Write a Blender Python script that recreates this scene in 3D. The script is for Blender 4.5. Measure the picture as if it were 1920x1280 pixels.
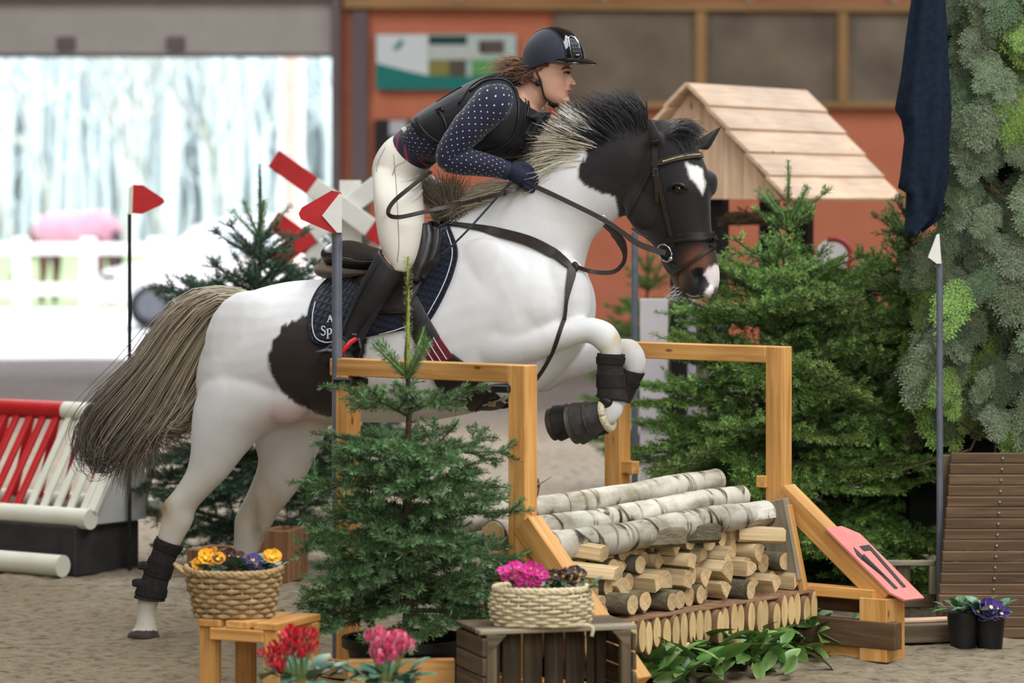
import bpy, bmesh, math, random
import numpy as np
from mathutils import Vector, Matrix, noise, Quaternion
from mathutils.bvhtree import BVHTree
random.seed(7); rng = np.random.default_rng(7)
for o in list(bpy.data.objects): bpy.data.objects.remove(o)
SC = bpy.context.scene; COL = SC.collection
# ---------------------------------------------------------------- camera, light, exposure
F = 6500.0; CX = 960.0; HY = 370.0; CH = 1.72        # focal length in px, horizon row, camera height
cam = bpy.data.cameras.new('camera'); camo = bpy.data.objects.new('camera', cam); COL.objects.link(camo)
camo.location = (0, 0, CH); camo.rotation_euler = (math.pi/2, 0, 0)
cam.sensor_width = 36; cam.lens = F*36/1920; cam.shift_y = -(640-HY)/1920
cam.dof.use_dof = True; cam.dof.focus_distance = 12.9; cam.dof.aperture_fstop = 2.6
cam.clip_end = 500
SC.camera = camo
vs = SC.view_settings
SC.display_settings.display_device = 'sRGB'
vs.view_transform = 'Standard'; vs.look = 'None'; vs.gamma = 1; vs.exposure = 0.12; vs.use_curve_mapping = False
SC.cycles.use_denoising = True
SC.cycles.max_bounces = 6; SC.cycles.diffuse_bounces = 3; SC.cycles.transparent_max_bounces = 4
w = bpy.data.worlds.new('overcast_sky'); SC.world = w; w.use_nodes = True
bg = w.node_tree.nodes['Background']; bg.inputs[0].default_value = (0.80, 0.90, 1.0, 1); bg.inputs[1].default_value = 4.4
def area(name, loc, rot, sx, sy, power, col=(1, 1, 1)):
    l = bpy.data.lights.new(name, 'AREA'); l.shape = 'RECTANGLE'; l.size = sx; l.size_y = sy; l.energy = power; l.color = col
    o = bpy.data.objects.new(name, l); o.location = loc; o.rotation_euler = rot; COL.objects.link(o); return o
# translucent roof-light strips of the hall (daylight through the roof)
SKY = (0.93, 0.965, 1.0)
area('roof_light', (-4.2, 6.5, 7.6), (0, 0, 0), 2.6, 15, 480, SKY)
area('roof_light', (3.6, 6.5, 7.6), (0, 0, 0), 2.6, 15, 1250, SKY)
area('roof_light', (-4.2, 24, 7.6), (0, 0, 0), 2.6, 18, 950, SKY)
area('roof_light', (6.2, 24, 7.6), (0, 0, 0), 2.6, 18, 950, SKY)
# added soft fill lamp behind the camera, no window is built there
area('camera_side_fill', (5, -5.7, 4.4), (math.radians(76), 0, 0), 12, 2.6, 800, (0.93, 0.965, 1.0))

# ---------------------------------------------------------------- helpers
def P(px, py, Y): return Vector(((px-CX)/F*Y, Y, CH-(py-HY)/F*Y))
def G(px, py):
    Y = CH*F/(py-HY); return Vector(((px-CX)/F*Y, Y, 0))
def proj(p): return ((p[0]/p[1])*F+CX, HY+(CH-p[2])/p[1]*F)
def lin(c): 
    c = c/255.0
    return c/12.92 if c <= .04045 else ((c+.055)/1.055)**2.4
def C(r, g, b): return (lin(r), lin(g), lin(b), 1.0)
def rotz(a): return Matrix.Rotation(a, 4, 'Z')
def frame(x, up=(0, 0, 1)):
    x = Vector(x).normalized(); up = Vector(up)
    y = up.cross(x)
    if y.length < 1e-5: y = Vector((0, 1, 0)).cross(x)
    y.normalize(); z = x.cross(y)
    return Matrix((x, y, z)).transposed()

class MB:
    """collects shapes into one mesh; 'gc' keeps each piece's own coordinates for its grain, 'col' its colour"""
    def __init__(s): s.v = []; s.f = []; s.m = []; s.g = []; s.c = []; s.col = (1, 1, 1, 1); s.mat = 0; s.usecol = False
    def add(s, vs, fs, gc=None, cols=None):
        o = len(s.v); s.v += [tuple(p) for p in vs]
        s.f += [tuple(i+o for i in f) for f in fs]; s.m += [s.mat]*len(fs)
        s.g += [tuple(p) for p in (gc if gc is not None else vs)]
        s.c += list(cols) if cols is not None else [s.col]*len(vs)
        return s
    def box(s, c, size, R=None, ch=.003, jit=0):
        c = Vector(c); hx, hy, hz = size[0]/2, size[1]/2, size[2]/2; ch = min(ch, hx*.45, hy*.45, hz*.45)
        vs = []; idx = {}
        for sx in (-1, 1):
            for sy in (-1, 1):
                for sz in (-1, 1):
                    for k in range(3):
                        p = [sx*(hx-ch), sy*(hy-ch), sz*(hz-ch)]
                        p[k] = (sx*hx, sy*hy, sz*hz)[k]
                        idx[(sx, sy, sz, k)] = len(vs); vs.append(Vector(p))
        fs = []
        I = lambda a, k: idx[(a[0], a[1], a[2], k)]
        for k in range(3):
            a, b = [(1, 2), (2, 0), (0, 1)][k]
            for sg in (-1, 1):
                q = []
                for (u, v) in ((-1, -1), (1, -1), (1, 1), (-1, 1)):
                    p = [0, 0, 0]; p[k] = sg; p[a] = u; p[b] = v; q.append(I(p, k))
                fs.append(q if sg > 0 else q[::-1])
        for k in range(3):                     # edges parallel to axis k
            a, b = [(1, 2), (2, 0), (0, 1)][k]
            for u in (-1, 1):
                for v in (-1, 1):
                    p0 = [0]*3; p1 = [0]*3; p0[k] = -1; p1[k] = 1; p0[a] = p1[a] = u; p0[b] = p1[b] = v
                    q = [I(p0, a), I(p1, a), I(p1, b), I(p0, b)]
                    fs.append(q if u*v < 0 else q[::-1])
        for sx in (-1, 1):
            for sy in (-1, 1):
                for sz in (-1, 1):
                    q = [I((sx, sy, sz), k) for k in range(3)]
                    fs.append(q if sx*sy*sz > 0 else q[::-1])
        off = Vector((random.uniform(0, 40), random.uniform(0, 40), random.uniform(0, 40)))
        ax = max(range(3), key=lambda k: size[k])           # grain runs along the longest side
        gc = [Vector((p[ax], p[(ax+1) % 3], p[(ax+2) % 3]))+off for p in vs]
        if R is not None: vs = [R @ p for p in vs]
        return s.add([c+p for p in vs], fs, gc)
    def beam(s, p0, p1, wd, ht, up=(0, 0, 1), ch=.003):
        p0 = Vector(p0); p1 = Vector(p1)
        return s.box((p0+p1)/2, ((p1-p0).length, wd, ht), frame(p1-p0, up), ch)
    def rings(s, R, cap=True, gcs=None, cols=None, closed=True):
        n = len(R[0]); vs = [p for r in R for p in r]; fs = []
        for i in range(len(R)-1):
            for j in range(n if closed else n-1):
                k = (j+1) % n
                fs.append((i*n+j, i*n+k, (i+1)*n+k, (i+1)*n+j))
        cc = [c for c in cols for _ in range(n)] if cols is not None else None
        if cap and closed:
            fs.append(tuple(range(n))[::-1]); fs.append(tuple((len(R)-1)*n+j for j in range(n)))
        return s.add(vs, fs, gcs, cc)
    def tube(s, pts, rad, n=8, cap=True, ell=1.0, up=(0, 0, 1), cols=None, grain=False):
        pts = [Vector(p) for p in pts]; R = []; g = []; L = 0
        rad = rad if hasattr(rad, '__len__') else [rad]*len(pts)
        ref = None; off = random.uniform(0, 30)
        for i, p in enumerate(pts):
            t = (pts[min(i+1, len(pts)-1)]-pts[max(i-1, 0)])
            if t.length < 1e-9: t = Vector((0, 0, 1))
            t.normalize()
            if ref is None:
                u = Vector(up)
                if abs(u.dot(t)) > .95: u = Vector((1, 0, 0)) if abs(t.x) < .9 else Vector((0, 1, 0))
                ref = (u-t*u.dot(t)).normalized()
            else:
                q = ref-t*ref.dot(t); ref = q.normalized() if q.length > 1e-6 else ref
            b = t.cross(ref)
            if i: L += (p-pts[i-1]).length
            R.append([p+(ref*math.cos(a)+b*math.sin(a)*ell)*rad[i] for a in (2*math.pi*k/n for k in range(n))])
            g += [(L+off, rad[i]*math.cos(2*math.pi*k/n), rad[i]*math.sin(2*math.pi*k/n)) for k in range(n)]
        return s.rings(R, cap, g, cols)
    def ell(s, c, rx, ry, rz, R=None, nu=16, nv=10):
        c = Vector(c); rr = []
        for i in range(nv+1):
            th = math.pi*(i+.001)/(nv+.002); 
            ring = []
            for j in range(nu):
                a = 2*math.pi*j/nu
                p = Vector((rx*math.sin(th)*math.cos(a), ry*math.sin(th)*math.sin(a), -rz*math.cos(th)))
                ring.append(c+(R @ p if R is not None else p))
            rr.append(ring)
        return s.rings(rr)
    def grid(s, rows, closed=False):
        return s.rings(rows, cap=False, closed=closed)
    def prism(s, poly, dvec):
        """flat outline given thickness dvec"""
        poly = [Vector(p) for p in poly]; d = Vector(dvec); n = len(poly)
        vs = [p-d/2 for p in poly]+[p+d/2 for p in poly]
        fs = [tuple(range(n))[::-1], tuple(range(n, 2*n))]+[(i, (i+1) % n, (i+1) % n+n, i+n) for i in range(n)]
        return s.add(vs, fs)

def wm(o):
    m = o.matrix_basis.copy()
    while o.parent: o = o.parent; m = o.matrix_basis @ m
    return m
def props(o, label=None, cat=None, group=None, kind=None):
    if label: o['label'] = label
    if cat: o['category'] = cat
    if group: o['group'] = group
    if kind: o['kind'] = kind
    return o
def mesh_np(name, V, Fs, smooth=False):
    me = bpy.data.meshes.new(name); V = np.asarray(V, dtype=np.float32); Fs = np.asarray(Fs, dtype=np.int32); k = Fs.shape[1]
    me.vertices.add(len(V)); me.vertices.foreach_set('co', V.ravel())
    me.loops.add(Fs.size); me.loops.foreach_set('vertex_index', Fs.ravel())
    me.polygons.add(len(Fs)); me.polygons.foreach_set('loop_start', np.arange(0, Fs.size, k, dtype=np.int32))
    me.update(calc_edges=True); me.validate()
    if smooth: me.polygons.foreach_set('use_smooth', np.ones(len(me.polygons), dtype=bool))
    return me
def setcol(me, cols, name='col'):
    a = me.color_attributes.new(name, 'FLOAT_COLOR', 'POINT'); a.data.foreach_set('color', np.asarray(cols, dtype=np.float32).ravel())
def obj(name, mb, mats, parent=None, label=None, cat=None, group=None, kind=None, smooth=None, world=False, loc=None, rz=0, keep=False):
    """link one mesh object.  world=True: the shapes are in world coordinates.  Top-level objects get their origin at their base."""
    me = bpy.data.meshes.new(name)
    V = np.array(mb.v, dtype=np.float64)
    if parent is not None and world:
        M = np.array(wm(parent).inverted()); V = V @ M[:3, :3].T+M[:3, 3]
    o = bpy.data.objects.new(name, me)
    if parent is None and loc is None and not keep:
        lo = V.min(0); hi = V.max(0); c = np.array([(lo[0]+hi[0])/2, (lo[1]+hi[1])/2, lo[2]]); V = V-c; o.location = c
    elif loc is not None: o.location = loc; o.rotation_euler = (0, 0, rz)
    me.from_pydata([tuple(p) for p in V], [], mb.f)
    a = me.attributes.new('gc', 'FLOAT_VECTOR', 'POINT'); a.data.foreach_set('vector', np.array(mb.g, dtype=np.float32).ravel())
    setcol(me, mb.c)
    mats = mats if isinstance(mats, (list, tuple)) else [mats]
    for m in mats: me.materials.append(m)
    me.polygons.foreach_set('material_index', mb.m)
    if smooth:
        me.polygons.foreach_set('use_smooth', np.ones(len(me.polygons), dtype=bool))
        if smooth is not True: me.set_sharp_from_angle(angle=math.radians(smooth))
    me.update()
    COL.objects.link(o)
    if parent is not None: o.parent = parent
    return props(o, label, cat, group, kind)
def thing(name, label, cat, loc=(0, 0, 0), rz=0, group=None):
    o = bpy.data.objects.new(name, None); o.empty_display_size = .1; COL.objects.link(o)
    o.location = loc; o.rotation_euler = (0, 0, rz)
    return props(o, label, cat, group)
def inst(name, me, parent, M):
    o = bpy.data.objects.new(name, me); COL.objects.link(o); o.parent = parent; o.matrix_basis = M; return o
def dup(root, loc, rz, label=None, group=None):
    r = root.copy(); COL.objects.link(r); r.location = loc; r.rotation_euler = (0, 0, rz)
    if label: r['label'] = label
    if group: r['group'] = group
    for ch in list(root.children):
        c = ch.copy(); COL.objects.link(c); c.parent = r
        for g in list(ch.children):
            d = g.copy(); COL.objects.link(d); d.parent = c
    return r
def remesh(mb, voxel, smooth_it=4, fac=.5):
    """union of the collected volumes as one continuous surface"""
    me = bpy.data.meshes.new('tmp'); me.from_pydata(mb.v, [], mb.f)
    bm = bmesh.new(); bm.from_mesh(me)
    bmesh.ops.recalc_face_normals(bm, faces=bm.faces); bm.to_mesh(me); bm.free()
    o = bpy.data.objects.new('tmp', me); COL.objects.link(o)
    r = o.modifiers.new('r', 'REMESH'); r.mode = 'VOXEL'; r.voxel_size = voxel
    if smooth_it:
        q = o.modifiers.new('s', 'SMOOTH'); q.iterations = smooth_it; q.factor = fac
    dg = bpy.context.evaluated_depsgraph_get(); ev = o.evaluated_get(dg)
    out = bpy.data.meshes.new_from_object(ev); bpy.data.objects.remove(o); bpy.data.meshes.remove(me)
    n = len(out.vertices); V = np.empty(n*3, dtype=np.float32); out.vertices.foreach_get('co', V)
    out.polygons.foreach_set('use_smooth', np.ones(len(out.polygons), dtype=bool))
    return out, V.reshape(-1, 3)
def link(name, me, mats, parent=None, **k):
    o = bpy.data.objects.new(name, me); COL.objects.link(o)
    me.materials.clear()
    for m in (mats if isinstance(mats, (list, tuple)) else [mats]): me.materials.append(m)
    if parent is not None: o.parent = parent
    return props(o, **k)
def bez(pts, n):
    """smooth curve through points"""
    pts = [Vector(p) for p in pts]; q = [pts[0]*2-pts[1]]+pts+[pts[-1]*2-pts[-2]]; out = []
    m = len(pts)-1
    for k in range(n+1):
        t = k/n*m; i = min(int(t), m-1); t -= i
        a, b, c, d = q[i:i+4]
        out.append(.5*((2*b)+(c-a)*t+(2*a-5*b+4*c-d)*t*t+(3*b-a-3*c+d)*t**3))
    return out
def lerp(a, b, t): return a+(b-a)*t

# ---------------------------------------------------------------- materials
class NT:
    def __init__(s, name):
        s.m = bpy.data.materials.new(name); s.m.use_nodes = True; s.t = s.m.node_tree; s.b = s.t.nodes['Principled BSDF']
    def n(s, typ, **k):
        nd = s.t.nodes.new(typ)
        for a, v in k.items():
            if a.startswith('i_'):
                key = a[2:]; nd.inputs[int(key) if key.isdigit() else key.replace('_', ' ')].default_value = v
            else: setattr(nd, a, v)
        return nd
    def l(s, a, ao, b, bi): s.t.links.new(a.outputs[ao], b.inputs[bi])
    def ramp(s, stops):
        r = s.n('ShaderNodeValToRGB'); e = r.color_ramp.elements
        while len(e) < len(stops): e.new(.5)
        for el, (p, c) in zip(e, stops): el.position = p; el.color = c
        return r
def rough(x, r, spec=.5, sheen=0):
    x.b.inputs['Roughness'].default_value = r; x.b.inputs['Specular IOR Level'].default_value = spec
    if sheen: x.b.inputs['Sheen Weight'].default_value = sheen
def plain(name, c1, c2=None, scale=30, r=.6, spec=.4, bump=0, bscale=None, metal=0, sheen=0, coord='gc', rnd=0):
    """colour mottled between two tones, with fine relief"""
    x = NT(name); rough(x, r, spec, sheen); x.b.inputs['Metallic'].default_value = metal
    at = x.n('ShaderNodeAttribute', attribute_name=coord) if coord == 'gc' else x.n('ShaderNodeTexCoord')
    oc = 'Vector' if coord == 'gc' else 'Object'
    nz = x.n('ShaderNodeTexNoise', i_Scale=scale, i_Detail=5.0); x.l(at, oc, nz, 'Vector')
    rp = x.ramp([(.3, c1), (.7, c2 or c1)]); x.l(nz, 'Fac', rp, 0)
    if rnd:
        oi = x.n('ShaderNodeObjectInfo'); hs = x.n('ShaderNodeHueSaturation'); mr = x.n('ShaderNodeMapRange', i_3=1-rnd, i_4=1+rnd)
        x.l(oi, 'Random', mr, 0); x.l(mr, 0, hs, 'Value'); x.l(rp, 0, hs, 'Color'); x.l(hs, 0, x.b, 'Base Color')
    else: x.l(rp, 0, x.b, 'Base Color')
    if bump:
        n2 = x.n('ShaderNodeTexNoise', i_Scale=bscale or scale*3, i_Detail=3.0); x.l(at, oc, n2, 'Vector')
        bp = x.n('ShaderNodeBump', i_Strength=bump, i_Distance=.01); x.l(n2, 'Fac', bp, 'Height'); x.l(bp, 0, x.b, 'Normal')
    return x.m
def wood(name, c1, c2, c3, r=.55, s=1.0, knots=True, bump=.25, rnd=.12):
    """grain along each piece's own length"""
    x = NT(name); rough(x, r, .35)
    at = x.n('ShaderNodeAttribute', attribute_name='gc')
    mp = x.n('ShaderNodeMapping'); mp.inputs['Scale'].default_value = (1.6*s, 26*s, 26*s); x.l(at, 'Vector', mp, 'Vector')
    nz = x.n('ShaderNodeTexNoise', i_Scale=1.6, i_Detail=6.0, i_Distortion=.7); x.l(mp, 0, nz, 'Vector')
    rp = x.ramp([(.28, c1), (.52, c2), (.75, c3)]); x.l(nz, 'Fac', rp, 0); last = rp
    mp2 = x.n('ShaderNodeMapping'); mp2.inputs['Scale'].default_value = (1, 1.5, 1.5); x.l(at, 'Vector', mp2, 'Vector')
    n3 = x.n('ShaderNodeTexNoise', i_Scale=2.3*s, i_Detail=2.0); x.l(mp2, 0, n3, 'Vector')
    mr3 = x.n('ShaderNodeMapRange', i_1=.3, i_2=.7, i_3=.78, i_4=1.12); x.l(n3, 'Fac', mr3, 0)
    hs = x.n('ShaderNodeHueSaturation'); x.l(mr3, 0, hs, 'Value'); x.l(last, 0, hs, 'Color'); last = hs
    if knots:
        vo = x.n('ShaderNodeTexVoronoi', i_Scale=4.2*s); mp4 = x.n('ShaderNodeMapping'); mp4.inputs['Scale'].default_value = (.8, 2.2, 2.2)
        x.l(at, 'Vector', mp4, 'Vector'); x.l(mp4, 0, vo, 'Vector')
        kr = x.ramp([(.035, (.18, .07, .025, 1)), (.075, (1, 1, 1, 1))]); x.l(vo, 'Distance', kr, 0)
        mx = x.n('ShaderNodeMix', data_type='RGBA', blend_type='MULTIPLY'); mx.inputs[0].default_value = .8
        x.l(last, 0, mx, 6); x.l(kr, 0, mx, 7)
        o = mx; oi = 2
    else: o = last; oi = 0
    if rnd:
        ob = x.n('ShaderNodeObjectInfo'); mr = x.n('ShaderNodeMapRange', i_3=1-rnd, i_4=1+rnd); h2 = x.n('ShaderNodeHueSaturation')
        x.l(ob, 'Random', mr, 0); x.l(mr, 0, h2, 'Value'); x.l(o, oi, h2, 'Color'); o = h2; oi = 0
    x.l(o, oi, x.b, 'Base Color')
    bp = x.n('ShaderNodeBump', i_Strength=bump, i_Distance=.004); x.l(nz, 'Fac', bp, 'Height'); x.l(bp, 0, x.b, 'Normal')
    return x.m
def vcol(name, r=.6, spec=.3, sheen=0, bump=0, bscale=200, var=.12, vscale=40, rnd=0, trans=0, hue=0):
    """colour comes from the mesh's own colour attribute"""
    x = NT(name); rough(x, r, spec, sheen)
    at = x.n('ShaderNodeAttribute', attribute_name='col'); tc = x.n('ShaderNodeTexCoord')
    nz = x.n('ShaderNodeTexNoise', i_Scale=vscale, i_Detail=4.0); x.l(tc, 'Object', nz, 'Vector')
    mr = x.n('ShaderNodeMapRange', i_1=.25, i_2=.75, i_3=1-var, i_4=1+var); x.l(nz, 'Fac', mr, 0)
    hs = x.n('ShaderNodeHueSaturation'); x.l(mr, 0, hs, 'Value'); x.l(at, 'Color', hs, 'Color'); o = hs
    if rnd or hue:
        oi = x.n('ShaderNodeObjectInfo'); m2 = x.n('ShaderNodeMapRange', i_3=1-rnd, i_4=1+rnd); h2 = x.n('ShaderNodeHueSaturation')
        x.l(oi, 'Random', m2, 0); x.l(m2, 0, h2, 'Value'); x.l(o, 0, h2, 'Color'); o = h2
        if hue:
            m3 = x.n('ShaderNodeMapRange', i_3=.5-hue, i_4=.5+hue); x.l(oi, 'Random', m3, 0); x.l(m3, 0, h2, 'Hue')
    x.l(o, 0, x.b, 'Base Color')
    if bump:
        n2 = x.n('ShaderNodeTexNoise', i_Scale=bscale, i_Detail=2.0); x.l(tc, 'Object', n2, 'Vector')
        bp = x.n('ShaderNodeBump', i_Strength=bump, i_Distance=.003); x.l(n2, 'Fac', bp, 'Height'); x.l(bp, 0, x.b, 'Normal')
    return x.m
M = {}
M['pine'] = wood('stained_pine', C(188, 130, 66), C(212, 156, 88), C(226, 178, 112))
M['rawpine'] = wood('raw_pine', C(204, 166, 130), C(220, 186, 154), C(230, 202, 172), rnd=.08, bump=.1)
M['oldwood'] = wood('weathered_wood', C(74, 62, 46), C(98, 84, 64), C(124, 108, 84), r=.8)
M['greywood'] = wood('grey_wood', C(128, 118, 98), C(150, 140, 118), C(168, 156, 132), r=.8)
M['decking'] = wood('brown_decking', C(78, 58, 40), C(102, 78, 54), C(122, 96, 68), r=.7)
M['beamwood'] = wood('hall_timber', C(150, 112, 66), C(176, 134, 84), C(190, 150, 100), s=.3)
M['bark'] = plain('dark_bark', C(70, 58, 44), C(105, 92, 70), 60, .9, .2, .6)
M['black'] = plain('black_plastic', C(20, 20, 21), C(27, 27, 28), 20, .45, .4)
M['steel'] = plain('grey_metal', C(88, 92, 102), C(106, 110, 120), 14, .45, .5, 0)
M['chrome'] = plain('bright_steel', C(190, 190, 190), C(205, 205, 205), 20, .22, .5, 0, None, 1.0)
M['leather'] = plain('brown_leather', C(36, 29, 25), C(54, 44, 37), 45, .42, .45, .12, 300)
M['blackleather'] = plain('black_leather', C(24, 22, 23), C(38, 35, 36), 30, .38, .45, .12, 260)
M['white'] = plain('white_paint', C(218, 216, 206), C(232, 231, 222), 8, .55, .4, .05)
M['red'] = plain('red_paint', C(176, 24, 28), C(200, 36, 38), 10, .5, .4, .04)
M['vc'] = vcol('painted_colours', .6, .35)
M['petal'] = vcol('flower_petal', .55, .3, .3, var=.1, vscale=60)
M['leaf'] = vcol('leaf_green', .42, .45, var=.2, vscale=30)

# ================================================================ the setting
YW = 37.0
def sand(name, c1, c2, c3, dark, depth_tint=None):
    x = NT(name); rough(x, .95, .15)
    tc = x.n('ShaderNodeTexCoord')
    n1 = x.n('ShaderNodeTexNoise', i_Scale=.45, i_Detail=4.0); x.l(tc, 'Object', n1, 'Vector')
    r1 = x.ramp([(.35, c1), (.5, c2), (.68, c3)]); x.l(n1, 'Fac', r1, 0)
    if depth_tint:      # tone changes with depth: brown round the jump, pale beyond, grey by the door
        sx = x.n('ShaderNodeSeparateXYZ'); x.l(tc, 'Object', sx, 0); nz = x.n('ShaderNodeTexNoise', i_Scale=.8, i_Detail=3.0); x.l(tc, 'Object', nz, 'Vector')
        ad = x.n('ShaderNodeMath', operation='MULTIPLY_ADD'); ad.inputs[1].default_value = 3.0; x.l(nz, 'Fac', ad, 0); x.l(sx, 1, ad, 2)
        rd = x.ramp([(0, depth_tint[0]), (.07, depth_tint[0]), (.14, depth_tint[1]), (.48, depth_tint[1]), (.66, depth_tint[2]), (1, depth_tint[2])]); mr = x.n('ShaderNodeMapRange', i_1=15.5, i_2=37.5); x.l(ad, 0, mr, 0); x.l(mr, 0, rd, 0)
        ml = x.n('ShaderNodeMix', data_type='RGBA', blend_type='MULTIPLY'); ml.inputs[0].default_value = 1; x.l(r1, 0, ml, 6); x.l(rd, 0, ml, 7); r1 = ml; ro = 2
    else: ro = 0
    n2 = x.n('ShaderNodeTexNoise', i_Scale=16.0, i_Detail=8.0, i_Roughness=.7); x.l(tc, 'Object', n2, 'Vector')
    r2 = x.ramp([(.33, dark), (.5, (.86, .86, .86, 1)), (.72, (1.1, 1.1, 1.1, 1))]); x.l(n2, 'Fac', r2, 0)
    mx = x.n('ShaderNodeMix', data_type='RGBA', blend_type='MULTIPLY'); mx.inputs[0].default_value = 1
    x.l(r1, ro, mx, 6); x.l(r2, 0, mx, 7); x.l(mx, 2, x.b, 'Base Color')
    n3 = x.n('ShaderNodeTexNoise', i_Scale=45.0, i_Detail=6.0); x.l(tc, 'Object', n3, 'Vector')
    bp = x.n('ShaderNodeBump', i_Strength=.6, i_Distance=.02); x.l(n3, 'Fac', bp, 'Height'); x.l(bp, 0, x.b, 'Normal')
    return x.m
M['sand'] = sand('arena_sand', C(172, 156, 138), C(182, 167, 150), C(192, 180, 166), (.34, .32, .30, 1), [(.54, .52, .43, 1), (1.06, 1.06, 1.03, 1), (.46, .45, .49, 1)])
M['yard'] = sand('yard_sand', C(206, 200, 196), C(214, 208, 204), C(224, 220, 216), (.8, .8, .8, 1))
M['grass'] = plain('grass', C(112, 128, 84), C(146, 158, 112), 3, .9, .2)
xs = np.concatenate([np.linspace(-22, -3.4, 32)[:-1], np.arange(-3.4, 3.4, .028), np.linspace(3.4, 22, 32)])
ys = np.concatenate([np.linspace(-6, 10, 20)[:-1], np.arange(10, 17, .03), 17*np.power(YW/17, np.linspace(0, 1, 120))])
X, Y = np.meshgrid(xs, ys); Z = np.zeros_like(X)
for i in range(X.shape[0]):
    if Y[i, 0] < 10: continue
    for j in range(X.shape[1]):
        if abs(X[i, j]) > 5.5: continue
        p = Vector((X[i, j], Y[i, j], 0))
        n = noise.noise(p*2.1)*.6+noise.noise(p*7)*.7+max(0, noise.noise(p*15))*.9
        Z[i, j] = n*.016
nx = len(xs); ny = len(ys)
idx = (np.arange(ny-1)[:, None]*nx+np.arange(nx-1)[None, :]).ravel()
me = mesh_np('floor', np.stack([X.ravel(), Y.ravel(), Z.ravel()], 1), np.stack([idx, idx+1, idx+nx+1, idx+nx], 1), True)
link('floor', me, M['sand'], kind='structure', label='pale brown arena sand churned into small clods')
def struct(name, mb, mat, **k): return obj(name, mb, mat, kind='structure', keep=True, **k)
XD = (628-CX)/F*YW                    # right jamb of the big doorway
b = MB(); b.box((-20, 80, -.06), (120, 86, .1)); struct('ground', b, M['yard'], label='pale yard outside the open doorway')
b = MB(); b.box((-20, 107, -.02), (120, 106, .06)); struct('ground_grass', b, M['grass'], label='grass field beyond the white fence')
M['orange'] = plain('orange_panels', C(208, 122, 92), C(218, 134, 102), 2.5, .75, .2, .05)
M['lintel'] = plain('door_panel_paint', C(176, 168, 160), C(186, 178, 170), 3, .6, .3)
M['windbreak'] = plain('windbreak_mesh', C(112, 100, 88), C(146, 132, 114), 1.6, .9, .1)
M['column'] = plain('column_paint', C(112, 98, 98), C(122, 108, 106), 3, .7, .3)
M['hall'] = plain('hall_panels', C(150, 120, 96), C(160, 130, 104), 2, .8, .2)
M['roof'] = plain('roof_sheet', C(170, 168, 160), C(180, 178, 170), 2, .8, .2)
b = MB(); b.box(((XD+22)/2, YW+.15, 4), (22-XD, .3, 8)); wb = struct('wall_back', b, M['orange'], label='orange red panelled wall behind the course')
b = MB(); b.box((-17.5, YW+.15, 4), (9, .3, 8)); b.box(((-13+XD)/2, YW+.15, 5.95), (13+XD, .3, 4.1)); struct('wall_back_left', b, M['hall'])
b = MB(); b.box((-22.1, 15.5, 4), (.2, 43.5, 8)); struct('wall_left', b, M['hall'])
b = MB(); b.box((22.1, 15.5, 4), (.2, 43.5, 8)); struct('wall_right', b, M['hall'])
b = MB(); b.box((0, -6.1, 4), (44, .2, 8)); struct('wall_front', b, M['hall'])
b = MB(); b.box((0, 15.5, 8.1), (44.4, 43.6, .2)); struct('ceiling', b, M['roof'])
b = MB(); b.box((XD+.02, YW-.12, 4), (.1, .24, 8)); struct('trim_1', b, M['column'], label='grey steel jamb of the wide doorway')
b = MB(); b.box((P(675, 0, YW).x, YW-.06, 4), (.17, .12, 8)); struct('trim_2', b, M['column'], label='faint grey post on the orange wall')
# rolled-up door
zb = P(0, 101, YW).z
d = thing('door_1', None, None, (-7, YW-.1, zb)); d['kind'] = 'structure'
x0, x1 = -13, XD-.03
b = MB(); b.box(((x0+x1)/2+7, 0, .32), (x1-x0, .08, .62)); obj('door_panel', b, M['lintel'], d)
b = MB(); b.box(((x0+x1)/2+7, -.02, -.02), (x1-x0, .06, .05)); obj('bottom_seal', b, M['column'], d)
b = MB(); b.box(((x0+x1)/2+7, -.1, .62), (x1-x0, .14, .12)); obj('door_housing', b, M['column'], d)
for px in (128, 332):
    b = MB(); b.box((P(px, 0, YW).x+7, -.07, .1), (.2, .08, .15), ch=.03); obj('door_bracket', b, M['column'], d)
# dark wind-break panels in a timber frame on the upper wall
wx = [P(v, 0, YW).x for v in (1030, 1313, 1578, 1845, 2110)]
z0, z1 = P(0, 192, YW).z, P(0, 22, YW).z
for a, c in zip(wx, wx[1:]):
    b = MB(); b.box(((a+c)/2, -.06+YW, (z0+z1)/2), (c-a-.1, .06, z1-z0)); o = obj('panel', b, M['windbreak'], wb, world=True)
for a in wx[1:-1]:
    b = MB(); b.beam((a, YW-.1, z0), (a, YW-.1, z1), .115, .12, (0, 1, 0)); obj('stud', b, M['beamwood'], wb, world=True)
b = MB(); b.beam((wx[0], YW-.09, z0-.03), (wx[-1], YW-.09, z0-.03), .12, .07); obj('ledge', b, M['beamwood'], wb, world=True)
b = MB(); b.beam((XD+.1, YW-.12, z1+.08), (wx[-1], YW-.12, z1+.02), .14, .1); obj('rail', b, M['beamwood'], wb, world=True)
b = MB(); b.box(((wx[0]+wx[-1])/2, YW-.06, z1+.5), (wx[-1]-wx[0], .06, .6)); obj('panel', b, M['windbreak'], wb, world=True)
for k in range(4):
    b = MB(); x = P(860+k*270, 0, YW).x; b.beam((x, YW-.2, z1+.1), (x+.06, YW-.2, z1+.26), .05, .05); obj('bracket', b, M['lintel'], wb, world=True)
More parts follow.
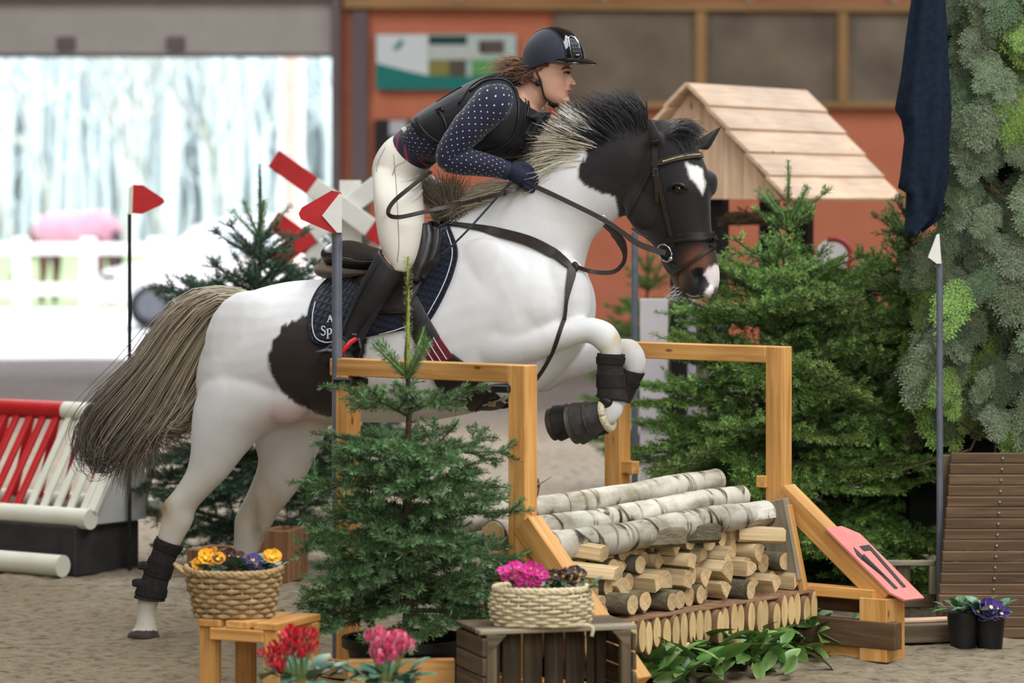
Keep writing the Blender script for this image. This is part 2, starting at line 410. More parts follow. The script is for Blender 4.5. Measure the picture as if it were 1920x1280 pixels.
# sponsor banner: white with a green swoosh and small photos
t = thing('banner', 'white and green banner with photo panels on the orange wall', 'banner', P(835, 168, YW-.05))
def rect(mb, px0, py0, px1, py1, dy, col, sub=1):
    a = P(px0, py0, YW-dy); c = P(px1, py1, YW-dy); mb.col = col
    mb.box(((a.x+c.x)/2, YW-dy, (a.z+c.z)/2), (abs(c.x-a.x), .012, abs(a.z-c.z)), ch=.001)
b = MB(); rect(b, 705, 64, 968, 168, .08, C(196, 214, 206)); obj('banner_sheet', b, M['vc'], t, world=True)
b = MB(); rect(b, 707, 66, 803, 150, .095, C(232, 236, 236)); obj('white_field', b, M['vc'], t, world=True)
b = MB(); b.col = C(20, 128, 118); b.prism([P(705, 118, YW-.11), P(760, 132, YW-.11), P(803, 142, YW-.11), P(880, 144, YW-.11), P(966, 142, YW-.11), P(966, 168, YW-.11), P(705, 168, YW-.11)], (0, .01, 0)); obj('green_swoosh', b, M['vc'], t, world=True)
for (r, c) in [((804, 67, 875, 84), C(24, 66, 58)), ((804, 84, 905, 112), C(205, 212, 202)), ((804, 113, 842, 142), C(146, 140, 70)), ((842, 112, 874, 142), C(92, 84, 70)), ((885, 112, 945, 142), C(104, 170, 92)), ((898, 76, 945, 100), C(104, 84, 78))]:
    b = MB(); rect(b, *r, .1, c); obj('photo', b, M['vc'], t, world=True)
b = MB(); b.col = C(90, 150, 140); b.prism([P(742, 84, YW-.11), P(752, 72, YW-.11), P(757, 80, YW-.11), P(748, 92, YW-.11), P(736, 94, YW-.11)], (0, .008, 0)); obj('emblem', b, M['vc'], t, world=True)
t = thing('notice_board', 'dark notice board with a white sheet behind the rider', 'notice board', P(730, 350, YW-.05))
b = MB(); rect(b, 702, 224, 772, 352, .08, C(36, 32, 34)); obj('board', b, M['vc'], t, world=True)
b = MB(); rect(b, 730, 226, 762, 254, .1, C(205, 200, 205)); obj('sheet', b, M['vc'], t, world=True)
# ---------------------------------------------------------------- outdoors, seen through the doorway
YF = 50
t = thing('rail_fence', 'white post and rail fence across the yard outside', 'fence', (-7, YF, 0))
for k in range(8):
    x = P(40, 0, YF).x+k*.97-3*.97
    if x > -2.2: break
    b = MB(); b.box((x+7, 0, .57), (.22, .14, 1.14), ch=.02); obj('post', b, M['white'], t)
for z in (.98, .40):
    b = MB(); b.box((.5, -.1, z), (9.5, .05, .17), ch=.01); obj('rail', b, M['white'], t)
b = MB(); x = P(546, 0, 42).x; b.tube([(x, 42, 0), (x, 42, 5)], .16, 16); obj('white_post', b, M['white'], label='tall white post standing in the yard outside', cat='post', smooth=30)
# white car
cy = 46.0; t = thing('car', 'white car parked in the yard outside behind the fir', 'car', (P(480, 0, cy).x, cy, 0))
M['carpaint'] = plain('car_paint', C(236, 238, 240), C(240, 242, 244), 2, .25, .5); M['glass'] = plain('bleached_glass', C(205, 215, 222), C(214, 222, 228), 2, .08, .6)  # overexposed look put into the colour: glass painted nearly as white as the car
prof = [(-2.05, .35), (-2.08, .62), (-1.95, .78), (-1.25, .93), (-.75, 1.36), (-.3, 1.47), (.7, 1.47), (1.4, 1.3), (1.95, .98), (2.05, .6), (2.0, .35)]
b = MB()
R = [[Vector((x*(1-.02*abs(s)), s*.84*(1 if z < 1 else .84), z)) for x, z in prof] for s in (-1, -.9, .9, 1)]
b.rings(R); obj('body', b, M['carpaint'], t, smooth=40)
b = MB(); b.prism([(-1.12, -.86, .95), (-.7, -.74, 1.34), (-.3, -.72, 1.42), (.65, -.72, 1.42), (1.3, -.78, 1.22), (1.45, -.86, .98)], (0, .04, 0)); obj('side_window', b, M['glass'], t)
for x in (-1.3, 1.35):
    for s in (-.8, .8):
        b = MB(); b.tube([(x, s-.1, .29), (x, s+.1, .29)], .29, 20); wl = obj('wheel', b, M['black'], t, smooth=40)
        b = MB(); b.tube([(x, s*1.13, .32), (x, s*1.15, .32)], .19, 14); obj('hubcap', b, M['steel'], wl)
b = MB(); b.box((-1.86, -.8, .68), (.22, .08, .1), ch=.02); obj('indicator', b, plain('amber_lens', C(240, 170, 60), None, 5, .3), t)
b = MB(); b.box((-2.06, 0, .45), (.08, 1.5, .2), ch=.03); obj('bumper', b, M['white'], t)
# grazing horse under a rug
hp = P(140, 0, 55); t = thing('horse', 'brown horse in a pinkish rug grazing in the field outside', 'horse', (hp.x, 55, 0), math.radians(140))
b = MB(); b.tube([(-.85, 0, 1.15), (-.6, 0, 1.2), (0, 0, 1.12), (.5, 0, 1.16), (.75, 0, 1.2)], [.18, .3, .32, .3, .2], 16)
b.tube([(.6, 0, 1.25), (1.0, 0, .98), (1.3, 0, .62)], [.22, .16, .12], 12); b.tube([(1.25, 0, .68), (1.42, 0, .35), (1.48, 0, .2)], [.12, .09, .06], 12)
for x in (-.7, .6):
    for s in (-.14, .14): b.tube([(x, s, 1.1), (x-.03, s, .6), (x, s, .3), (x+.02, s, .02)], [.15, .08, .05, .06], 10)
me, V = remesh(b, .03, 3); link('body', me, plain('brown_coat', C(82, 50, 42), C(98, 62, 52), 4, .6), t)
b = MB(); b.tube([(-.9, 0, 1.15), (-.6, 0, 1.2), (0, 0, 1.13), (.5, 0, 1.17), (.7, 0, 1.2)], [.2, .325, .345, .325, .25], 16); obj('rug', b, plain('pink_rug', C(168, 118, 132), C(186, 136, 148), 4, .8), t, smooth=True)
b = MB(); b.tube([(-.95, 0, 1.2), (-1.05, 0, .9), (-1.02, 0, .5)], [.05, .08, .03], 8); obj('tail', b, M['black'], t, smooth=True)
# bare winter trees
M['wintertree'] = plain('winter_bark', C(150, 148, 146), C(176, 174, 168), 3, .9, .1)
def bare_tree(px, Y, H, seed, label):
    r = random.Random(seed); b = MB(); base = Vector((P(px, 0, Y).x, Y, 0))
    def grow(p, d, L, rad, lev):
        pts = [p]; dd = d.copy()
        for k in range(3):
            dd = (dd+Vector((r.gauss(0, .12), r.gauss(0, .12), r.gauss(.04, .08)))).normalized(); pts.append(pts[-1]+dd*L/3)
        b.tube(pts, [rad, rad*.88, rad*.75, rad*.6], 6 if lev < 2 else 3, cap=False)
        if lev < 5:
            for k in range(3 if lev < 4 else 4):
                q = pts[r.choice((2, 3, 3))] if lev else pts[3]
                a = r.uniform(0, 6.28); sp = r.uniform(.45, .9)
                nd = (dd+Vector((math.cos(a), math.sin(a), r.uniform(-.1, .35)))*sp).normalized()
                grow(q, nd, L*r.uniform(.62, .8), rad*.58, lev+1)
    grow(base, Vector((r.uniform(-.1, .1), 0, 1)), H*.3, H*.016, 0)
    return obj('bare_tree', b, M['wintertree'], label=label, cat='tree', group='bare trees beyond the yard')
for px, Y, H, sd, lb in [(30, 78, 9, 3, 'bare leafless tree at the far left of the doorway view'), (95, 92, 10, 5, 'slender bare tree second from the left outside the doorway'), (235, 100, 10, 8, 'faint bare tree above the pink rugged horse outside'),
                         (322, 84, 8.5, 11, 'bare tree just right of the black flagpole outside'), (430, 102, 10, 14, 'faint bare tree behind the left fir tip'), (600, 96, 9, 17, 'bare tree at the right edge of the doorway')]:
    bare_tree(px, Y, H, sd, lb)
# leafless wood closing the field
b = MB(); r = random.Random(4)
M['thicket'] = plain('hazed_twigs', C(206, 212, 214), C(222, 227, 228), 2, .9, .1)  # haze over the far wood is put into this bleached twig colour
for k in range(6000):
    x = r.uniform(-50, 4); y = r.uniform(116, 136); h = r.uniform(2, 6) if r.random() < .4 else r.uniform(7, 12); w_ = .05 if h < 6 else .11
    b.tube([(x, y, 0), (x+r.gauss(0, .25), y, h*.5), (x+r.gauss(0, .7), y, h)], [w_, w_*.8, w_*.3], 3, cap=False)
    if h > 6:
        for q in range(2): z = h*r.uniform(.3, .7); s_ = r.choice((-1, 1)); b.tube([(x, y, z), (x+s_*r.uniform(.4, 1.4), y+r.gauss(0, .5), z+r.uniform(.8, 2.2))], [.06, .02], 3, cap=False)
obj('bare_wood', b, M['thicket'], kind='stuff', label='pale leafless wood closing the field far outside', cat='wood')

# ================================================================ the jumping horse
YAW = math.radians(22)
HC = Vector((-.43, 13.27, 0)); HR = Vector((-math.sin(YAW), -math.cos(YAW), 0)); CAMP = Vector((0, 0, CH))
HW = Matrix.Translation(HC) @ rotz(-YAW); HI = HW.inverted()
def ray(px, py): return Vector(((px-CX)/F, 1, -(py-HY)/F))
def onplane(px, py, v=0.0):
    """point of the horse's own length-wise plane (shifted v to its right side), in the horse's coordinates"""
    d = ray(px, py); t = ((HC-CAMP).dot(HR)+v)/d.dot(HR); return HI @ (CAMP+d*t)
def station(ax, ay, bx, by, w, v=0.0, psi=YAW, n=32, pw=2.0):
    c = onplane((ax+bx)/2, (ay+by)/2, v); Yd = (HW @ c).y; s = Yd/F
    dx = (bx-ax)/2*s; dz = -(by-ay)/2*s; L = math.hypot(dx, dz)+1e-9
    wx = w*math.sin(psi)*abs(dx)/L
    du = math.copysign(math.sqrt(max(dx*dx-wx*wx, (dx*.35)**2)), dx)/math.cos(psi)
    e1 = Vector((du, 0, dz))
    if psi != YAW:
        q = -(psi-YAW); e1 = Vector((du*math.cos(q), du*math.sin(q), dz)); e2 = Vector((math.sin(q)*w, -math.cos(q)*w, 0))
    else: e2 = Vector((0, -w, 0))
    out = []
    for k in range(n):
        a = 2*math.pi*k/n; ca, sa = math.cos(a), math.sin(a)
        f = lambda t: math.copysign(abs(t)**(2/pw), t)
        out.append(c+e1*f(ca)+e2*f(sa))
    return out
def limb(mb, st, v, psi=YAW, sub=6, pw=2.0):
    """stations (ax,ay,bx,by,w[,dv]) smoothed into a tapering volume"""
    P5 = [Vector((s[0], s[1], s[2])) for s in st]; Q5 = [Vector((s[3], s[4], s[5] if len(s) > 5 else 0)) for s in st]
    n = (len(st)-1)*sub
    A = bez(P5, n); B = bez(Q5, n)
    mb.rings([station(a.x, a.y, a.z, b.x, max(b.y, .006), v+b.z, psi, pw=pw) for a, b in zip(A, B)])
horse = thing('horse', 'white and black piebald horse leaping over the log jump with its rider', 'horse', HC, -YAW)
b = MB()
# trunk
limb(b, [(436, 592, 388, 676, .05), (448, 561, 378, 740, .15), (488, 541, 405, 795, .235), (540, 528, 480, 815, .27), (600, 523, 570, 785, .285), (650, 523, 650, 790, .295), (710, 512, 730, 792, .305),
         (770, 478, 805, 788, .305), (820, 432, 880, 775, .285), (852, 405, 945, 757, .265), (900, 394, 1000, 738, .25), (965, 420, 1050, 700, .235), (1030, 452, 1088, 650, .21), (1072, 492, 1100, 618, .165), (1093, 535, 1103, 585, .08)], 0)
# neck
limb(b, [(835, 400, 1010, 650, .16), (900, 376, 1080, 560, .15), (960, 346, 1095, 495, .135), (1020, 312, 1106, 458, .118), (1080, 274, 1128, 430, .105), (1140, 243, 1155, 412, .1), (1200, 224, 1180, 398, .095), (1245, 226, 1210, 370, .075)], 0)
HPS = math.radians(30)
# head
limb(b, [(1250, 222, 1222, 236, .05), (1288, 248, 1192, 288, .082), (1313, 288, 1178, 340, .1), (1330, 338, 1174, 392, .105), (1331, 385, 1190, 430, .09), (1333, 425, 1222, 457, .075), (1341, 465, 1243, 488, .062),
         (1348, 503, 1256, 515, .06), (1348, 533, 1265, 538, .056), (1338, 552, 1280, 553, .045), (1322, 562, 1293, 561, .02)], 0, HPS)
def hp(px, py, v): return onplane(px, py, v)
b.ell(hp(1331, 344, -.02), .03, .04, .05)                                     # brow ridge of the far eye
b.ell(hp(1272, 352, .075), .05, .03, .04)
b.ell(hp(1281, 541, .0), .035, .045, .032)                                     # chin
b.ell(hp(1328, 545, .02), .03, .055, .03)
b.ell(hp(1213, 385, .065), .09, .035, .1)                                      # cheek
# hind legs
NH = [(430, 640, 600, 690, .10, -.02), (385, 700, 570, 740, .13, 0), (362, 760, 545, 775, .128, 0), (357, 812, 494, 815, .105, 0), (357, 842, 456, 856, .082, 0), (349, 881, 427, 893, .06, 0), (325, 920, 398, 922, .048, 0), (303, 946, 370, 953, .045, 0), (303, 968, 361, 982, .04, 0),
      (297, 996, 344, 1012, .034, 0), (290, 1030, 328, 1045, .029, 0), (268, 1085, 310, 1095, .029, 0), (258, 1127, 298, 1130, .036, 0), (257, 1150, 291, 1152, .032, 0), (252, 1176, 294, 1178, .04, 0), (240, 1186, 298, 1186, .055, 0), (237, 1197, 302, 1199, .062, 0)]
FH = [(480, 760, 660, 740, .09, .02), (478, 800, 645, 772, .115, 0), (476, 830, 622, 788, .105, 0), (483, 868, 592, 858, .08, 0), (467, 915, 560, 915, .058, 0), (441, 968, 524, 962, .045, 0), (438, 992, 506, 992, .041, 0), (437, 1022, 492, 1020, .034, 0),
      (432, 1055, 474, 1057, .029, 0), (424, 1095, 464, 1098, .029, 0), (416, 1130, 458, 1132, .036, 0), (416, 1148, 452, 1150, .033, 0), (412, 1166, 456, 1168, .042, 0), (402, 1176, 462, 1176, .056, 0), (398, 1188, 466, 1188, .062, 0)]
limb(b, NH, .14); limb(b, FH, -.13)
# fore legs
NF = [(900, 520, 860, 660, .07, -.03), (945, 570, 893, 690, .085, 0), (990, 599, 942, 692, .08, .005), (1030, 600, 1002, 678, .064, .005), (1075, 597, 1062, 653, .05, 0), (1112, 595, 1099, 643, .042, 0), (1145, 606, 1114, 650, .043, 0), (1163, 630, 1121, 657, .041, 0), (1166, 656, 1127, 664, .034, 0),
      (1160, 690, 1127, 692, .026, 0), (1160, 733, 1127, 735, .027, 0), (1170, 758, 1130, 752, .034, 0), (1162, 783, 1122, 764, .03, 0), (1138, 800, 1106, 765, .031, 0)]
FF = [(1000, 600, 985, 725, .09, .03), (1030, 640, 1022, 735, .085, 0), (1065, 640, 1062, 713, .064, 0), (1110, 640, 1106, 698, .05, 0), (1150, 636, 1148, 684, .044, 0), (1187, 636, 1164, 674, .043, 0), (1208, 660, 1168, 684, .041, 0), (1210, 690, 1174, 698, .034, 0),
      (1194, 718, 1164, 702, .026, 0), (1178, 750, 1148, 732, .027, 0), (1163, 772, 1130, 750, .034, 0), (1128, 790, 1104, 760, .031, 0), (1095, 800, 1075, 765, .03, 0)]
limb(b, NF, .15); limb(b, FF, -.13)
# muscle masses
b.ell(hp(930, 560, .19), .17, .055, .24, Matrix.Rotation(math.radians(-25), 3, 'Y'))
b.ell(hp(990, 575, .17), .13, .06, .11)
b.ell(hp(1052, 560, .1), .12, .09, .17)
b.ell(hp(1055, 560, -.1), .12, .09, .17)
b.ell(hp(470, 660, .17), .2, .09, .24); b.ell(hp(470, 660, -.17), .2, .09, .24)
b.ell(hp(535, 735, .17), .12, .07, .12)
# ears
def ear(base0, base1, tip, v0, v1, th):
    R = []
    for k in range(7):
        t = k/6; wd = (1-t)**.8*(1+.9*t)*.5+.02
        a = lerp(Vector(base0), Vector(tip), t); c = lerp(Vector(base1), Vector(tip), t); m = (a+c)/2; h = (c-a)/2*(1.15 if t > 0 else 1)
        R.append(station(m.x-h.x, m.y-h.y, m.x+h.x, m.y+h.y, th*wd*1.6+.004, lerp(v0, v1, t), HPS, 12))
    b.rings(R)
ear((1212, 272), (1242, 266), (1220, 208), .09, .135, .032)
ear((1296, 268), (1326, 284), (1359, 231), -.075, -.12, .03)
hme, HV = remesh(b, .0075, 12, .5)
# --- coat colours, in the coat itself: piebald patches with ragged hair edges
def inpoly(x, y, poly):
    r = np.zeros(len(x), dtype=bool); n = len(poly); j = n-1
    for i in range(n):
        xi, yi = poly[i]; xj, yj = poly[j]
        if yi != yj: r ^= ((yi > y) != (yj > y)) & (x < (xj-xi)*(y-yi)/(yj-yi)+xi)
        j = i
    return r
def coat_px(V):
    """both sides of the horse wear the same pattern: coordinates as seen on its right side"""
    Q = V.copy().astype(np.float64); Q[:, 1] = -np.abs(Q[:, 1])
    W = Q @ np.array(HW)[:3, :3].T+np.array(HW)[:3, 3]
    return W[:, 0]/W[:, 1]*F+CX, HY+(CH-W[:, 2])/W[:, 1]*F
px, py = coat_px(HV)
nzx = np.array([noise.noise(Vector((p[0]*70, p[1]*40, p[2]*22))) for p in HV]); nzb = np.array([noise.noise(Vector((p[0]*5, p[1]*5, p[2]*5))) for p in HV])
jx = px+nzx*3.5; jy = py+nzx*6
def soft(poly, x_, y_, k=1.6):
    return sum(inpoly(x_+a, y_+c_, poly).astype(float) for a, c_ in ((0, 0), (k, k), (-k, k), (k, -k), (-k, -k)))/5
col = np.tile(np.array(C(226, 225, 224)), (len(HV), 1))
def paint(mask, c, k=1.0):
    m = (np.asarray(mask, dtype=float)*k)[:, None]; col[:] = col*(1-m)+np.array(C(*c))*m
paint(nzb > .1, (218, 215, 212), .5)
s = np.clip((py-830)/120, 0, 1)[:, None]*.55*(px < 700)[:, None]
col[:] = col*(1-s)+np.array(C(186, 172, 142))*s
def dab(x_, y_, rx, ry, c, k): paint(np.clip(np.exp(-(((px-x_)/rx)**2+((py-y_)/ry)**2))*(1+.5*nzx), 0, 1), c, k)
dab(306, 948, 14, 24, (150, 122, 74), .85); dab(446, 965, 12, 30, (150, 122, 80), .6); dab(442, 1010, 9, 30, (132, 104, 70), .6); dab(475, 960, 14, 60, (176, 156, 118), .5)
dab(1156, 636, 13, 16, (186, 164, 112), .7); dab(1205, 668, 12, 20, (200, 184, 146), .6); dab(1130, 655, 16, 12, (206, 190, 152), .5)
g = np.exp(-(((px-545)/55)**2+((py-775)/28)**2)); col[:] = col*(1-.5*g[:, None])+np.array(C(196, 140, 132))*(.5*g[:, None])
BLK = (30, 27, 27)
paint(soft([(579, 588), (600, 560), (680, 560), (690, 640), (672, 730), (620, 784), (584, 770), (546, 750), (524, 728), (507, 700), (502, 668), (513, 635), (535, 607)], jx, jy), (46, 38, 36))
MHP = [(1100, 290), (1092, 268), (1110, 150), (1420, 150), (1420, 640), (1240, 640), (1165, 430), (1160, 403), (1153, 368), (1128, 364), (1104, 352), (1086, 336), (1083, 315)]
mh = inpoly(jx, jy, MHP)
paint(soft(MHP, jx, jy), BLK)
paint(mh & (nzb > .18), (42, 37, 36), .6)
g = np.exp(-(((px-1308)/22)**2+((py-487)/22)**2))*mh; k = np.clip(g*.9, 0, .6)[:, None]; col[:] = col*(1-k)+np.array(C(132, 82, 54))*k
g = np.exp(-(((px-1268)/14)**2+((py-525)/18)**2))*mh; k = np.clip(g*1.0, 0, .6)[:, None]; col[:] = col*(1-k)+np.array(C(120, 82, 58))*k
# the blaze and snip lie on the front of the face: true positions, not mirrored
W = HV @ np.array(HW)[:3, :3].T+np.array(HW)[:3, 3]; fx = W[:, 0]/W[:, 1]*F+CX+nzx*3; fy = HY+(CH-W[:, 2])/W[:, 1]*F+nzx*5
front = HV[:, 1] < .05
paint(front*soft([(1285, 305), (1302, 308), (1317, 316), (1322, 342), (1317, 364), (1306, 346), (1294, 334)], fx, fy), (236, 234, 230))
paint(front*soft([(1318, 512), (1338, 494), (1352, 500), (1352, 532), (1330, 556), (1321, 552), (1331, 530)], fx, fy), (226, 214, 212))
paint(front & inpoly(fx, fy, [(1284, 548), (1296, 556), (1330, 553), (1328, 561), (1300, 566)]), (190, 170, 160), .8)
paint(front & inpoly(fx, fy, [(1297, 512), (1304, 500), (1318, 502), (1320, 520), (1314, 540), (1302, 534)]), (12, 11, 11))
hoof = ((py > 1182) & (px < 320)) | ((py > 1172) & (px > 390) & (px < 480))
paint(hoof, (58, 50, 44)); setcol(hme, np.c_[col[:, :3], np.ones(len(col))])
# nostril hollow
nc = hp(1309, 519, .05); 
for i, vtx in enumerate(hme.vertices):
    p = vtx.co
    if p.y < .02 and p.x > nc.x-.1 and abs(p.z-nc.z) < .05:
        q = math.exp(-(((p.x-nc.x)/.012)**2+((p.z-nc.z)/.022)**2)); 
        if q > .02: vtx.co = p+Vector((-.1, .9, .1))*.02*q
hme.update()
M['coat'] = vcol('horse_coat', .58, .28, .12, .12, 260, .06, 9)
hbody = link('body', hme, M['coat'], horse)
dg = bpy.context.evaluated_depsgraph_get()
HB = BVHTree.FromPolygons([v.co.copy() for v in hme.vertices], [tuple(p.vertices) for p in hme.polygons])
HD = (HI.to_3x3())
def hit(px, py, off=0.0, tree=None):
    """where a pixel's line of sight meets the horse's right side (in horse coordinates) and the surface normal there"""
    o = HI @ CAMP; d = (HD @ ray(px, py)).normalized()
    L, N, i, D = (tree or HB).ray_cast(o, d)
    if L is None:
        q = onplane(px, py, 0); L, N, i, D = (tree or HB).find_nearest(q)
    if N.dot(d) > 0: N = -N
    return L+N*off, N
def hitn(px, py, off=0.0):
    L, N = hit(px, py, off); return L
# eye
M['eye'] = plain('eye', C(14, 10, 8), C(24, 16, 12), 30, .06, .6)
L, N = hit(1270, 354); b = MB(); b.ell(L-N*.012, .024, .021, .02); obj('eye', b, M['eye'], horse, smooth=True)
b = MB(); pts = [hitn(1253, 357, .004), hitn(1260, 348, .007), hitn(1270, 345, .008), hitn(1281, 348, .007), hitn(1288, 356, .004)]
b.tube(bez(pts, 10), [.004, .006, .007, .007, .007, .008, .007, .007, .007, .006, .004], 8); M['skin_dark'] = plain('dark_skin', C(24, 21, 21), C(34, 30, 29), 60, .45); obj('eyelid', b, M['skin_dark'], horse, smooth=True)
# mouth line
b = MB(); b.tube(bez([hitn(1268, 512, .001), hitn(1273, 535, .001), hitn(1284, 550, .001), hitn(1300, 558, .001), hitn(1320, 556, .001)], 14), .0022, 6); obj('mouth', b, M['skin_dark'], horse, smooth=True)
# --- hair: single strands laid along guide locks
def hair(name, guides, n, v0, vs, rad, colf, seed, parent, seg=9, wob=.008, mat='hair', jit=5):
    r = random.Random(seed); mb = MB(); gl = [bez([Vector((p[0], p[1], 0)) for p in g], seg) for g in guides]
    for k in range(n):
        t = r.random()*(len(gl)-1); i = min(int(t), len(gl)-2); f = t-i
        v = v0+r.gauss(0, vs); ln = 1.06-.5*r.random()**2.2; pts = []; cols = []; rr = []
        ja, jb = r.gauss(0, jit*.5), r.gauss(0, jit*.5); ea, eb, ev = r.gauss(0, jit*1.6), r.gauss(0, jit*1.6), r.gauss(0, vs*1.2); cw = r.uniform(.78, 1.2)
        ph, fr = r.uniform(0, 6.3), r.uniform(3, 8)
        for q in range(seg+1):
            s = q/seg; a = gl[i][q].lerp(gl[i+1][q], f); 
            s2 = s*ln; u = s2*seg; qi = min(int(u), seg-1); fu = u-qi
            a = gl[i][qi].lerp(gl[i][qi+1], fu).lerp(gl[i+1][qi].lerp(gl[i+1][qi+1], fu), f)
            p = onplane(a.x+ja+ea*s, a.y+jb+eb*s, v+ev*s)+Vector((math.sin(ph+s*fr), math.cos(ph+s*fr*1.1), math.sin(ph*2+s*fr)))*wob*s
            pts.append(p); rr.append(rad*(1-.8*s**2.2)); c = colf(t/(len(gl)-1), s, r, k); cols.append((c[0]*cw, c[1]*cw, c[2]*cw, 1))
        mb.tube(pts, rr, 3, cap=False, cols=cols)
    return obj(name, mb, M[mat], parent, smooth=True)
M['hair'] = vcol('hair_strands', .42, .4, .1, var=.1)
def mixc(a, b, t): 
    a = C(*a); b = C(*b); t = max(0, min(1, t)); return [a[i]*(1-t)+b[i]*t for i in range(3)]
CRM = (222, 210, 184); DRK = (26, 23, 24)
def mane_col(t, s, r, k):
    h = (k*7919 % 100)/100
    if t < .33: return mixc(DRK, (60, 54, 54), .6*h)
    if t < .46: return mixc(DRK, (226, 220, 206), (s-.5)*3+h-.5 if h > .3 else 0)
    if t < .57 and h < .4: return mixc(DRK, (120, 108, 92), s)
    return mixc((206, 190, 158), (232, 224, 204), h)
hair('mane', [[(1214, 240), (1212, 215), (1204, 195), (1190, 176)], [(1200, 246), (1190, 218), (1172, 196), (1148, 179)], [(1175, 254), (1155, 226), (1130, 204), (1100, 186)], [(1148, 262), (1120, 240), (1094, 222), (1064, 200)],
              [(1124, 268), (1092, 252), (1064, 240), (1036, 224)], [(1112, 274), (1076, 262), (1042, 254), (1004, 244)], [(1106, 282), (1066, 276), (1028, 276), (990, 284)], [(1098, 294), (1058, 296), (1020, 304), (986, 318)],
              [(1080, 312), (1046, 316), (1012, 328), (985, 344)], [(1050, 330), (1026, 336), (1006, 346), (986, 362)]], 3200, 0, .034, .0017, mane_col, 3, horse, wob=.009, jit=4.2)
hair('mane', [[(1000, 345), (940, 348), (868, 366)], [(980, 358), (920, 362), (850, 384)], [(930, 376), (890, 382), (836, 404)], [(880, 392), (850, 398), (815, 412)]], 700, 0, .035, .0017, lambda t, s, r, k: mixc((214, 202, 176), (188, 172, 140), t+s*.3), 5, horse)
hair('mane', [[(850, 408), (835, 372), (808, 330)], [(845, 410), (815, 380), (792, 352)], [(850, 410), (842, 380), (850, 342)], [(870, 404), (856, 372), (866, 340)]], 600, .03, .04, .0016, lambda t, s, r, k: mixc((84, 66, 50), (128, 112, 92), s+((k*31) % 10)/20), 6, horse, jit=9)
hair('forelock', [[(1246, 250), (1262, 234), (1288, 228), (1310, 240)], [(1250, 250), (1275, 238), (1300, 242), (1318, 252)], [(1258, 256), (1282, 252), (1298, 264), (1304, 284)], [(1244, 254), (1262, 266), (1276, 282), (1285, 296)] ], 420, .0, .04, .0015, lambda t, s, r, k: mixc(DRK, (52, 47, 48), ((k*13) % 10)/10), 7, horse, jit=4, wob=.005)
def tail_col(t, s, r, k):
    h = (k*7919 % 100)/100
    base = mixc((196, 184, 158), (160, 142, 112), h*.8)
    tip = mixc((58, 50, 48), (112, 96, 84), h)
    w = max(0, min(1, (s-.36+(.22-t*.5)+(h-.5)*.4)*2.0))
    return [base[i]*(1-w)+tip[i]*w for i in range(3)]
hair('tail', [[(455, 552), (402, 546), (345, 565), (295, 618), (258, 680), (208, 725), (166, 780), (150, 828), (164, 862), (196, 858)], [(452, 558), (395, 556), (340, 596), (298, 660), (252, 722), (204, 776), (176, 820), (172, 852), (194, 868), (214, 852)],
              [(450, 566), (400, 580), (350, 640), (308, 702), (268, 770), (232, 820), (208, 848), (188, 866), (176, 856)], [(446, 574), (405, 604), (365, 668), (330, 738), (296, 795), (268, 832), (250, 862), (244, 905)],
              [(442, 584), (410, 630), (384, 694), (354, 752), (318, 792), (300, 800), (322, 806), (350, 800)], [(438, 592), (414, 650), (392, 706), (368, 760), (344, 790), (330, 800), (340, 806), (356, 808)]],
     1700, 0, .045, .0024, tail_col, 9, horse, seg=12, wob=.012, jit=9)
# dock of the tail under the hair
b = MB(); b.tube([onplane(460, 568, 0), onplane(430, 570, 0), onplane(400, 590, 0), onplane(380, 630, 0)], [.05, .045, .035, .015], 10); obj('dock', b, plain('dock_hair', C(188, 174, 146), C(200, 188, 160), 40, .8), horse, smooth=True)
hair('whiskers', [[(1268, 535), (1255, 540), (1240, 550)], [(1275, 545), (1262, 555), (1250, 564)], [(1284, 553), (1276, 560), (1264, 568)]], 36, .02, .03, .0006, lambda t, s, r, k: C(210, 206, 206), 12, horse, seg=5, jit=4)

# ================================================================ the rider
rider = thing('person', 'rider in navy spotted shirt, black vest and helmet crouched over the leaping horse', 'person', HC, -YAW)
def mirrored(mb):
    n = len(mb.v); k = len(mb.f)
    mb.v += [(p[0], -p[1], p[2]) for p in mb.v[:n]]; mb.f += [tuple(i+n for i in f)[::-1] for f in mb.f[:k]]; mb.m += mb.m[:k]; mb.g += mb.g[:n]; mb.c += mb.c[:n]; return mb
def join(a, c):
    o = len(a.v); a.v += c.v; a.f += [tuple(i+o for i in f) for f in c.f]; a.m += c.m; a.g += c.g; a.c += c.c; return a
def garment(name, mb, vox, mat, parent=None, sm=3, **k):
    me, V = remesh(mb, vox, sm); setcol(me, np.tile((1., 1., 1., 1.), (len(V), 1))); 
    return link(name, me, mat, rider if parent is None else parent, **k)
LEG = [(705, 300, 792, 345, .09, .09), (699, 332, 792, 352, .1, .14), (700, 370, 794, 377, .095, .215), (704, 410, 796, 412, .088, .265), (710, 450, 791, 452, .078, .3), (722, 482, 782, 486, .066, .315), (738, 506, 768, 510, .05, .32)]
SHIN = [(712, 466, 760, 512, .058, .325), (690, 505, 737, 545, .06, .335), (668, 550, 713, 585, .054, .335), (650, 592, 691, 615, .045, .33), (636, 625, 674, 645, .04, .33), (628, 645, 668, 660, .042, .335)]
def shr(st, k):
    out = []
    for s in st:
        mx, my = (s[0]+s[2])/2, (s[1]+s[3])/2
        out.append((mx+(s[0]-mx)*k, my+(s[1]-my)*k, mx+(s[2]-mx)*k, my+(s[3]-my)*k, s[4]*k)+tuple(s[5:]))
    return out
ARM = [onplane(944, 182, .095), onplane(926, 193, .165), onplane(905, 213, .198), onplane(872, 248, .235), onplane(846, 284, .25), onplane(846, 300, .25), onplane(880, 304, .23), onplane(918, 311, .19), onplane(950, 319, .15)]
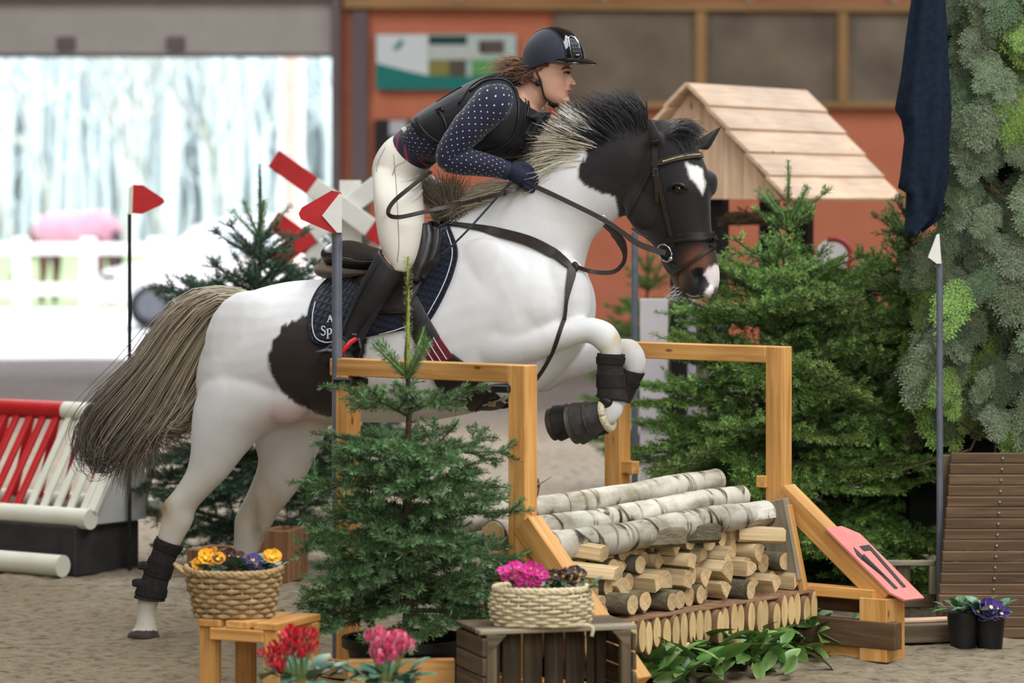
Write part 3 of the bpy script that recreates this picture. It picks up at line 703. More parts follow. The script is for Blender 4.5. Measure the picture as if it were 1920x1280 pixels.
ARMR = [.05, .074, .07, .062, .054, .05, .05, .042, .033]
TORSO = [(752, 247, 806, 310, .14), (778, 225, 838, 285, .145), (820, 194, 880, 290, .155), (862, 168, 938, 292, .165), (900, 148, 975, 280, .175), (935, 140, 1010, 238, .165), (960, 146, 1020, 212, .1)]
# skin body, continuous from head to feet
b = MB()
limb(b, [(1060, 194, 1043, 196, .018), (1065, 187, 1030, 193, .034), (1067, 179, 1012, 182, .05), (1068, 168, 998, 169, .06), (1068, 157, 988, 154, .067), (1067, 146, 984, 139, .072), (1069, 134, 982, 124, .075), (1067, 112, 985, 108, .075), (1056, 88, 998, 85, .066), (1042, 74, 1014, 72, .04)], 0)
limb(b, [(1028, 150, 985, 140, .05), (1030, 184, 980, 156, .054), (1012, 208, 965, 165, .056), (1000, 228, 945, 170, .07), (985, 240, 930, 175, .1)], 0, sub=2)
b.rings([[onplane(1068+dx, y, 0)+Vector((0, s*wd, 0)) for s, dx in ((-1, -6), (-.35, 1.5+k), (.35, 1.5+k), (1, -6))] for y, wd, k in ((136, .012, 0), (143, .011, 2), (150, .012, 6), (155, .016, 9), (159, .016, 8), (162, .012, 3))])
b.ell(onplane(1075, 157, .012), .011, .008, .007); b.ell(onplane(1075, 157, -.012), .011, .008, .007)
b.ell(onplane(1066, 168.5, 0), .012, .022, .0055); b.ell(onplane(1064.5, 174.5, 0), .012, .019, .006); b.ell(onplane(1060, 188, 0), .016, .02, .012)
b.ell(onplane(1066, 132, 0), .014, .05, .008)                                     # brow
b.ell(onplane(1006, 137, .072), .016, .008, .024)                                 # ear
b.ell(onplane(1006, 137, .072)+Vector((0, .144, 0)), .016, .008, .024)
limb(b, shr(TORSO, .9), 0)
lb = MB(); lb.tube(ARM, [r*.86 for r in ARMR], 12); limb(lb, shr(LEG, .9), 0); limb(lb, shr(SHIN, .86), 0)
b.ell(onplane(756, 298, 0), .07, .11, .07)
join(b, mirrored(lb))
bme, BV = remesh(b, .0045, 2)
bx, by = (BV @ np.array(HW)[:3, :3].T+np.array(HW)[:3, 3])[:, 0], None
W = BV @ np.array(HW)[:3, :3].T+np.array(HW)[:3, 3]; bx = W[:, 0]/W[:, 1]*F+CX; by = HY+(CH-W[:, 2])/W[:, 1]*F
sc = np.tile(np.array(C(214, 166, 142)), (len(BV), 1))
def sp(x, y, rx, ry, c, k):
    g = np.exp(-(((bx-x)/rx)**2+((by-y)/ry)**2))[:, None]*k; sc[:] = sc*(1-g)+np.array(C(*c))*g
sp(1050, 164, 12, 9, (208, 136, 118), .5); sp(1079, 156, 6, 6, (208, 134, 118), .6); sp(1006, 137, 8, 14, (206, 140, 122), .6)
sp(1068, 169, 7, 3.2, (176, 86, 84), .9); sp(1067, 175, 6, 3.2, (184, 92, 90), .9); sp(1068, 172, 5, 1.3, (70, 24, 26), .95); sp(1066, 137, 9, 5, (150, 104, 88), .6)
setcol(bme, np.c_[sc[:, :3], np.ones(len(sc))])
M['skin'] = vcol('skin', .5, .4, .05, .03, 300, .05, 30)
M['skin'].node_tree.nodes['Principled BSDF'].inputs['Subsurface Weight'].default_value = .08
body = link('body', bme, M['skin'], rider)
BB = BVHTree.FromPolygons([v.co.copy() for v in bme.vertices], [tuple(p.vertices) for p in bme.polygons])
def bhit(px, py, off=0): return hit(px, py, off, BB)[0]
# eye, brow, lashes
M['eyewhite'] = plain('eye_white', C(214, 206, 202), None, 20, .25); M['hairbrown'] = plain('brown_hair', C(62, 42, 30), C(84, 58, 40), 60, .6)
e = bhit(1065, 137.5); b = MB(); b.ell(e+Vector((-.006, .004, 0)), .010, .009, .008); ey = obj('eye', b, M['eyewhite'], rider, smooth=True)
b = MB(); b.ell(e+Vector((.001, -.001, 0)), .0045, .005, .005); obj('iris', b, M['eye'], ey, smooth=True)
b = MB(); b.tube(bez([bhit(1056, 137, .002), bhit(1062, 133.5, .003), bhit(1070, 135, .003)], 6), [.001, .002, .0024, .0024, .0022, .0018, .001], 6); obj('eyelash', b, M['skin_dark'], rider, smooth=True)
b = MB(); b.tube(bez([bhit(1052, 131, .002), bhit(1060, 126.5, .002), bhit(1070, 128.5, .002)], 6), [.001, .0028, .0032, .0032, .003, .002, .001], 6, ell=.5); obj('eyebrow', b, M['hairbrown'], rider, smooth=True)
# breeches
b = MB(); limb(b, [(752, 246, 806, 309, .142), (726, 262, 802, 326, .165), (706, 292, 797, 346, .175), (700, 322, 794, 362, .165), (706, 345, 790, 372, .12)], 0)
lb = MB(); limb(lb, LEG, 0); join(b, mirrored(lb))
M['breeches'] = plain('cream_breeches', C(214, 206, 192), C(226, 219, 206), 12, .75, .25, .12, 60, sheen=.15)
br = garment('breeches', b, .0065, M['breeches'], sm=4)
BR = BVHTree.FromPolygons([v.co.copy() for v in br.data.vertices], [tuple(p.vertices) for p in br.data.polygons])
def seam(name, pts, off, rad, mat, parent, tree, n=14):
    mb = MB(); mb.tube([hit(p.x, p.y, off, tree)[0] for p in bez([Vector((q[0], q[1], 0)) for q in pts], n)], rad, 6); return obj(name, mb, mat, parent, smooth=True)
M['seam'] = plain('seam_thread', C(150, 142, 128), None, 20, .8)
seam('seam', [(738, 290), (742, 340), (746, 400), (748, 460), (745, 490)], .0012, .0014, M['seam'], br, BR)
seam('pocket_seam', [(770, 278), (762, 300), (742, 312), (735, 330)], .0012, .0013, M['seam'], br, BR)
seam('welt_pocket', [(723, 276), (711, 300), (706, 322)], .0012, .0016, M['seam'], br, BR)
for q in ([(790, 322), (775, 335), (752, 342)], [(795, 336), (780, 352), (760, 362)], [(796, 350), (784, 368), (770, 380)]):
    seam('crease', q, .002, [.001]*3+[.004]*8+[.001]*4, M['breeches'], br, BR)
# belt
def girdle(a, c, w, hw, mat, name, parent=None):
    """a band round the body between outline points a (back) and c (front), hw = half height in px along the body"""
    mb = MB(); R = []
    ax = Vector((c[0]-a[0], c[1]-a[1], 0)).normalized(); nrm = Vector((ax.y, -ax.x, 0))
    for k in (-1, -.9, .9, 1):
        g = 1 if abs(k) < 1 else .985
        mx, my = (a[0]+c[0])/2+nrm.x*hw*k, (a[1]+c[1])/2+nrm.y*hw*k; hx, hy = (c[0]-a[0])/2*g, (c[1]-a[1])/2*g
        R.append(station(mx-hx, my-hy, mx+hx, my+hy, w*g, n=36))
    mb.rings(R); return obj(name, mb, mat, rider if parent is None else parent, smooth=40)
x = NT('belt_cloth'); rough(x, .7)
at = x.n('ShaderNodeTexCoord'); sx = x.n('ShaderNodeSeparateXYZ'); wv = x.n('ShaderNodeTexWave', i_Scale=9.0); x.l(at, 'Object', wv, 'Vector')
rp = x.ramp([(.0, C(34, 32, 58)), (.86, C(40, 38, 66)), (.93, C(150, 34, 50)), (1, C(150, 34, 50))]); x.l(wv, 'Fac', rp, 0); x.l(rp, 0, x.b, 'Base Color'); M['belt'] = x.m
belt = girdle((751, 244), (809, 312), .15, 8.5, M['belt'], 'belt')
b = MB(); b.rings([station(752+k*7, 240-k*3, 764+k*7, 256-k*3, .006, .12, n=8) for k in (0, 1)]); obj('belt_loop', b, M['breeches'], belt)
# shirt with small white dots
def dots(name, base, sp, r):
    x = NT(name); rough(x, .75, .25, .2)
    at = x.n('ShaderNodeAttribute', attribute_name='gc'); mp = x.n('ShaderNodeMapping'); mp.inputs['Rotation'].default_value = (0, 0, math.radians(45)); mp.inputs['Scale'].default_value = (1/sp, 1/sp, 0)
    x.l(at, 'Vector', mp, 'Vector'); fr = x.n('ShaderNodeVectorMath', operation='FRACTION'); x.l(mp, 0, fr, 0)
    su = x.n('ShaderNodeVectorMath', operation='SUBTRACT'); su.inputs[1].default_value = (.5, .5, 0); x.l(fr, 0, su, 0)
    ln = x.n('ShaderNodeVectorMath', operation='LENGTH'); x.l(su, 0, ln, 0); lt = x.n('ShaderNodeMath', operation='LESS_THAN'); lt.inputs[1].default_value = r; x.l(ln, 'Value', lt, 0)
    mx = x.n('ShaderNodeMix', data_type='RGBA'); mx.inputs[6].default_value = base; mx.inputs[7].default_value = C(216, 216, 226); x.l(lt, 0, mx, 0); x.l(mx, 2, x.b, 'Base Color'); return x.m
M['shirt'] = dots('spotted_navy_cloth', C(30, 31, 52), .021, .1)
def sleeve(mb, pts, rad, flip=1, n=26, sub=4):
    rr = bez([Vector((r, 0, 0)) for r in rad], (len(pts)-1)*sub); pp = bez(pts, (len(pts)-1)*sub); R = []; g = []; L = 0; ref = None
    for i, p in enumerate(pp):
        t = (pp[min(i+1, len(pp)-1)]-pp[max(i-1, 0)]).normalized(); u = Vector((0, 1, 0)); u = (u-t*u.dot(t)).normalized(); bb = t.cross(u)
        if i: L += (p-pp[i-1]).length
        r = rr[i].x*(1+.02*math.sin(L*95)+.018*math.sin(L*61+1))
        R.append([p+(u*math.cos(2*math.pi*k/n)+bb*math.sin(2*math.pi*k/n))*r for k in range(n)])
        g += [(L, 2*math.pi*k/n*.055, 0) for k in range(n)]
    if flip < 0: R = [[Vector((q.x, -q.y, q.z)) for q in r] for r in R]
    return mb.rings(R, True, g)
b = MB(); sleeve(b, ARM, ARMR); shirt = obj('shirt_sleeve', b, M['shirt'], rider, smooth=True)
b = MB(); sleeve(b, ARM, ARMR, -1); obj('shirt_sleeve', b, M['shirt'], rider, smooth=True)
b = MB(); R = []; g = []
st = [(756, 241, 812, 306, .146), (770, 230, 822, 300, .15), (790, 214, 850, 294, .155), (830, 196, 890, 288, .155)]
for i, s in enumerate(st):
    r = station(*s, n=40); R.append(r); g += [(i*.045, k/40*.75, 0) for k in range(40)]
b.rings(R, True, g); obj('shirt', b, M['shirt'], rider, smooth=True)
b = MB()                                                              # cuff
for s in (1,):
    b.tube([lerp(ARM[-2], ARM[-1], .72), lerp(ARM[-2], ARM[-1], 1.08)], [.037, .036], 16)
obj('cuff', b, plain('navy_cuff', C(26, 27, 46), C(32, 33, 54), 40, .7), rider, smooth=40)
# vest
M['vest'] = plain('black_vest', C(25, 25, 28), C(34, 34, 37), 22, .62, .35, .35, 34)
b = MB(); limb(b, [(777, 219, 836, 266, .168), (800, 203, 862, 284, .172), (826, 187, 888, 292, .176), (864, 163, 938, 298, .182), (900, 145, 985, 290, .19), (932, 136, 1012, 246, .175), (957, 141, 1018, 214, .115)], 0, pw=2.3)
# V neck stays open in front: two front panels standing off the chest
limb(b, [(985, 214, 1006, 226, .03, .075), (1000, 205, 1034, 212, .02, .055), (1005, 225, 1034, 212, .03, .05), (985, 262, 1022, 240, .05, .04), (975, 292, 1004, 292, .05, .03)], 0)
vest = garment('vest', b, .007, M['vest'], sm=3)
VB = BVHTree.FromPolygons([v.co.copy() for v in vest.data.vertices], [tuple(p.vertices) for p in vest.data.polygons])
M['vestedge'] = plain('vest_binding', C(20, 20, 22), C(28, 28, 30), 60, .5)
seam('armhole_binding', [(880, 172), (910, 152), (945, 150), (966, 170), (972, 205), (966, 245), (945, 272), (905, 284)], .003, .006, M['vestedge'], vest, VB, 30)
seam('armhole_binding', [(860, 196), (885, 160), (925, 143), (958, 152), (982, 178), (984, 215), (975, 255), (950, 288)], .002, .004, M['vestedge'], vest, VB, 30)
seam('collar_binding', [(942, 142), (966, 150), (980, 166), (988, 188), (990, 206), (988, 220)], .003, .006, M['vestedge'], vest, VB, 20)
seam('hem_binding', [(779, 221), (788, 236), (800, 250), (818, 262), (838, 272)], .003, .005, M['vestedge'], vest, VB, 20)
seam('side_strap', [(822, 205), (832, 222), (838, 240), (836, 262)], .004, .006, M['vestedge'], vest, VB, 12)
b = MB(); L, N = hit(826, 207, .006, VB); b.box(L, (.03, .012, .022), frame((1, 0, .5)).to_3x3()); obj('buckle', b, M['black'], vest)
b = MB(); L, N = hit(992, 258, .006, VB); b.box(L, (.03, .014, .024), frame((1, 0, -.8)).to_3x3()); obj('buckle', b, M['black'], vest)
b = MB(); R = []
for t in np.linspace(0, 1, 8):
    p = Vector((lerp(818, 866, t), lerp(192, 164, t), 0)); R.append([onplane(p.x-1.5, p.y-3, v) for v in np.linspace(-.1, .1, 9)])
b.grid(R); sheet = obj('number_bib', b, plain('white_bib', C(214, 212, 214), C(224, 222, 224), 8, .7), vest, smooth=True)
b = MB(); b.tube(bez([onplane(1004, 210, .05), onplane(1012, 212, .03), onplane(1020, 205, .01)], 6), .0012, 5); obj('necklace', b, M['chrome'], rider, smooth=True)
# gloved hands, fingers closed on the reins
def glove(w, f, up, out):
    f, up, out = Vector(f).normalized(), Vector(up).normalized(), Vector(out).normalized(); mb = MB()
    q = lambda a, c, d: w+f*a+up*c+out*d
    mb.tube([q(-.012, 0, 0), q(.015, 0, 0), q(.05, .0, .004), q(.083, .0, .002)], [.03, .031, .036, .034], 14, ell=.62, up=up)
    for k, (h, ln) in enumerate(((.030, .95), (.010, 1.06), (-.011, 1.0), (-.031, .82))):
        a0 = q(.075, h, .006); a1 = q(.075+.034*ln, h*.96-.004, -.008); a2 = q(.075+.026*ln, h*.93-.008, -.036); a3 = q(.05, h*.9-.01, -.043)
        mb.tube(bez([a0, a1, a2, a3], 9), [.0112, .0118, .0116, .0112, .0112, .0108, .0104, .0102, .0098, .008], 10)
    mb.tube(bez([q(.02, .028, -.006), q(.05, .043, -.014), q(.075, .044, -.02), q(.096, .036, -.026)], 8), [.014, .0145, .014, .013, .0125, .012, .0118, .011, .008], 10)
    return mb
wr = ARM[-1]; fdir = onplane(988, 336, .125)-wr
b = glove(wr, fdir, (.12, -.15, 1), (0, -1, 0)); join(b, MB()); 
M['glove'] = plain('navy_glove', C(28, 29, 50), C(36, 38, 62), 60, .7, .3, .2, 240)
gme, _ = remesh(b, .0032, 2); link('glove', gme, M['glove'], rider)
b2 = MB(); b2.v = [(p[0], -p[1], p[2]) for p in b.v]; b2.f = [f[::-1] for f in b.f]; b2.m = b.m; b2.g = b.g; b2.c = b.c
gme, _ = remesh(b2, .0032, 2); link('glove', gme, M['glove'], rider)
# tall boots
lb = MB(); limb(lb, SHIN, 0)
lb.tube([onplane(646, 645, .34), onplane(640, 662, .36), onplane(648, 678, .39), onplane(660, 688, .42)], [.042, .043, .042, .034], 14, ell=.85)   # foot in the iron
lb.tube([onplane(642, 652, .33), onplane(614, 668, .32), onplane(606, 674, .32)], [.04, .033, .026], 12)
M['boot'] = plain('black_boot', C(30, 29, 31), C(46, 44, 47), 26, .48, .45, .3, 30)
bt = MB(); join(bt, lb); bme2, _ = remesh(bt, .006, 3); boot = link('boot', bme2, M['boot'], rider)
ml = MB(); ml.v = [(p[0], -p[1], p[2]) for p in lb.v]; ml.f = [f[::-1] for f in lb.f]; ml.m = lb.m; ml.g = lb.g; ml.c = lb.c
bme3, _ = remesh(ml, .006, 3); link('boot', bme3, M['boot'], rider)
BT = BVHTree.FromPolygons([v.co.copy() for v in bme2.vertices], [tuple(p.vertices) for p in bme2.polygons])
seam('boot_seam', [(722, 470), (706, 500), (680, 545), (656, 595), (644, 630)], .001, .0025, M['vestedge'], boot, BT)
seam('boot_top', [(714, 470), (728, 466), (738, 480), (748, 500), (758, 508)], .002, .004, M['vestedge'], boot, BT)
seam('laces', [(640, 628), (652, 640), (664, 648)], .003, .004, M['vestedge'], boot, BT)
b = MB(); b.tube(bez([onplane(612, 656, .36), onplane(630, 658, .385), onplane(655, 650, .38)], 8), .006, 8); b.tube([onplane(612, 656, .36), onplane(594, 660, .34)], [.006, .004], 8); obj('spur', b, M['steel'], boot, smooth=True)
# riding helmet
M['helmet'] = plain('navy_helmet', C(30, 31, 46), C(40, 41, 58), 120, .72, .35, .25, 400, sheen=.2); M['gloss'] = plain('glossy_black', C(12, 12, 16), C(16, 16, 20), 10, .08, .6)
helm = None
hc = onplane(1036, 112, 0); ta = math.radians(-4)
def hpnt(lat, lon, k=1.0):
    """lat from the crown (0) down to the rim (1), lon round from the brow"""
    th = lat*math.radians(98); rx, ry, rz = .122*k, .104*k, .122*k
    x_ = rx*math.sin(th)*math.cos(lon); y_ = -ry*math.sin(th)*math.sin(lon); z_ = rz*math.cos(th)
    z_ -= .028*max(0, -math.cos(lon))*lat**3
    p = Vector((x_+.003, y_, z_)); return hc+Matrix.Rotation(ta, 3, 'Y') @ p
b = MB(); R = []
for i in range(15):
    R.append([hpnt(.02+.98*i/14, 2*math.pi*k/40) for k in range(40)])
R += [[hpnt(1, 2*math.pi*k/40, .93) for k in range(40)], [hpnt(.9, 2*math.pi*k/40, .9) for k in range(40)]]
b.rings(R, True); helm = obj('helmet', b, M['helmet'], rider, smooth=60)
LON0 = .42                                                              # the head is turned a little to the viewer
def hdeco(th, wd, k=1.0):
    """point of the helmet's middle band: th from the brow (+98 deg) over the crown to the nape, wd sideways"""
    u = Vector((math.sin(th), -wd, math.cos(th))).normalized(); u = Matrix.Rotation(-LON0, 3, 'Z') @ u
    z_ = .122*u.z-(.028*max(0, -u.x)*(1-max(0, u.z))**3 if u.x < 0 else 0)
    return hc+Matrix.Rotation(ta, 3, 'Y') @ Vector((.122*k*u.x+.003, .104*k*u.y, z_*k))
b = MB(); R = []                                                       # glossy band over the crown, front to back
for i in range(29):
    th = math.radians(98-188*i/28); hw_ = .30+.14*max(0, math.sin(th))
    R.append([hdeco(th, hw_*(k-4)/4, 1.004+.012*(1-((k-4)/4)**2)) for k in range(9)])
b.grid(R); obj('centre_panel', b, M['gloss'], helm, smooth=True)
b = MB(); b.tube([R[i][0] for i in range(29)], .0024, 6); obj('panel_piping', b, M['black'], helm, smooth=True); b = MB(); b.tube([R[i][8] for i in range(29)], .0024, 6); obj('panel_piping', b, M['black'], helm, smooth=True)
b = MB(); R = []                                                       # visor
for k in range(17):
    lon = (k-8)/8*1.15; p0 = hpnt(.97, lon, 1.0); ext = .050*math.cos(lon/1.15*1.45)
    d = Vector((math.cos(lon), -math.sin(lon)*.6, -.26)).normalized()
    R.append([p0+Vector((0, 0, .006)), p0+d*ext*.5+Vector((0, 0, .006)), p0+d*ext+Vector((0, 0, -.001)), p0+d*ext+Vector((0, 0, -.005)), p0+d*ext*.5+Vector((0, 0, -.004)), p0+Vector((0, 0, -.006))])
b.rings(R); obj('visor', b, M['gloss'], helm, smooth=50)
D = math.radians; b = MB()                                             # bright outline of the front vent
vo = [(92, -.24), (66, -.22), (54, -.15), (50, 0), (54, .15), (66, .22), (92, .24), (92, -.24)]
b.tube([hdeco(D(a), c, 1.03) for a, c in vo], .0024, 6); vt = obj('vent_outline', b, M['chrome'], helm, smooth=True)
b = MB(); b.grid([[hdeco(D(la), wd, 1.022) for wd in (-.2, -.1, 0, .1, .2)] for la in (90, 78, 66, 55)]); vent = obj('front_vent', b, M['black'], helm, smooth=True)
for la in (60, 67, 74, 81): b = MB(); b.tube([hdeco(D(la), wd, 1.028) for wd in (-.17, -.08, 0, .08, .17)], .0014, 5); obj('vent_bar', b, M['steel'], vent, smooth=True)
for wd in (-.1, 0, .1): b = MB(); b.tube([hdeco(D(la), wd, 1.028) for la in (55, 70, 84)], .0012, 5); obj('vent_bar', b, M['steel'], vent, smooth=True)
b = MB()
for wd in (-.075, -.025, .025, .075): b.box(hdeco(D(87), wd, 1.036), (.004, .004, .006), ch=.0005)
obj('emblem', b, M['chrome'], helm)
# harness
M['strap'] = plain('harness_strap', C(20, 20, 22), C(30, 30, 32), 80, .55)
b = MB()
def webbing(mb, pts, w=.007, n=14):
    for s in (1, -1):
        pp = [Vector((p.x, p.y*s, p.z)) for p in bez(pts, n)]; mb.tube(pp, w, 8, ell=.4, up=(0, s, 0))
webbing(b, [bhit(1001, 118, .012), bhit(1012, 146, .008), bhit(1018, 166, .006), bhit(1024, 182, .008), onplane(1040, 197, .02), onplane(1044, 198, 0)])
webbing(b, [bhit(990, 134, .012), bhit(998, 150, .008), bhit(1010, 157, .008)])
obj('harness', b, M['strap'], helm, smooth=True)
b = MB(); L = bhit(1011, 155, .01); b.ell(L, .012, .007, .012); obj('harness_clip', b, M['black'], helm, smooth=True)
b = MB(); b.tube(bez([onplane(1030, 193, .03), onplane(1040, 199, .0), onplane(1030, 193, -.03)], 8), .009, 8, ell=.6); obj('chin_pad', b, M['strap'], helm, smooth=True)
# hair: pulled back under the helmet, ponytail blowing behind
hb = lambda t, s, r, k: mixc((70, 46, 32), (150, 108, 74), ((k*37) % 100)/100*.8+.2*s)
hair('hair', [[(1030, 118), (1004, 122), (985, 140)], [(1024, 124), (1010, 128), (990, 144)], [(996, 142), (984, 148), (972, 150)]], 260, .066, .006, .0014, hb, 21, rider, seg=6, jit=3)
hair('ponytail', [[(988, 118), (965, 110), (945, 114), (930, 122)], [(990, 126), (968, 122), (950, 128), (926, 130)], [(990, 134), (972, 136), (955, 134), (938, 138)], [(988, 140), (978, 146), (965, 142), (955, 148)]], 420, .02, .025, .0015, hb, 22, rider, seg=9, wob=.009, jit=6)

# ================================================================ saddle, bridle and boots of the horse
def strap3(mb, pts, nrm, w, th=.003):
    R = []; n = len(pts); ws = w if hasattr(w, '__len__') else [w]*n; L = 0; g = []
    for i, p in enumerate(pts):
        t = (pts[min(i+1, n-1)]-pts[max(i-1, 0)]).normalized(); N = nrm[i]; N = (N-t*N.dot(t)).normalized(); B = t.cross(N); h = ws[i]/2
        if i: L += (p-pts[i-1]).length
        R.append([p+B*h*.9+N*th, p+B*h+N*th*.5, p+B*h-N*th*.5, p-B*h-N*th*.5, p-B*h+N*th*.5, p-B*h*.9+N*th])
        g += [(L, k*.01, 0) for k in range(6)]
    return mb.rings(R, True, g)
def strap(mb, px, w, off=.006, th=.003, n=None, tree=None, sm=2):
    """leather strap lying on the horse along a drawn line"""
    n = n or 6*len(px); q = bez([Vector((p[0], p[1], 0)) for p in px], n); H = [hit(p.x, p.y, off, tree) for p in q]
    pts = [h[0] for h in H]; nr = [h[1] for h in H]
    for _ in range(sm):
        pts = [pts[0]]+[(pts[i-1]+pts[i]*2+pts[i+1])/4 for i in range(1, len(pts)-1)]+[pts[-1]]
        nr = [nr[0]]+[(nr[i-1]+nr[i]*2+nr[i+1]).normalized() for i in range(1, len(nr)-1)]+[nr[-1]]
    if hasattr(w, '__len__'): w = [v.x for v in bez([Vector((x, 0, 0)) for x in w], n)]
    strap3(mb, pts, nr, w, th); return pts, nr
def flip(mb, src):
    o = len(mb.v); mb.v += [(p[0], -p[1], p[2]) for p in src.v]; mb.f += [tuple(i+o for i in f)[::-1] for f in src.f]; mb.m += src.m; mb.g += src.g; mb.c += src.c
def both(src):
    b = MB(); join(b, src); flip(b, src); return b
def patch(L, R, n, m, off, th, tree=None, bul=0):
    """padded sheet laid on the horse between a left and a right outline (pixels)"""
    L = bez([Vector((p[0], p[1], 0)) for p in L], n); R = bez([Vector((p[0], p[1], 0)) for p in R], n); rows = []; gg = []; nrm = []
    for i in range(n+1):
        row = []; nr = []
        for j in range(m+1):
            q = L[i].lerp(R[i], j/m); p, N = hit(q.x, q.y, off, tree); row.append(p); nr.append(N); 
        rows.append(row); nrm.append(nr)
    for _ in range(2):
        rows = [[(rows[max(i-1, 0)][j]+rows[min(i+1, n)][j]+rows[i][max(j-1, 0)]+rows[i][min(j+1, m)]+rows[i][j]*2)/6 if 0 < i < n and 0 < j < m else rows[i][j] for j in range(m+1)] for i in range(n+1)]
    mb = MB(); top = []; w = m+1
    for i in range(n+1):
        for j in range(m+1):
            e = min(i, n-i, j, m-j); k = min(1, e/2)
            top.append(rows[i][j]+nrm[i][j]*(th*(.35+.65*k)+bul*math.sin(math.pi*i/n)*math.sin(math.pi*j/m)))
    bot = [rows[i][j]-nrm[i][j]*th*.3 for i in range(n+1) for j in range(m+1)]
    vs = top+bot; N = len(top); fs = []
    for i in range(n):
        for j in range(m):
            a = i*w+j; fs.append((a, a+1, a+w+1, a+w)); fs.append((N+a, N+a+w, N+a+w+1, N+a+1))
    edge = [j for j in range(m+1)]+[i*w+m for i in range(1, n+1)]+[n*w+j for j in range(m-1, -1, -1)]+[i*w for i in range(n-1, 0, -1)]
    for a, c in zip(edge, edge[1:]+edge[:1]): fs.append((c, a, N+a, N+c))
    mb.add(vs, fs, [(p.x, p.z, 0) for p in vs]); mb.edge = [top[i] for i in edge]; return mb
def quilt(name, c1, c2, s):
    x = NT(name); rough(x, .8, .2, .2)
    at = x.n('ShaderNodeAttribute', attribute_name='gc'); mp = x.n('ShaderNodeMapping'); mp.inputs['Rotation'].default_value = (0, 0, math.radians(12)); mp.inputs['Scale'].default_value = (1/s, 1/s, 0); x.l(at, 'Vector', mp, 'Vector')
    sp_ = x.n('ShaderNodeSeparateXYZ'); x.l(mp, 0, sp_, 0); o = []
    for ax in (0, 1):
        f = x.n('ShaderNodeMath', operation='PINGPONG'); f.inputs[1].default_value = .5; x.l(sp_, ax, f, 0); o.append(f)
    mn = x.n('ShaderNodeMath', operation='MINIMUM'); x.l(o[0], 0, mn, 0); x.l(o[1], 0, mn, 1)
    rp = x.ramp([(0, c1), (.12, c2)]); x.l(mn, 0, rp, 0); x.l(rp, 0, x.b, 'Base Color')
    bp = x.n('ShaderNodeBump', i_Strength=.9, i_Distance=.012); x.l(mn, 0, bp, 'Height'); x.l(bp, 0, x.b, 'Normal'); return x.m
def pair(name, src, mats, parent, **k):
    o = obj(name, src, mats, parent, **k); f = MB(); flip(f, src); obj(name, f, mats, parent, **k); return o
def opair(name, src, mats, parent, **k):
    o = obj(name, src, mats, parent, **k); f = oside(src); n = len(src.v); m = len(src.f)
    f.v = f.v[n:]; f.f = [tuple(i-n for i in q) for q in f.f[m:]]; f.m = f.m[m:]; f.g = f.g[n:]; f.c = f.c[n:]; obj(name, f, mats, parent, **k); return o
def tack(name, label, cat, group=None): return thing(name, label, cat, HC, -YAW, group)
# ---- saddle pad
pad = tack('saddle_pad', 'navy quilted saddle pad with white piping under the saddle', 'saddle pad')
PL = [(618, 524), (596, 548), (583, 580), (581, 612), (588, 638), (606, 646)]
PR = [(842, 424), (858, 470), (852, 508), (834, 552), (806, 600), (786, 612)]
pm = patch(PL, PR, 26, 40, .006, .012)
pm2 = patch([(640, 518), (660, 520), (690, 508)], [(840, 424), (838, 424), (836, 426)], 3, 3, .0, .004)
M['quilt'] = quilt('navy_quilt', C(13, 16, 26), C(23, 30, 46), .0245)
padm = pair('pad', pm, M['quilt'], pad, smooth=True)
PB = BVHTree.FromPolygons([Vector(p) for p in pm.v], pm.f)
b = MB(); e = pm.edge; b.tube(e+[e[0]], .0045, 6); M['navyb'] = plain('navy_binding', C(16, 19, 32), C(22, 26, 42), 60, .7); pair('binding', b, M['navyb'], pad, smooth=True)
M['whitecord'] = plain('white_cord', C(216, 216, 220), None, 20, .7)
for line in ([(592, 566), (587, 590), (587, 615), (594, 634), (610, 641), (640, 637), (690, 630), (745, 617), (785, 606)], [(838, 432), (848, 470), (842, 505), (826, 545), (800, 592)]):
    b = MB(); b.tube([hit(p.x, p.y, .003, PB)[0] for p in bez([Vector((q[0], q[1], 0)) for q in line], 30)], .0022, 6); pair('piping', b, M['whitecord'], pad, smooth=True)
# embroidered letters on the corner of the pad
b = MB()
def stroke(pts, w):
    q = bez([Vector((p[0], p[1], 0)) for p in pts], 10); H = [hit(p.x, p.y, .003, PB) for p in q]; s = 1/490
    strap3(b, [h[0] for h in H], [h[1] for h in H], [v.x*s for v in bez([Vector((x, 0, 0)) for x in w], 10)], .0015)
stroke([(615, 604), (619.5, 592)], (1.2, 1.4)); stroke([(619, 592), (624.5, 604)], (2.6, 2.8)); stroke([(617, 599.5), (622, 599)], (1.1, 1.1)); stroke([(613, 604), (617, 603.6)], (1.2, 1.2)); stroke([(622, 604), (627, 603.6)], (1.2, 1.2))
stroke([(610.5, 614.5), (608, 611.5), (604.5, 612.5), (604, 616.5), (607, 619.5), (610.5, 622), (610, 627), (606, 629), (602.5, 626)], (1.6, 2, 2, 2.2, 2.6, 2.2, 2, 2, 1.6))
stroke([(615, 617), (615.5, 634)], (2.6, 2.4)); stroke([(615, 618.5), (619, 616), (622, 619), (621.5, 624.5), (618, 627), (615.5, 625.5)], (1.2, 1.8, 2.6, 2.6, 1.6, 1.2)); stroke([(612.5, 618), (615, 617)], (1.2, 1.2)); stroke([(613, 634.4), (618, 633.8)], (1.2, 1.2))
obj('lettering', b, M['whitecord'], pad)
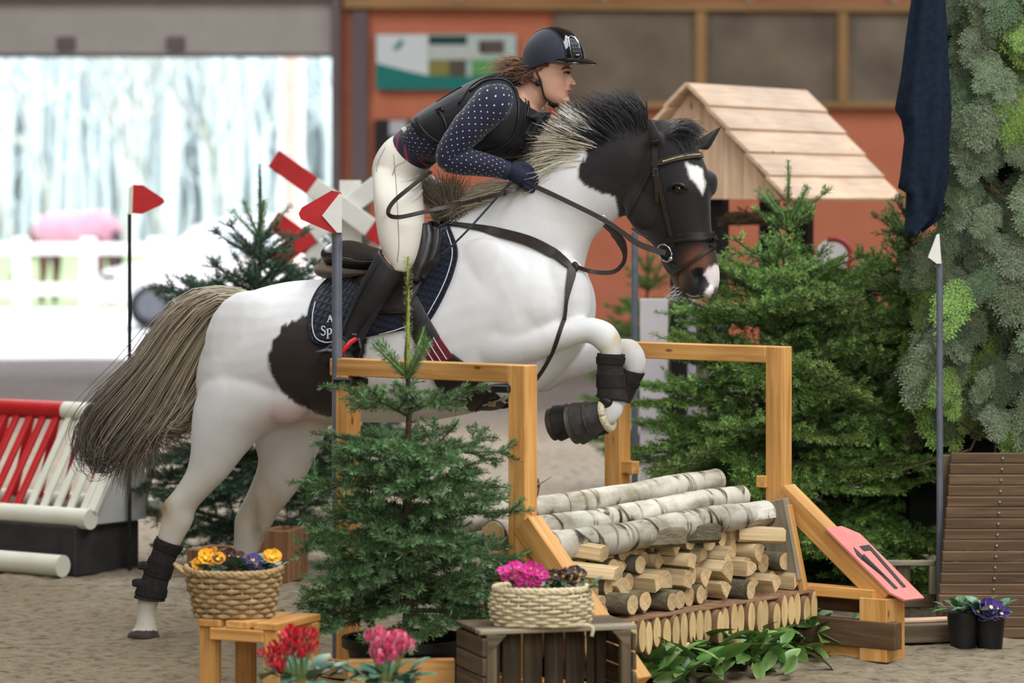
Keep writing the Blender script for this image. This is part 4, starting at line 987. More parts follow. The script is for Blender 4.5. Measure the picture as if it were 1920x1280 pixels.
# ---- saddle
sad = tack('saddle', 'black leather jumping saddle with deep seat under the rider', 'saddle')
M['saddle'] = plain('saddle_leather', C(32, 28, 28), C(50, 44, 43), 40, .34, .5, .1, 220)
b = MB(); limb(b, [(606, 470, 632, 492, .06), (622, 456, 642, 500, .15), (648, 450, 664, 510, .175), (690, 463, 700, 512, .165), (735, 470, 738, 505, .13), (770, 446, 775, 500, .115), (795, 420, 800, 470, .1), (812, 412, 822, 440, .06)], 0)
me, V = remesh(b, .009, 5); setcol(me, np.ones((len(V), 4))); link('seat', me, M['saddle'], sad)
SB = BVHTree.FromPolygons([v.co.copy() for v in me.vertices], [tuple(p.vertices) for p in me.polygons])
b = MB(); b.tube([hit(p.x, p.y, .002, SB)[0] for p in bez([Vector((q[0], q[1], 0)) for q in [(612, 474), (640, 478), (680, 486), (720, 484)]], 14)], .003, 6); pair('seat_piping', b, M['leather'], sad, smooth=True); b = MB()
b.tube([hit(p.x, p.y, .002, SB)[0] for p in bez([Vector((q[0], q[1], 0)) for q in [(612, 482), (640, 487), (690, 494)]], 14)], .003, 6); pair('seat_piping', b, M['leather'], sad, smooth=True)
b = MB(); limb(b, [(606, 500, 612, 508, .05), (610, 488, 626, 522, .15), (640, 492, 650, 523, .19), (680, 500, 688, 520, .19), (715, 505, 720, 515, .16)], 0)
me, V = remesh(b, .01, 4); setcol(me, np.ones((len(V), 4))); link('fleece_panel', me, plain('brown_fleece', C(76, 62, 46), C(104, 88, 66), 160, .95, .1, .6, 300, sheen=.3), sad)
fm = patch([(655, 515), (668, 535), (684, 555), (696, 574), (715, 588), (735, 590)], [(812, 418), (826, 452), (818, 494), (796, 532), (776, 568), (758, 588)], 22, 22, .022, .011)
pair('flap', fm, M['saddle'], sad, smooth=True)
b = MB(); e = fm.edge; b.tube(e+[e[0]], .0035, 6); pair('flap_edge', b, M['leather'], sad, smooth=True)
b = MB(); limb(b, [(784, 422, 808, 416, .02, .0), (782, 450, 815, 452, .028, .02), (776, 485, 806, 495, .03, .04), (768, 520, 786, 530, .02, .06)], .25); pair('knee_roll', b, M['saddle'], sad, smooth=True)
b = MB(); limb(b, [(812, 424, 826, 426, .012, .0), (808, 455, 826, 460, .016, .02), (800, 490, 814, 497, .016, .04), (786, 520, 796, 526, .01, .06)], .25); pair('knee_block', b, M['blackleather'], sad, smooth=True)
b = MB(); pts = [onplane(p[0], p[1], p[2]) for p in ((728, 540, .35), (705, 585, .365), (682, 622, .375), (672, 640, .38))]; strap3(b, pts, [Vector((0, -1, 0))]*4, .024, .003); pair('stirrup_leather', b, M['blackleather'], sad); b = MB()
pts = [onplane(p[0], p[1], p[2]) for p in ((720, 545, .33), (697, 590, .345), (676, 630, .36), (668, 645, .375))]; strap3(b, pts, [Vector((0, -1, 0))]*4, .024, .003); pair('stirrup_leather', b, M['blackleather'], sad)
b = MB()                                                                # red and black stirrup iron
c0 = onplane(672, 634, .385); q = [onplane(669, 634, .39), onplane(654, 645, .42), onplane(636, 668, .43), onplane(622, 690, .41)]
b.tube(bez(q, 12), .0095, 8, ell=.6); M['redplastic'] = plain('red_stirrup', C(198, 22, 28), C(214, 36, 40), 20, .35); iron = pair('stirrup', b, M['redplastic'], sad, smooth=True)
b = MB(); q = [onplane(669, 634, .37), onplane(676, 652, .34), onplane(668, 676, .33), onplane(652, 694, .35)]; b.tube(bez(q, 12), .009, 8, ell=.6); b.box(onplane(640, 692, .38), (.05, .11, .016), ch=.004); pair('tread', b, M['black'], iron, smooth=30)
b = MB(); b.box(onplane(666, 632, .385), (.026, .03, .03), ch=.006); b.tube([onplane(672, 634, .38), onplane(676, 652, .385)], [.008, .006], 6); pair('stirrup_buckle', b, M['black'], sad)
# ---- girth with red elastic and a belly guard
gir = tack('girth', 'dark leather girth with red elastic and belly guard round the horse', 'girth')
b = MB(); strap(b, [(768, 568), (786, 604), (806, 640)], (.085, .09, .095), .02, .005); pair('girth_strap', b, M['blackleather'], gir, smooth=40)
b = MB(); strap(b, [(804, 636), (816, 654), (832, 676)], (.088, .09, .09), .019, .004); el_ = pair('elastic', b, plain('red_elastic', C(92, 20, 26), C(118, 30, 36), 60, .8), gir, smooth=40)
b = MB()
for k in (-1, 0, 1): strap(b, [(806+k*9, 638-k*7), (816+k*9, 655-k*7), (830+k*9, 676-k*7)], .004, .025, .001)
pair('stitching', b, M['whitecord'], el_)
b = MB(); strap(b, [(828, 672), (850, 702), (880, 732), (910, 752)], (.1, .15, .16, .14), .014, .006); 
strap(b, [(905, 748), (925, 752), (940, 748)], (.13, .09, .05), .014, .006); pair('belly_guard', b, M['blackleather'], gir, smooth=40)
b = MB(); b.box(hitn(922, 744, .03), (.03, .012, .022)); b.tube([hitn(905, 748, .03), hitn(935, 738, .03), hitn(948, 730, .03)], .004, 6); obj('buckle', b, M['chrome'], gir)
# ---- breastplate with martingale fork
brp = tack('breastplate', 'brown elastic breastplate across the chest of the white horse', 'breastplate')
b = MB(); strap(b, [(788, 412), (815, 416), (842, 421)], .018, .02, .003); pair('tab_strap', b, M['leather'], brp, smooth=40); b = MB(); strap(b, [(842, 421), (880, 426), (925, 434), (988, 450), (1030, 470), (1056, 490), (1070, 502)], (.016, .022, .034, .04, .04, .034, .024), .008, .004)
obj('chest_strap', b, M['leather'], brp, smooth=40); b = MB(); strap(b, [(842, 421), (880, 426), (925, 434), (975, 446)], (.016, .022, .034, .04), .008, .004); f_ = MB(); flip(f_, b); obj('chest_strap', f_, M['leather'], brp, smooth=40)
b = MB(); L, N = hit(849, 421, .016); R3 = frame(hitn(856, 423)-hitn(842, 420), N).to_3x3(); 
for s in (-1, 1): b.box(L+R3 @ Vector((0, s*.013, 0)), (.024, .003, .004), R3, .001); b.box(L+R3 @ Vector((s*.011, 0, 0)), (.003, .026, .004), R3, .001)
obj('buckle', b, M['chrome'], brp)
b = MB(); strap(b, [(1070, 502), (1071, 516), (1066, 540), (1062, 565), (1059, 596)], (.026, .032, .024, .014, .014), .01, .004); obj('girth_connector', b, M['leather'], brp, smooth=40); b = MB(); strap(b, [(1059, 596), (1035, 660), (1000, 715), (950, 750)], .016, .004, .003); obj('girth_connector', b, M['leather'], brp, smooth=40)
b = MB(); b.ell(hitn(1076, 503, .012), .016, .008, .02); obj('centre_pad', b, M['leather'], brp, smooth=True)
b = MB(); rp_ = bez([hitn(1076, 503, .016)]+[onplane(p[0], p[1], p[2]) for p in ((1110, 509, .1), (1148, 510, .09), (1168, 494, .09), (1171, 472, .095), (1160, 446, .11), (1134, 420, .13))], 36)
strap3(b, rp_, [Vector((0, -1, .2))]*len(rp_), [.016 if k < 22 else .016+.018*min(1, (k-22)/6)*(1 if k < 33 else .4) for k in range(37)], .003); obj('martingale_fork', b, M['leather'], brp, smooth=40)
def ring(mb, c, r, th, ax, n=20):
    R = frame(ax).to_3x3(); mb.tube([c+R @ Vector((0, math.cos(a), math.sin(a)))*r for a in (2*math.pi*k/n for k in range(n+1))], th, 8)
b = MB(); ring(b, onplane(1130, 411, .14), .014, .0025, (.5, -1, 0)); obj('martingale_ring', b, M['chrome'], brp, smooth=True)
# ---- bridle
bri = tack('bridle', 'brown leather bridle with padded noseband on the black head', 'bridle')
def oside(src, k=-1):
    """the same straps on the far side of the face (the head is turned, so mirror in its own plane)"""
    c = onplane(1265, 380, 0); q = -(HPS-YAW); nv = Vector((math.sin(q), -math.cos(q), 0)); out = MB(); join(out, src)
    o = len(out.v); out.v += [tuple(Vector(p)-nv*2*(Vector(p)-c).dot(nv)) for p in src.v]; out.f += [tuple(i+o for i in f)[::-1] for f in src.f]; out.m += src.m; out.g += src.g; out.c += src.c; return out
b = MB(); strap(b, [(1228, 262), (1229, 282), (1230, 312)], .024, .006, .003); hd = opair('headpiece', b, M['leather'], bri, smooth=40)
b = MB(); BP, BN = strap(b, [(1224, 308), (1244, 304), (1268, 297), (1292, 293), (1313, 292)], .022, .007, .004); bb_ = obj('browband', b, M['leather'], bri, smooth=40)
b = MB()
for k in range(8, len(BP)-2): b.ell(BP[k]+BN[k]*.005, .0042, .0042, .0042, nu=8, nv=6)
obj('bead_row', b, plain('gold_beads', C(196, 170, 130), C(214, 190, 150), 30, .25, metal=.7), bb_, smooth=True)
b = MB(); strap(b, [(1231, 312), (1238, 350), (1246, 385), (1254, 420), (1261, 450), (1262, 462)], .016, .007, .003); ck = opair('cheekpiece', b, M['leather'], bri, smooth=40)
b = MB(); strap(b, [(1229, 312), (1232, 335), (1234, 378)], .014, .011, .002); obj('strap_end', b, M['leather'], ck, smooth=40)
b = MB(); L, N = hit(1231, 323, .012)
for dz in (-.012, .012): b.box(L+Vector((0, 0, dz)), (.018, .004, .003), ch=.0005)
for dx in (-.009, .009): b.box(L+Vector((dx, 0, 0)), (.003, .004, .026), ch=.0005)
obj('buckle', b, M['chrome'], ck)
b = MB(); strap(b, [(1220, 322), (1208, 345), (1193, 375), (1180, 400), (1177, 416), (1184, 428)], .011, .005, .002); obj('throatlash', b, M['leather'], bri, smooth=40)
b = MB(); strap(b, [(1246, 452), (1266, 447), (1290, 443), (1318, 443), (1344, 446)], (.018, .03, .034, .034, .032), .007, .006); opair('noseband', b, M['blackleather'], bri, smooth=40)
b = MB(); strap(b, [(1266, 449), (1300, 446), (1342, 449)], .006, .016, .002); obj('noseband_stitching', b, M['leather'], bri)
b = MB(); strap(b, [(1343, 457), (1320, 474), (1298, 490), (1279, 502), (1262, 512)], .013, .006, .003); opair('flash_strap', b, M['leather'], bri, smooth=40)
b = MB(); strap(b, [(1236, 478), (1248, 492), (1262, 504), (1276, 508)], (.02, .045, .05, .03), .004, .004); obj('chin_guard', b, M['blackleather'], bri, smooth=40)
b = MB(); bc, BNn = hit(1250, 472, .012); ring(b, bc, .034, .0032, BNn, 28); b.ell(hitn(1263, 483, .016), .009, .009, .009); b.ell(hitn(1238, 474, .012), .008, .008, .01); opair('bit_ring', b, M['chrome'], bri, smooth=True)
b = MB(); b.tube(bez([onplane(1184, 428, .1), onplane(1200, 438, .09), onplane(1216, 446, .085)], 8), .004, 6); obj('keeper_loop', b, M['leather'], bri, smooth=True)
# ---- reins
HCN = onplane(1265, 380, 0); NVH = Vector((math.sin(YAW-HPS), -math.cos(YAW-HPS), 0))
rei = tack('reins', 'dark brown reins looping from the bit past the glove and back over the thigh', 'reins')
b = MB(); q = bez([onplane(*p) for p in ((1248, 474, .115), (1232, 470, .12), (1195, 456, .13), (1165, 434, .14), (1130, 411, .145), (1085, 388, .15), (1035, 364, .14), (987, 342, .11))], 36)
strap3(b, q, [Vector((0, -1, .25))]*37, [.022 if k < 14 else .018 for k in range(37)], .003); obj('rein', b, M['leather'], rei, smooth=40)
b = MB(); q = bez([onplane(1120, 405, -.12), onplane(1060, 376, -.15), onplane(987, 342, -.11)], 24); strap3(b, q, [Vector((0, 1, .25))]*25, .018, .003); obj('rein', b, M['leather'], rei, smooth=40)
b = MB(); q = bez([onplane(*p) for p in ((978, 350, .12), (960, 358, .2), (900, 373, .27), (850, 385, .33), (796, 397, .4), (747, 407, .41), (728, 400, .4), (738, 378, .39), (777, 345, .36), (808, 322, .26))], 60)
strap3(b, q, [Vector((.1*math.sin(k*.35), -1, .5*math.cos(k*.22))) for k in range(61)], .016, .003); obj('rein_bight', b, M['leather'], rei, smooth=40)
for q_ in ((899, 374, .272), (946, 362, .222)): b = MB(); b.box(onplane(*q_), (.018, .008, .02)); obj('rein_stop', b, M['leather'], rei)
# ---- riding crop
crop = tack('riding_crop', 'thin black riding crop slanting down from the glove across the pad', 'riding crop')
b = MB(); q = bez([onplane(*p) for p in ((966, 334, .14), (948, 352, .17), (925, 378, .22), (880, 428, .3), (846, 462, .33), (826, 480, .345))], 20); b.tube(q, [.006]*4+[.0042]*17, 8); obj('shaft', b, M['black'], crop, smooth=True)
b = MB(); q = [onplane(*p) for p in ((826, 480, .345), (812, 492, .35), (796, 506, .35), (793, 512, .35))]; strap3(b, q, [Vector((0, -1, .2))]*4, [.012, .024, .024, .014], .002); obj('leather_flap', b, M['blackleather'], crop)
# ---- leg protection
def legboot(st, v, label, k=1.14, straps=3, name='tendon_boot'):
    t = thing(name, label, 'horse boot', HC, -YAW)
    b = MB(); R = []; gst = shr(st, k); A = bez([Vector(s[0:2]+(s[4],)) for s in gst], 18); B = bez([Vector(s[2:4]+(0,)) for s in gst], 18)
    for a, c in zip(A, B): R.append(station(a.x, a.y, c.x, c.y, a.z, v, n=20))
    b.rings(R); obj('shell', b, M['bootcloth'], t, smooth=40)
    for q in range(straps):
        i = 3+int(q*12/max(1, straps-1)) if straps > 1 else 9; i = min(i, 16)
        b = MB(); c0 = sum(R[i], Vector())/20; RR = []
        for g, kk in ((-1.6, 1.03), (-1.5, 1.08), (1.5, 1.08), (1.6, 1.03)):
            i2 = min(max(i+g, 0), 18); lo = int(i2); r2 = [R[lo][z].lerp(R[min(lo+1, 18)][z], i2-lo) for z in range(20)]; cc = sum(r2, Vector())/20; RR.append([cc+(p-cc)*kk for p in r2])
        b.rings(RR); obj('boot_strap', b, M['bootstrap'], t, smooth=40)
    return t
M['bootcloth'] = plain('boot_neoprene', C(40, 37, 36), C(56, 52, 50), 50, .85, .2, .3, 200); M['bootstrap'] = plain('boot_strap', C(32, 30, 29), C(44, 41, 40), 60, .7, .2, .2, 200)
nhb = legboot([(296, 1006, 342, 1022, .036), (288, 1032, 328, 1046, .034), (268, 1085, 312, 1096, .036), (254, 1120, 306, 1126, .044)], .14, 'charcoal hind boot on the near hind leg pushing off the sand')
for (px_, py_) in ((262, 1092), (272, 1060)):
    b = MB(); b.box(onplane(px_, py_, .15), (.05, .05, .03), ch=.012); obj('strap_tab', b, M['bootcloth'], nhb)
legboot([(434, 1045, 478, 1047, .036), (424, 1095, 466, 1098, .036), (414, 1126, 460, 1128, .044)], -.13, 'charcoal hind boot on the far hind leg behind the pansy basket')
nfb = legboot([(1172, 664, 1120, 662, .036), (1168, 690, 1120, 690, .033), (1172, 735, 1120, 735, .036), (1176, 752, 1120, 745, .038)], .15, 'charcoal tendon boot on the tucked near foreleg', 1.02)
b = MB(); b.ell(onplane(1140, 752, .16), .034, .034, .03); obj('fetlock_cup', b, M['blackleather'], nfb, smooth=True)
legboot([(1208, 700, 1166, 690, .036), (1196, 722, 1162, 704, .034), (1180, 755, 1144, 735, .036)], -.13, 'black tendon boot on the tucked far foreleg', 1.08, 1)
def bellboot(c0, c1, v, r0, r1, label, wool=True):
    """c0: collar point, c1: hoof-end point (px)"""
    a = onplane(c0[0], c0[1], v); z = onplane(c1[0], c1[1], v); d = z-a; t = thing('bell_boot', label, 'horse boot', HC, -YAW)
    b = MB(); b.tube([a, a+d*.25, a+d*.6, a+d*.92, z, z-d*.03], [r0, r0*1.22, lerp(r0, r1, .62), r1*.98, r1, r1*.8], 24); obj('shell', b, M['rubber'], t, smooth=45)
    b = MB(); b.tube([a+d*.52, a+d*.55, a+d*.6], [lerp(r0, r1, .6), lerp(r0, r1, .62)+.006, lerp(r0, r1, .66)], 24, cap=False); obj('rib', b, M['rubber'], t, smooth=True)
    b = MB(); b.tube([a+d*.9, a+d*1.0, a+d*1.22, a+d*1.28], [r1*.8, r1*.86, r1*.9, r1*.72], 20); obj('hoof', b, M['hoof'], horse, smooth=45)
    b = MB(); ax = d.normalized(); sd = Vector((0, -1, 0)); up_ = ax.cross(sd).normalized()
    b.box(a+d*.3+up_*(-r0*1.2), (.045, .03, .012), frame(ax, up_).to_3x3(), .004); obj('closure', b, M['blackleather'], t)
    if wool:
        b = MB(); Rr = frame(d).to_3x3(); b.tube([a-d*.04+Rr @ Vector((0, math.cos(q), math.sin(q)))*(r0*1.02) for q in (2*math.pi*k/28 for k in range(29))], .014, 8); obj('wool_collar', b, M['wool'], t, smooth=True)
M['rubber'] = plain('black_rubber', C(36, 34, 32), C(58, 54, 49), 34, .6, .35, .2, 120); M['hoof'] = plain('hoof_horn', C(60, 52, 44), C(84, 76, 64), 40, .6); M['wool'] = plain('cream_wool', C(196, 180, 142), C(222, 210, 178), 90, .95, .1, .9, 160, sheen=.3)
bellboot((1136, 779), (1084, 794), .15, .05, .08, 'black bell boot with cream wool collar on the near forefoot')
bellboot((1098, 781), (1046, 793), -.13, .046, .07, 'muddy black bell boot on the far forefoot', False)

# ================================================================ the log jump
J0 = Vector((.037, 11.93, 0)); E1 = Vector((.616, .788, 0)); E2 = Vector((.788, -.616, 0)); JA = math.atan2(E1.y, E1.x)
def J(a, s, z=0): return J0+E1*a+E2*s+Vector((0, 0, z))
def beamo(name, p0, p1, wd, ht, mat, parent, up=(0, 0, 1), **k):
    b = MB(); b.beam(p0, p1, wd, ht, up); return obj(name, b, M[mat], parent, world=True, **k)
# front frame: two posts, rail, braces
def gate(a0, top, s_in, label, far):
    t = thing('jump_frame', label, 'jump frame', J(a0, 0, 0), JA, 'timber frames of the log jump')
    # s_in: distance of the inner (left) post behind the outer one
    beamo('post', J(a0, -.0, .05), J(a0, -.0, top-.001), .075, .07, 'pine', t, E1)
    beamo('post', J(a0, -s_in, .05), J(a0, -s_in, top-.06), .075, .075, 'pine', t, E1)
    beamo('top_rail', J(a0, -s_in-.05, top-.032), J(a0, -.036, top-.032), .072, .062, 'pine', t)
    beamo('brace', J(a0+.0, .02, .60), J(a0+.0, .49, .085 if not far else .23), .075, .085, 'pine', t)
    beamo('foot', J(a0, -s_in-.1, .035), J(a0, .52, .035), .09, .07, 'pine', t)
    return t
jf = gate(0, 1.145, .80, 'near timber frame of the jump with a post beside the basket of pink flowers', False)
for s in (-.02, -.78):
    b = MB(); q = J(0, s+(-.05 if s > -.5 else .0), 1.062); b.box(q, (.1, .09, .028), rotz(JA).to_3x3(), .006); obj('rubber_tie', b, M['black'], jf, world=True)
jg = gate(1.586, 1.155, .76, 'far timber frame of the jump standing before the large right fir', True)
# far foot block, weathered side board, base planks, small stop blocks
beamo('foot_block', J(1.586, .46, 0.0), J(1.586, .46, .235), .12, .13, 'pine', jg, E1)
beamo('base_rail', J(1.56, -.02, .245), J(1.56, .46, .245), .07, .04, 'pine', jg)
beamo('base_plank', J(1.54, .08, .10), J(1.54, .56, .10), .05, .10, 'decking', jg)
beamo('base_plank', J(1.66, .06, .20), J(1.66, .5, .20), .04, .08, 'decking', jg)
beamo('side_board', J(1.50, .03, .575), J(1.50, .10, .27), .035, .125, 'greywood', jg, E2)
beamo('side_batten', J(1.515, .085, .56), J(1.515, .16, .24), .03, .03, 'pine', jg, E2)
for z in (.64, .54):
    b = MB(); b.box(J(1.56, -.05, z), (.045, .045, .045), rotz(JA).to_3x3()); obj('stop_block', b, M['pine'], jg, world=True)
b = MB(); b.box(J(1.586, -.70, .66), (.05, .06, .05), rotz(JA).to_3x3()); obj('stop_block', b, M['pine'], jg, world=True)
# number board 17 lying on the far brace
t = thing('number_board', 'pink board with black number 17 lying on the far brace', 'number board', J(1.586, .36, .36), JA)
d1 = (J(1.586, .49, .23)-J(1.586, .02, .60)).normalized(); up17 = E1.cross(d1).normalized()
if up17.z < 0: up17 = -up17
# outline from the photograph's plane: lies on the brace top, twisted a little to the viewer
base = J(1.585, .225, .455)+up17*.03
su = d1; sv = E1*1.0
b = MB(); out = [(0, -.05), (.36, -.05), (.405, -.005), (.41, .125), (.05, .125), (.0, .06)]
pl = lambda a, c, h=0: base+su*a+sv*c+up17*h
b.prism([pl(a, c) for a, c in out], up17*.008); M['pink'] = plain('pink_board', C(214, 126, 118), C(224, 138, 130), 10, .6); obj('board', b, M['pink'], t, world=True)
b = MB()
def bar(pts, h=.0065): b.prism([pl(a, c, h) for a, c in pts], up17*.002)
# digits read along the board: 1 then 7 (their tops towards the post)
b = MB(); bar([(.115, -.003), (.345, -.003), (.345, .017), (.155, .017), (.175, -.026), (.155, -.028)]); obj('digit', b, M['black'], t, world=True)
b = MB(); bar([(.115, .040), (.115, .105), (.14, .105), (.345, .075), (.345, .055), (.14, .083), (.14, .040)]); obj('digit', b, M['black'], t, world=True)
# ---- birch logs
x = NT('birch_bark'); rough(x, .75, .25)
at = x.n('ShaderNodeAttribute', attribute_name='gc'); mp = x.n('ShaderNodeMapping'); mp.inputs['Scale'].default_value = (13, 4.5, 4.5); x.l(at, 'Vector', mp, 'Vector')
n1 = x.n('ShaderNodeTexNoise', i_Scale=1.0, i_Detail=6.0, i_Distortion=1.6); x.l(mp, 0, n1, 'Vector')
r1 = x.ramp([(.34, C(60, 52, 46)), (.40, C(150, 140, 124)), (.46, C(214, 206, 190)), (.7, C(232, 226, 214))]); x.l(n1, 'Fac', r1, 0)
mp2 = x.n('ShaderNodeMapping'); mp2.inputs['Scale'].default_value = (4, 14, 14); x.l(at, 'Vector', mp2, 'Vector')
n2 = x.n('ShaderNodeTexNoise', i_Scale=1.0, i_Detail=6.0); x.l(mp2, 0, n2, 'Vector'); r2 = x.ramp([(.34, (.45, .43, .36, 1)), (.56, (1, 1, 1, 1))]); x.l(n2, 'Fac', r2, 0)
oa = x.n('ShaderNodeAttribute', attribute_name='col')
mx = x.n('ShaderNodeMix', data_type='RGBA', blend_type='MULTIPLY'); mx.inputs[0].default_value = 1; x.l(r1, 0, mx, 6); x.l(r2, 0, mx, 7)
m2 = x.n('ShaderNodeMix', data_type='RGBA', blend_type='MULTIPLY'); m2.inputs[0].default_value = 1; x.l(mx, 2, m2, 6); x.l(oa, 'Color', m2, 7); x.l(m2, 2, x.b, 'Base Color')
bp = x.n('ShaderNodeBump', i_Strength=.5, i_Distance=.006); x.l(n1, 'Fac', bp, 'Height'); x.l(bp, 0, x.b, 'Normal'); M['birch'] = x.m
M['cut'] = wood('cut_wood', C(206, 168, 112), C(224, 190, 136), C(234, 206, 158), s=1.6, knots=False)
M['logbark'] = plain('log_bark', C(86, 80, 62), C(122, 114, 92), 22, .9, .15, .7, 60, rnd=.25)
M['redbark'] = plain('torn_bark', C(112, 82, 58), C(150, 116, 84), 20, .9)
def birch(p0, p1, r0, r1, tone, label, seed):
    r = random.Random(seed); d = p1-p0; n = 40; t = thing('birch_log', label, 'birch log', p0, 0, 'birch logs on top of the jump')
    b = MB(); pts = []; rad = []; cols = []
    for k in range(n+1):
        u = k/n; pts.append(p0+d*u+Vector((0, 0, .006*math.sin(u*7+seed))) + E2*.008*math.sin(u*5+seed*2)); rad.append(lerp(r0, r1, u)*(1+.035*math.sin(u*23+seed)+.03*r.gauss(0, .6))); c = tone*(1+.12*math.sin(u*11+seed)); cols.append((c, c, c*.98, 1))
    b.tube(pts, rad, 20, cols=cols); o = obj('trunk', b, M['birch'], t, smooth=50, world=True)
    ax = d.normalized()
    for e, s, rr in ((pts[0], -1, r0), (pts[-1], 1, r1)):
        b = MB(); b.tube([e+ax*s*.001, e+ax*s*.004], [rr*.93, rr*.9], 18); obj('cut_end', b, M['cut'], t, smooth=40, world=True)
    for k in range(1):
        u = r.uniform(.2, .8); q = pts[int(u*n)]; b = MB(); sd = Vector((0, 0, 1))*.8+E2*r.uniform(-.2, .8)
        b.ell(q+sd.normalized()*rad[int(u*n)]*.95, .016, .01, .007, nu=8, nv=6); obj('branch_stub', b, M['redbark'], t, smooth=True, world=True)
    return t
birch(J(-.16, -.285, .585), J(1.575, -.285, .625), .052, .046, 1.0, 'whitest birch log, at the back of the jump top', 1)
birch(J(.0, -.12, .545), J(1.50, -.12, .58), .052, .045, .95, 'middle birch log with a torn reddish end on the jump', 2)
birch(J(.08, .055, .515), J(1.42, .055, .535), .056, .05, .74, 'greyer banded birch log at the front of the jump', 3)
birch(J(-.06, -.46, .50), J(1.2, -.46, .54), .05, .045, .95, 'birch log mostly hidden behind the near post, left of the others', 4)
b = MB(); q = J(.42, -.285, .665)
for k in range(14): b.tube([q+Vector((random.gauss(0, .01), random.gauss(0, .01), -.02)), q+Vector((random.gauss(0, .03), random.gauss(0, .03), .03)), q+Vector((random.gauss(-.02, .04), random.gauss(0, .04), .05))], [.004, .003, .001], 4)
obj('bark_shreds', b, M['redbark'], kind='stuff', label='peeling strips of bark on the rear birch log', cat='bark')
# ---- stacked firewood, each piece its own
def firewood(kind, a, s, z, w, h, L, roll, label):
    R = rotz(JA).to_3x3(); t = thing('firewood', label, 'firewood', J(a, s, z), JA, 'split firewood stacked under the birch logs')
    r = random.Random(int(a*1000+z*777)); n = 14
    pr = []
    if kind == 'round': pr = [(math.cos(q)*w/2*r.uniform(.94, 1.04), math.sin(q)*h/2*r.uniform(.94, 1.04)) for q in (2*math.pi*k/n for k in range(n))]; inner = None
    elif kind == 'half': pr = [(math.cos(q)*w/2, math.sin(q)*h*.9-h*.35) for q in np.linspace(0, math.pi, 10)]
    else:
        pr = [(0, -h/2)]+[(math.cos(q)*w*.6, math.sin(q)*h*.9-h*.45) for q in np.linspace(math.radians(35), math.radians(145), 8)]
    cr, sr = math.cos(roll), math.sin(roll); pr = [(p*cr-q*sr, p*sr+q*cr) for p, q in pr]
    # local axes of the thing: x along the jump, -y towards the viewer's right (E2)
    yf = 0.0; dirr = Vector((math.cos(-JA), 0, 0))
    ax = (rotz(-JA).to_3x3() @ E2)
    def ring(d, k): return [Vector((p*k, 0, q*k))+ax*d+Vector((0, 0, .0)) for p, q in pr]
    b = MB(); b.rings([ring(-L, .96), ring(-L*.5, 1.0), ring(-.004, 1.0), ring(0, .985)], True, [(i*L/3+a*9, p[0], p[1]) for i in range(4) for p in pr]); obj('bark', b, M['logbark'] if kind == 'round' else M['splitwood'], t, smooth=40)
    b = MB(); rr = ring(.0015, .93); b.add([Vector((0, 0, sum(q for _, q in pr)/len(pr)))+ax*.0015]+rr, [(0, 1+(k+1) % len(rr), 1+k) for k in range(len(rr))], [(0, 0, 0)]+[(p[0]*.3, p[0], p[1]) for p in pr]); 
    obj('cut_face', b, M['cutface'], t)
    return t
M['splitwood'] = wood('split_wood', C(160, 136, 98), C(198, 172, 130), C(218, 196, 154), s=.9, knots=False, r=.8, rnd=.2)
M['cutface'] = plain('sawn_face', C(184, 152, 108), C(220, 192, 148), 16, .85, .2, .4, 70, rnd=.16)
rw = random.Random(12); rows = [(.282, .078), (.345, .072), (.405, .07), (.46, .062), (.505, .05)]; num = 0
kinds = {'round': 'round', 'half': 'half-round', 'wedge': 'wedge-split'}
rown = ['bottom row', 'second row', 'third row', 'fourth row', 'top row']
pos = {}
for ri, (z, h) in enumerate(rows):
    a = .10+.02*ri
    i = 0
    while a < 1.47-.03*ri and not (ri == 4 and a > .45):
        w = rw.uniform(.046, .084); kd = rw.choice(['round', 'round', 'half', 'wedge', 'wedge']); zz = z+rw.uniform(-.01, .01)-.03*(a < .3 and ri == 2)
        pos.setdefault(ri, []).append((kd, a+w/2, .11+rw.uniform(-.06, .06)-.028*ri, zz, w*1.04, h*rw.uniform(.9, 1.08), rw.uniform(.28, .36), rw.uniform(-1.6, 1.6) if kd != 'round' else 0)); a += w*.93
nth = ['first', 'second', 'third', 'fourth', 'fifth', 'sixth', 'seventh', 'eighth', 'ninth', 'tenth', 'eleventh', 'twelfth', 'thirteenth', 'fourteenth', 'fifteenth', 'sixteenth', 'seventeenth', 'eighteenth', 'nineteenth', 'twentieth', 'twenty-first', 'twenty-second', 'twenty-third', 'twenty-fourth', 'twenty-fifth', 'twenty-sixth', 'twenty-seventh', 'twenty-eighth', 'twenty-ninth', 'thirtieth']
for ri, L in pos.items():
    for i, q in enumerate(L): firewood(*q, '%s firewood log, %s from the left in the %s of the stack' % (kinds[q[0]], nth[i], rown[ri]))
# loose split pieces lying across the top, under the front birch log
def split(p0, p1, w, h, label, mat='splitwood', up=(0, 0, 1)):
    b = MB(); d = p1-p0; R = frame(d, up).to_3x3(); L = d.length
    rr = [[p0+R @ Vector((u*L, y*w/2*k, zz*h/2*k)) for y, zz in ((-1, -.6), (-.2, -1), (.9, -.7), (1, .5), (.3, 1), (-.8, .8))] for u, k in ((0, .96), (.02, 1), (.5, 1.03), (.98, .98), (1, .94))]
    b.rings(rr, True, [(u*L, y*w, zz*h) for u in (0, .02, .5, .98, 1) for y, zz in ((-1, -.6), (-.2, -1), (.9, -.7), (1, .5), (.3, 1), (-.8, .8))]); return obj('firewood', b, M[mat], label=label, cat='firewood', group='split firewood stacked under the birch logs', smooth=30)
split(J(.16, -.12, .515), J(.24, .17, .485), .1, .06, 'broad pale split log at the left end of the stack top')
split(J(.10, -.02, .445), J(.20, .26, .425), .12, .05, 'yellowish split plank of firewood jutting out beside the near brace')
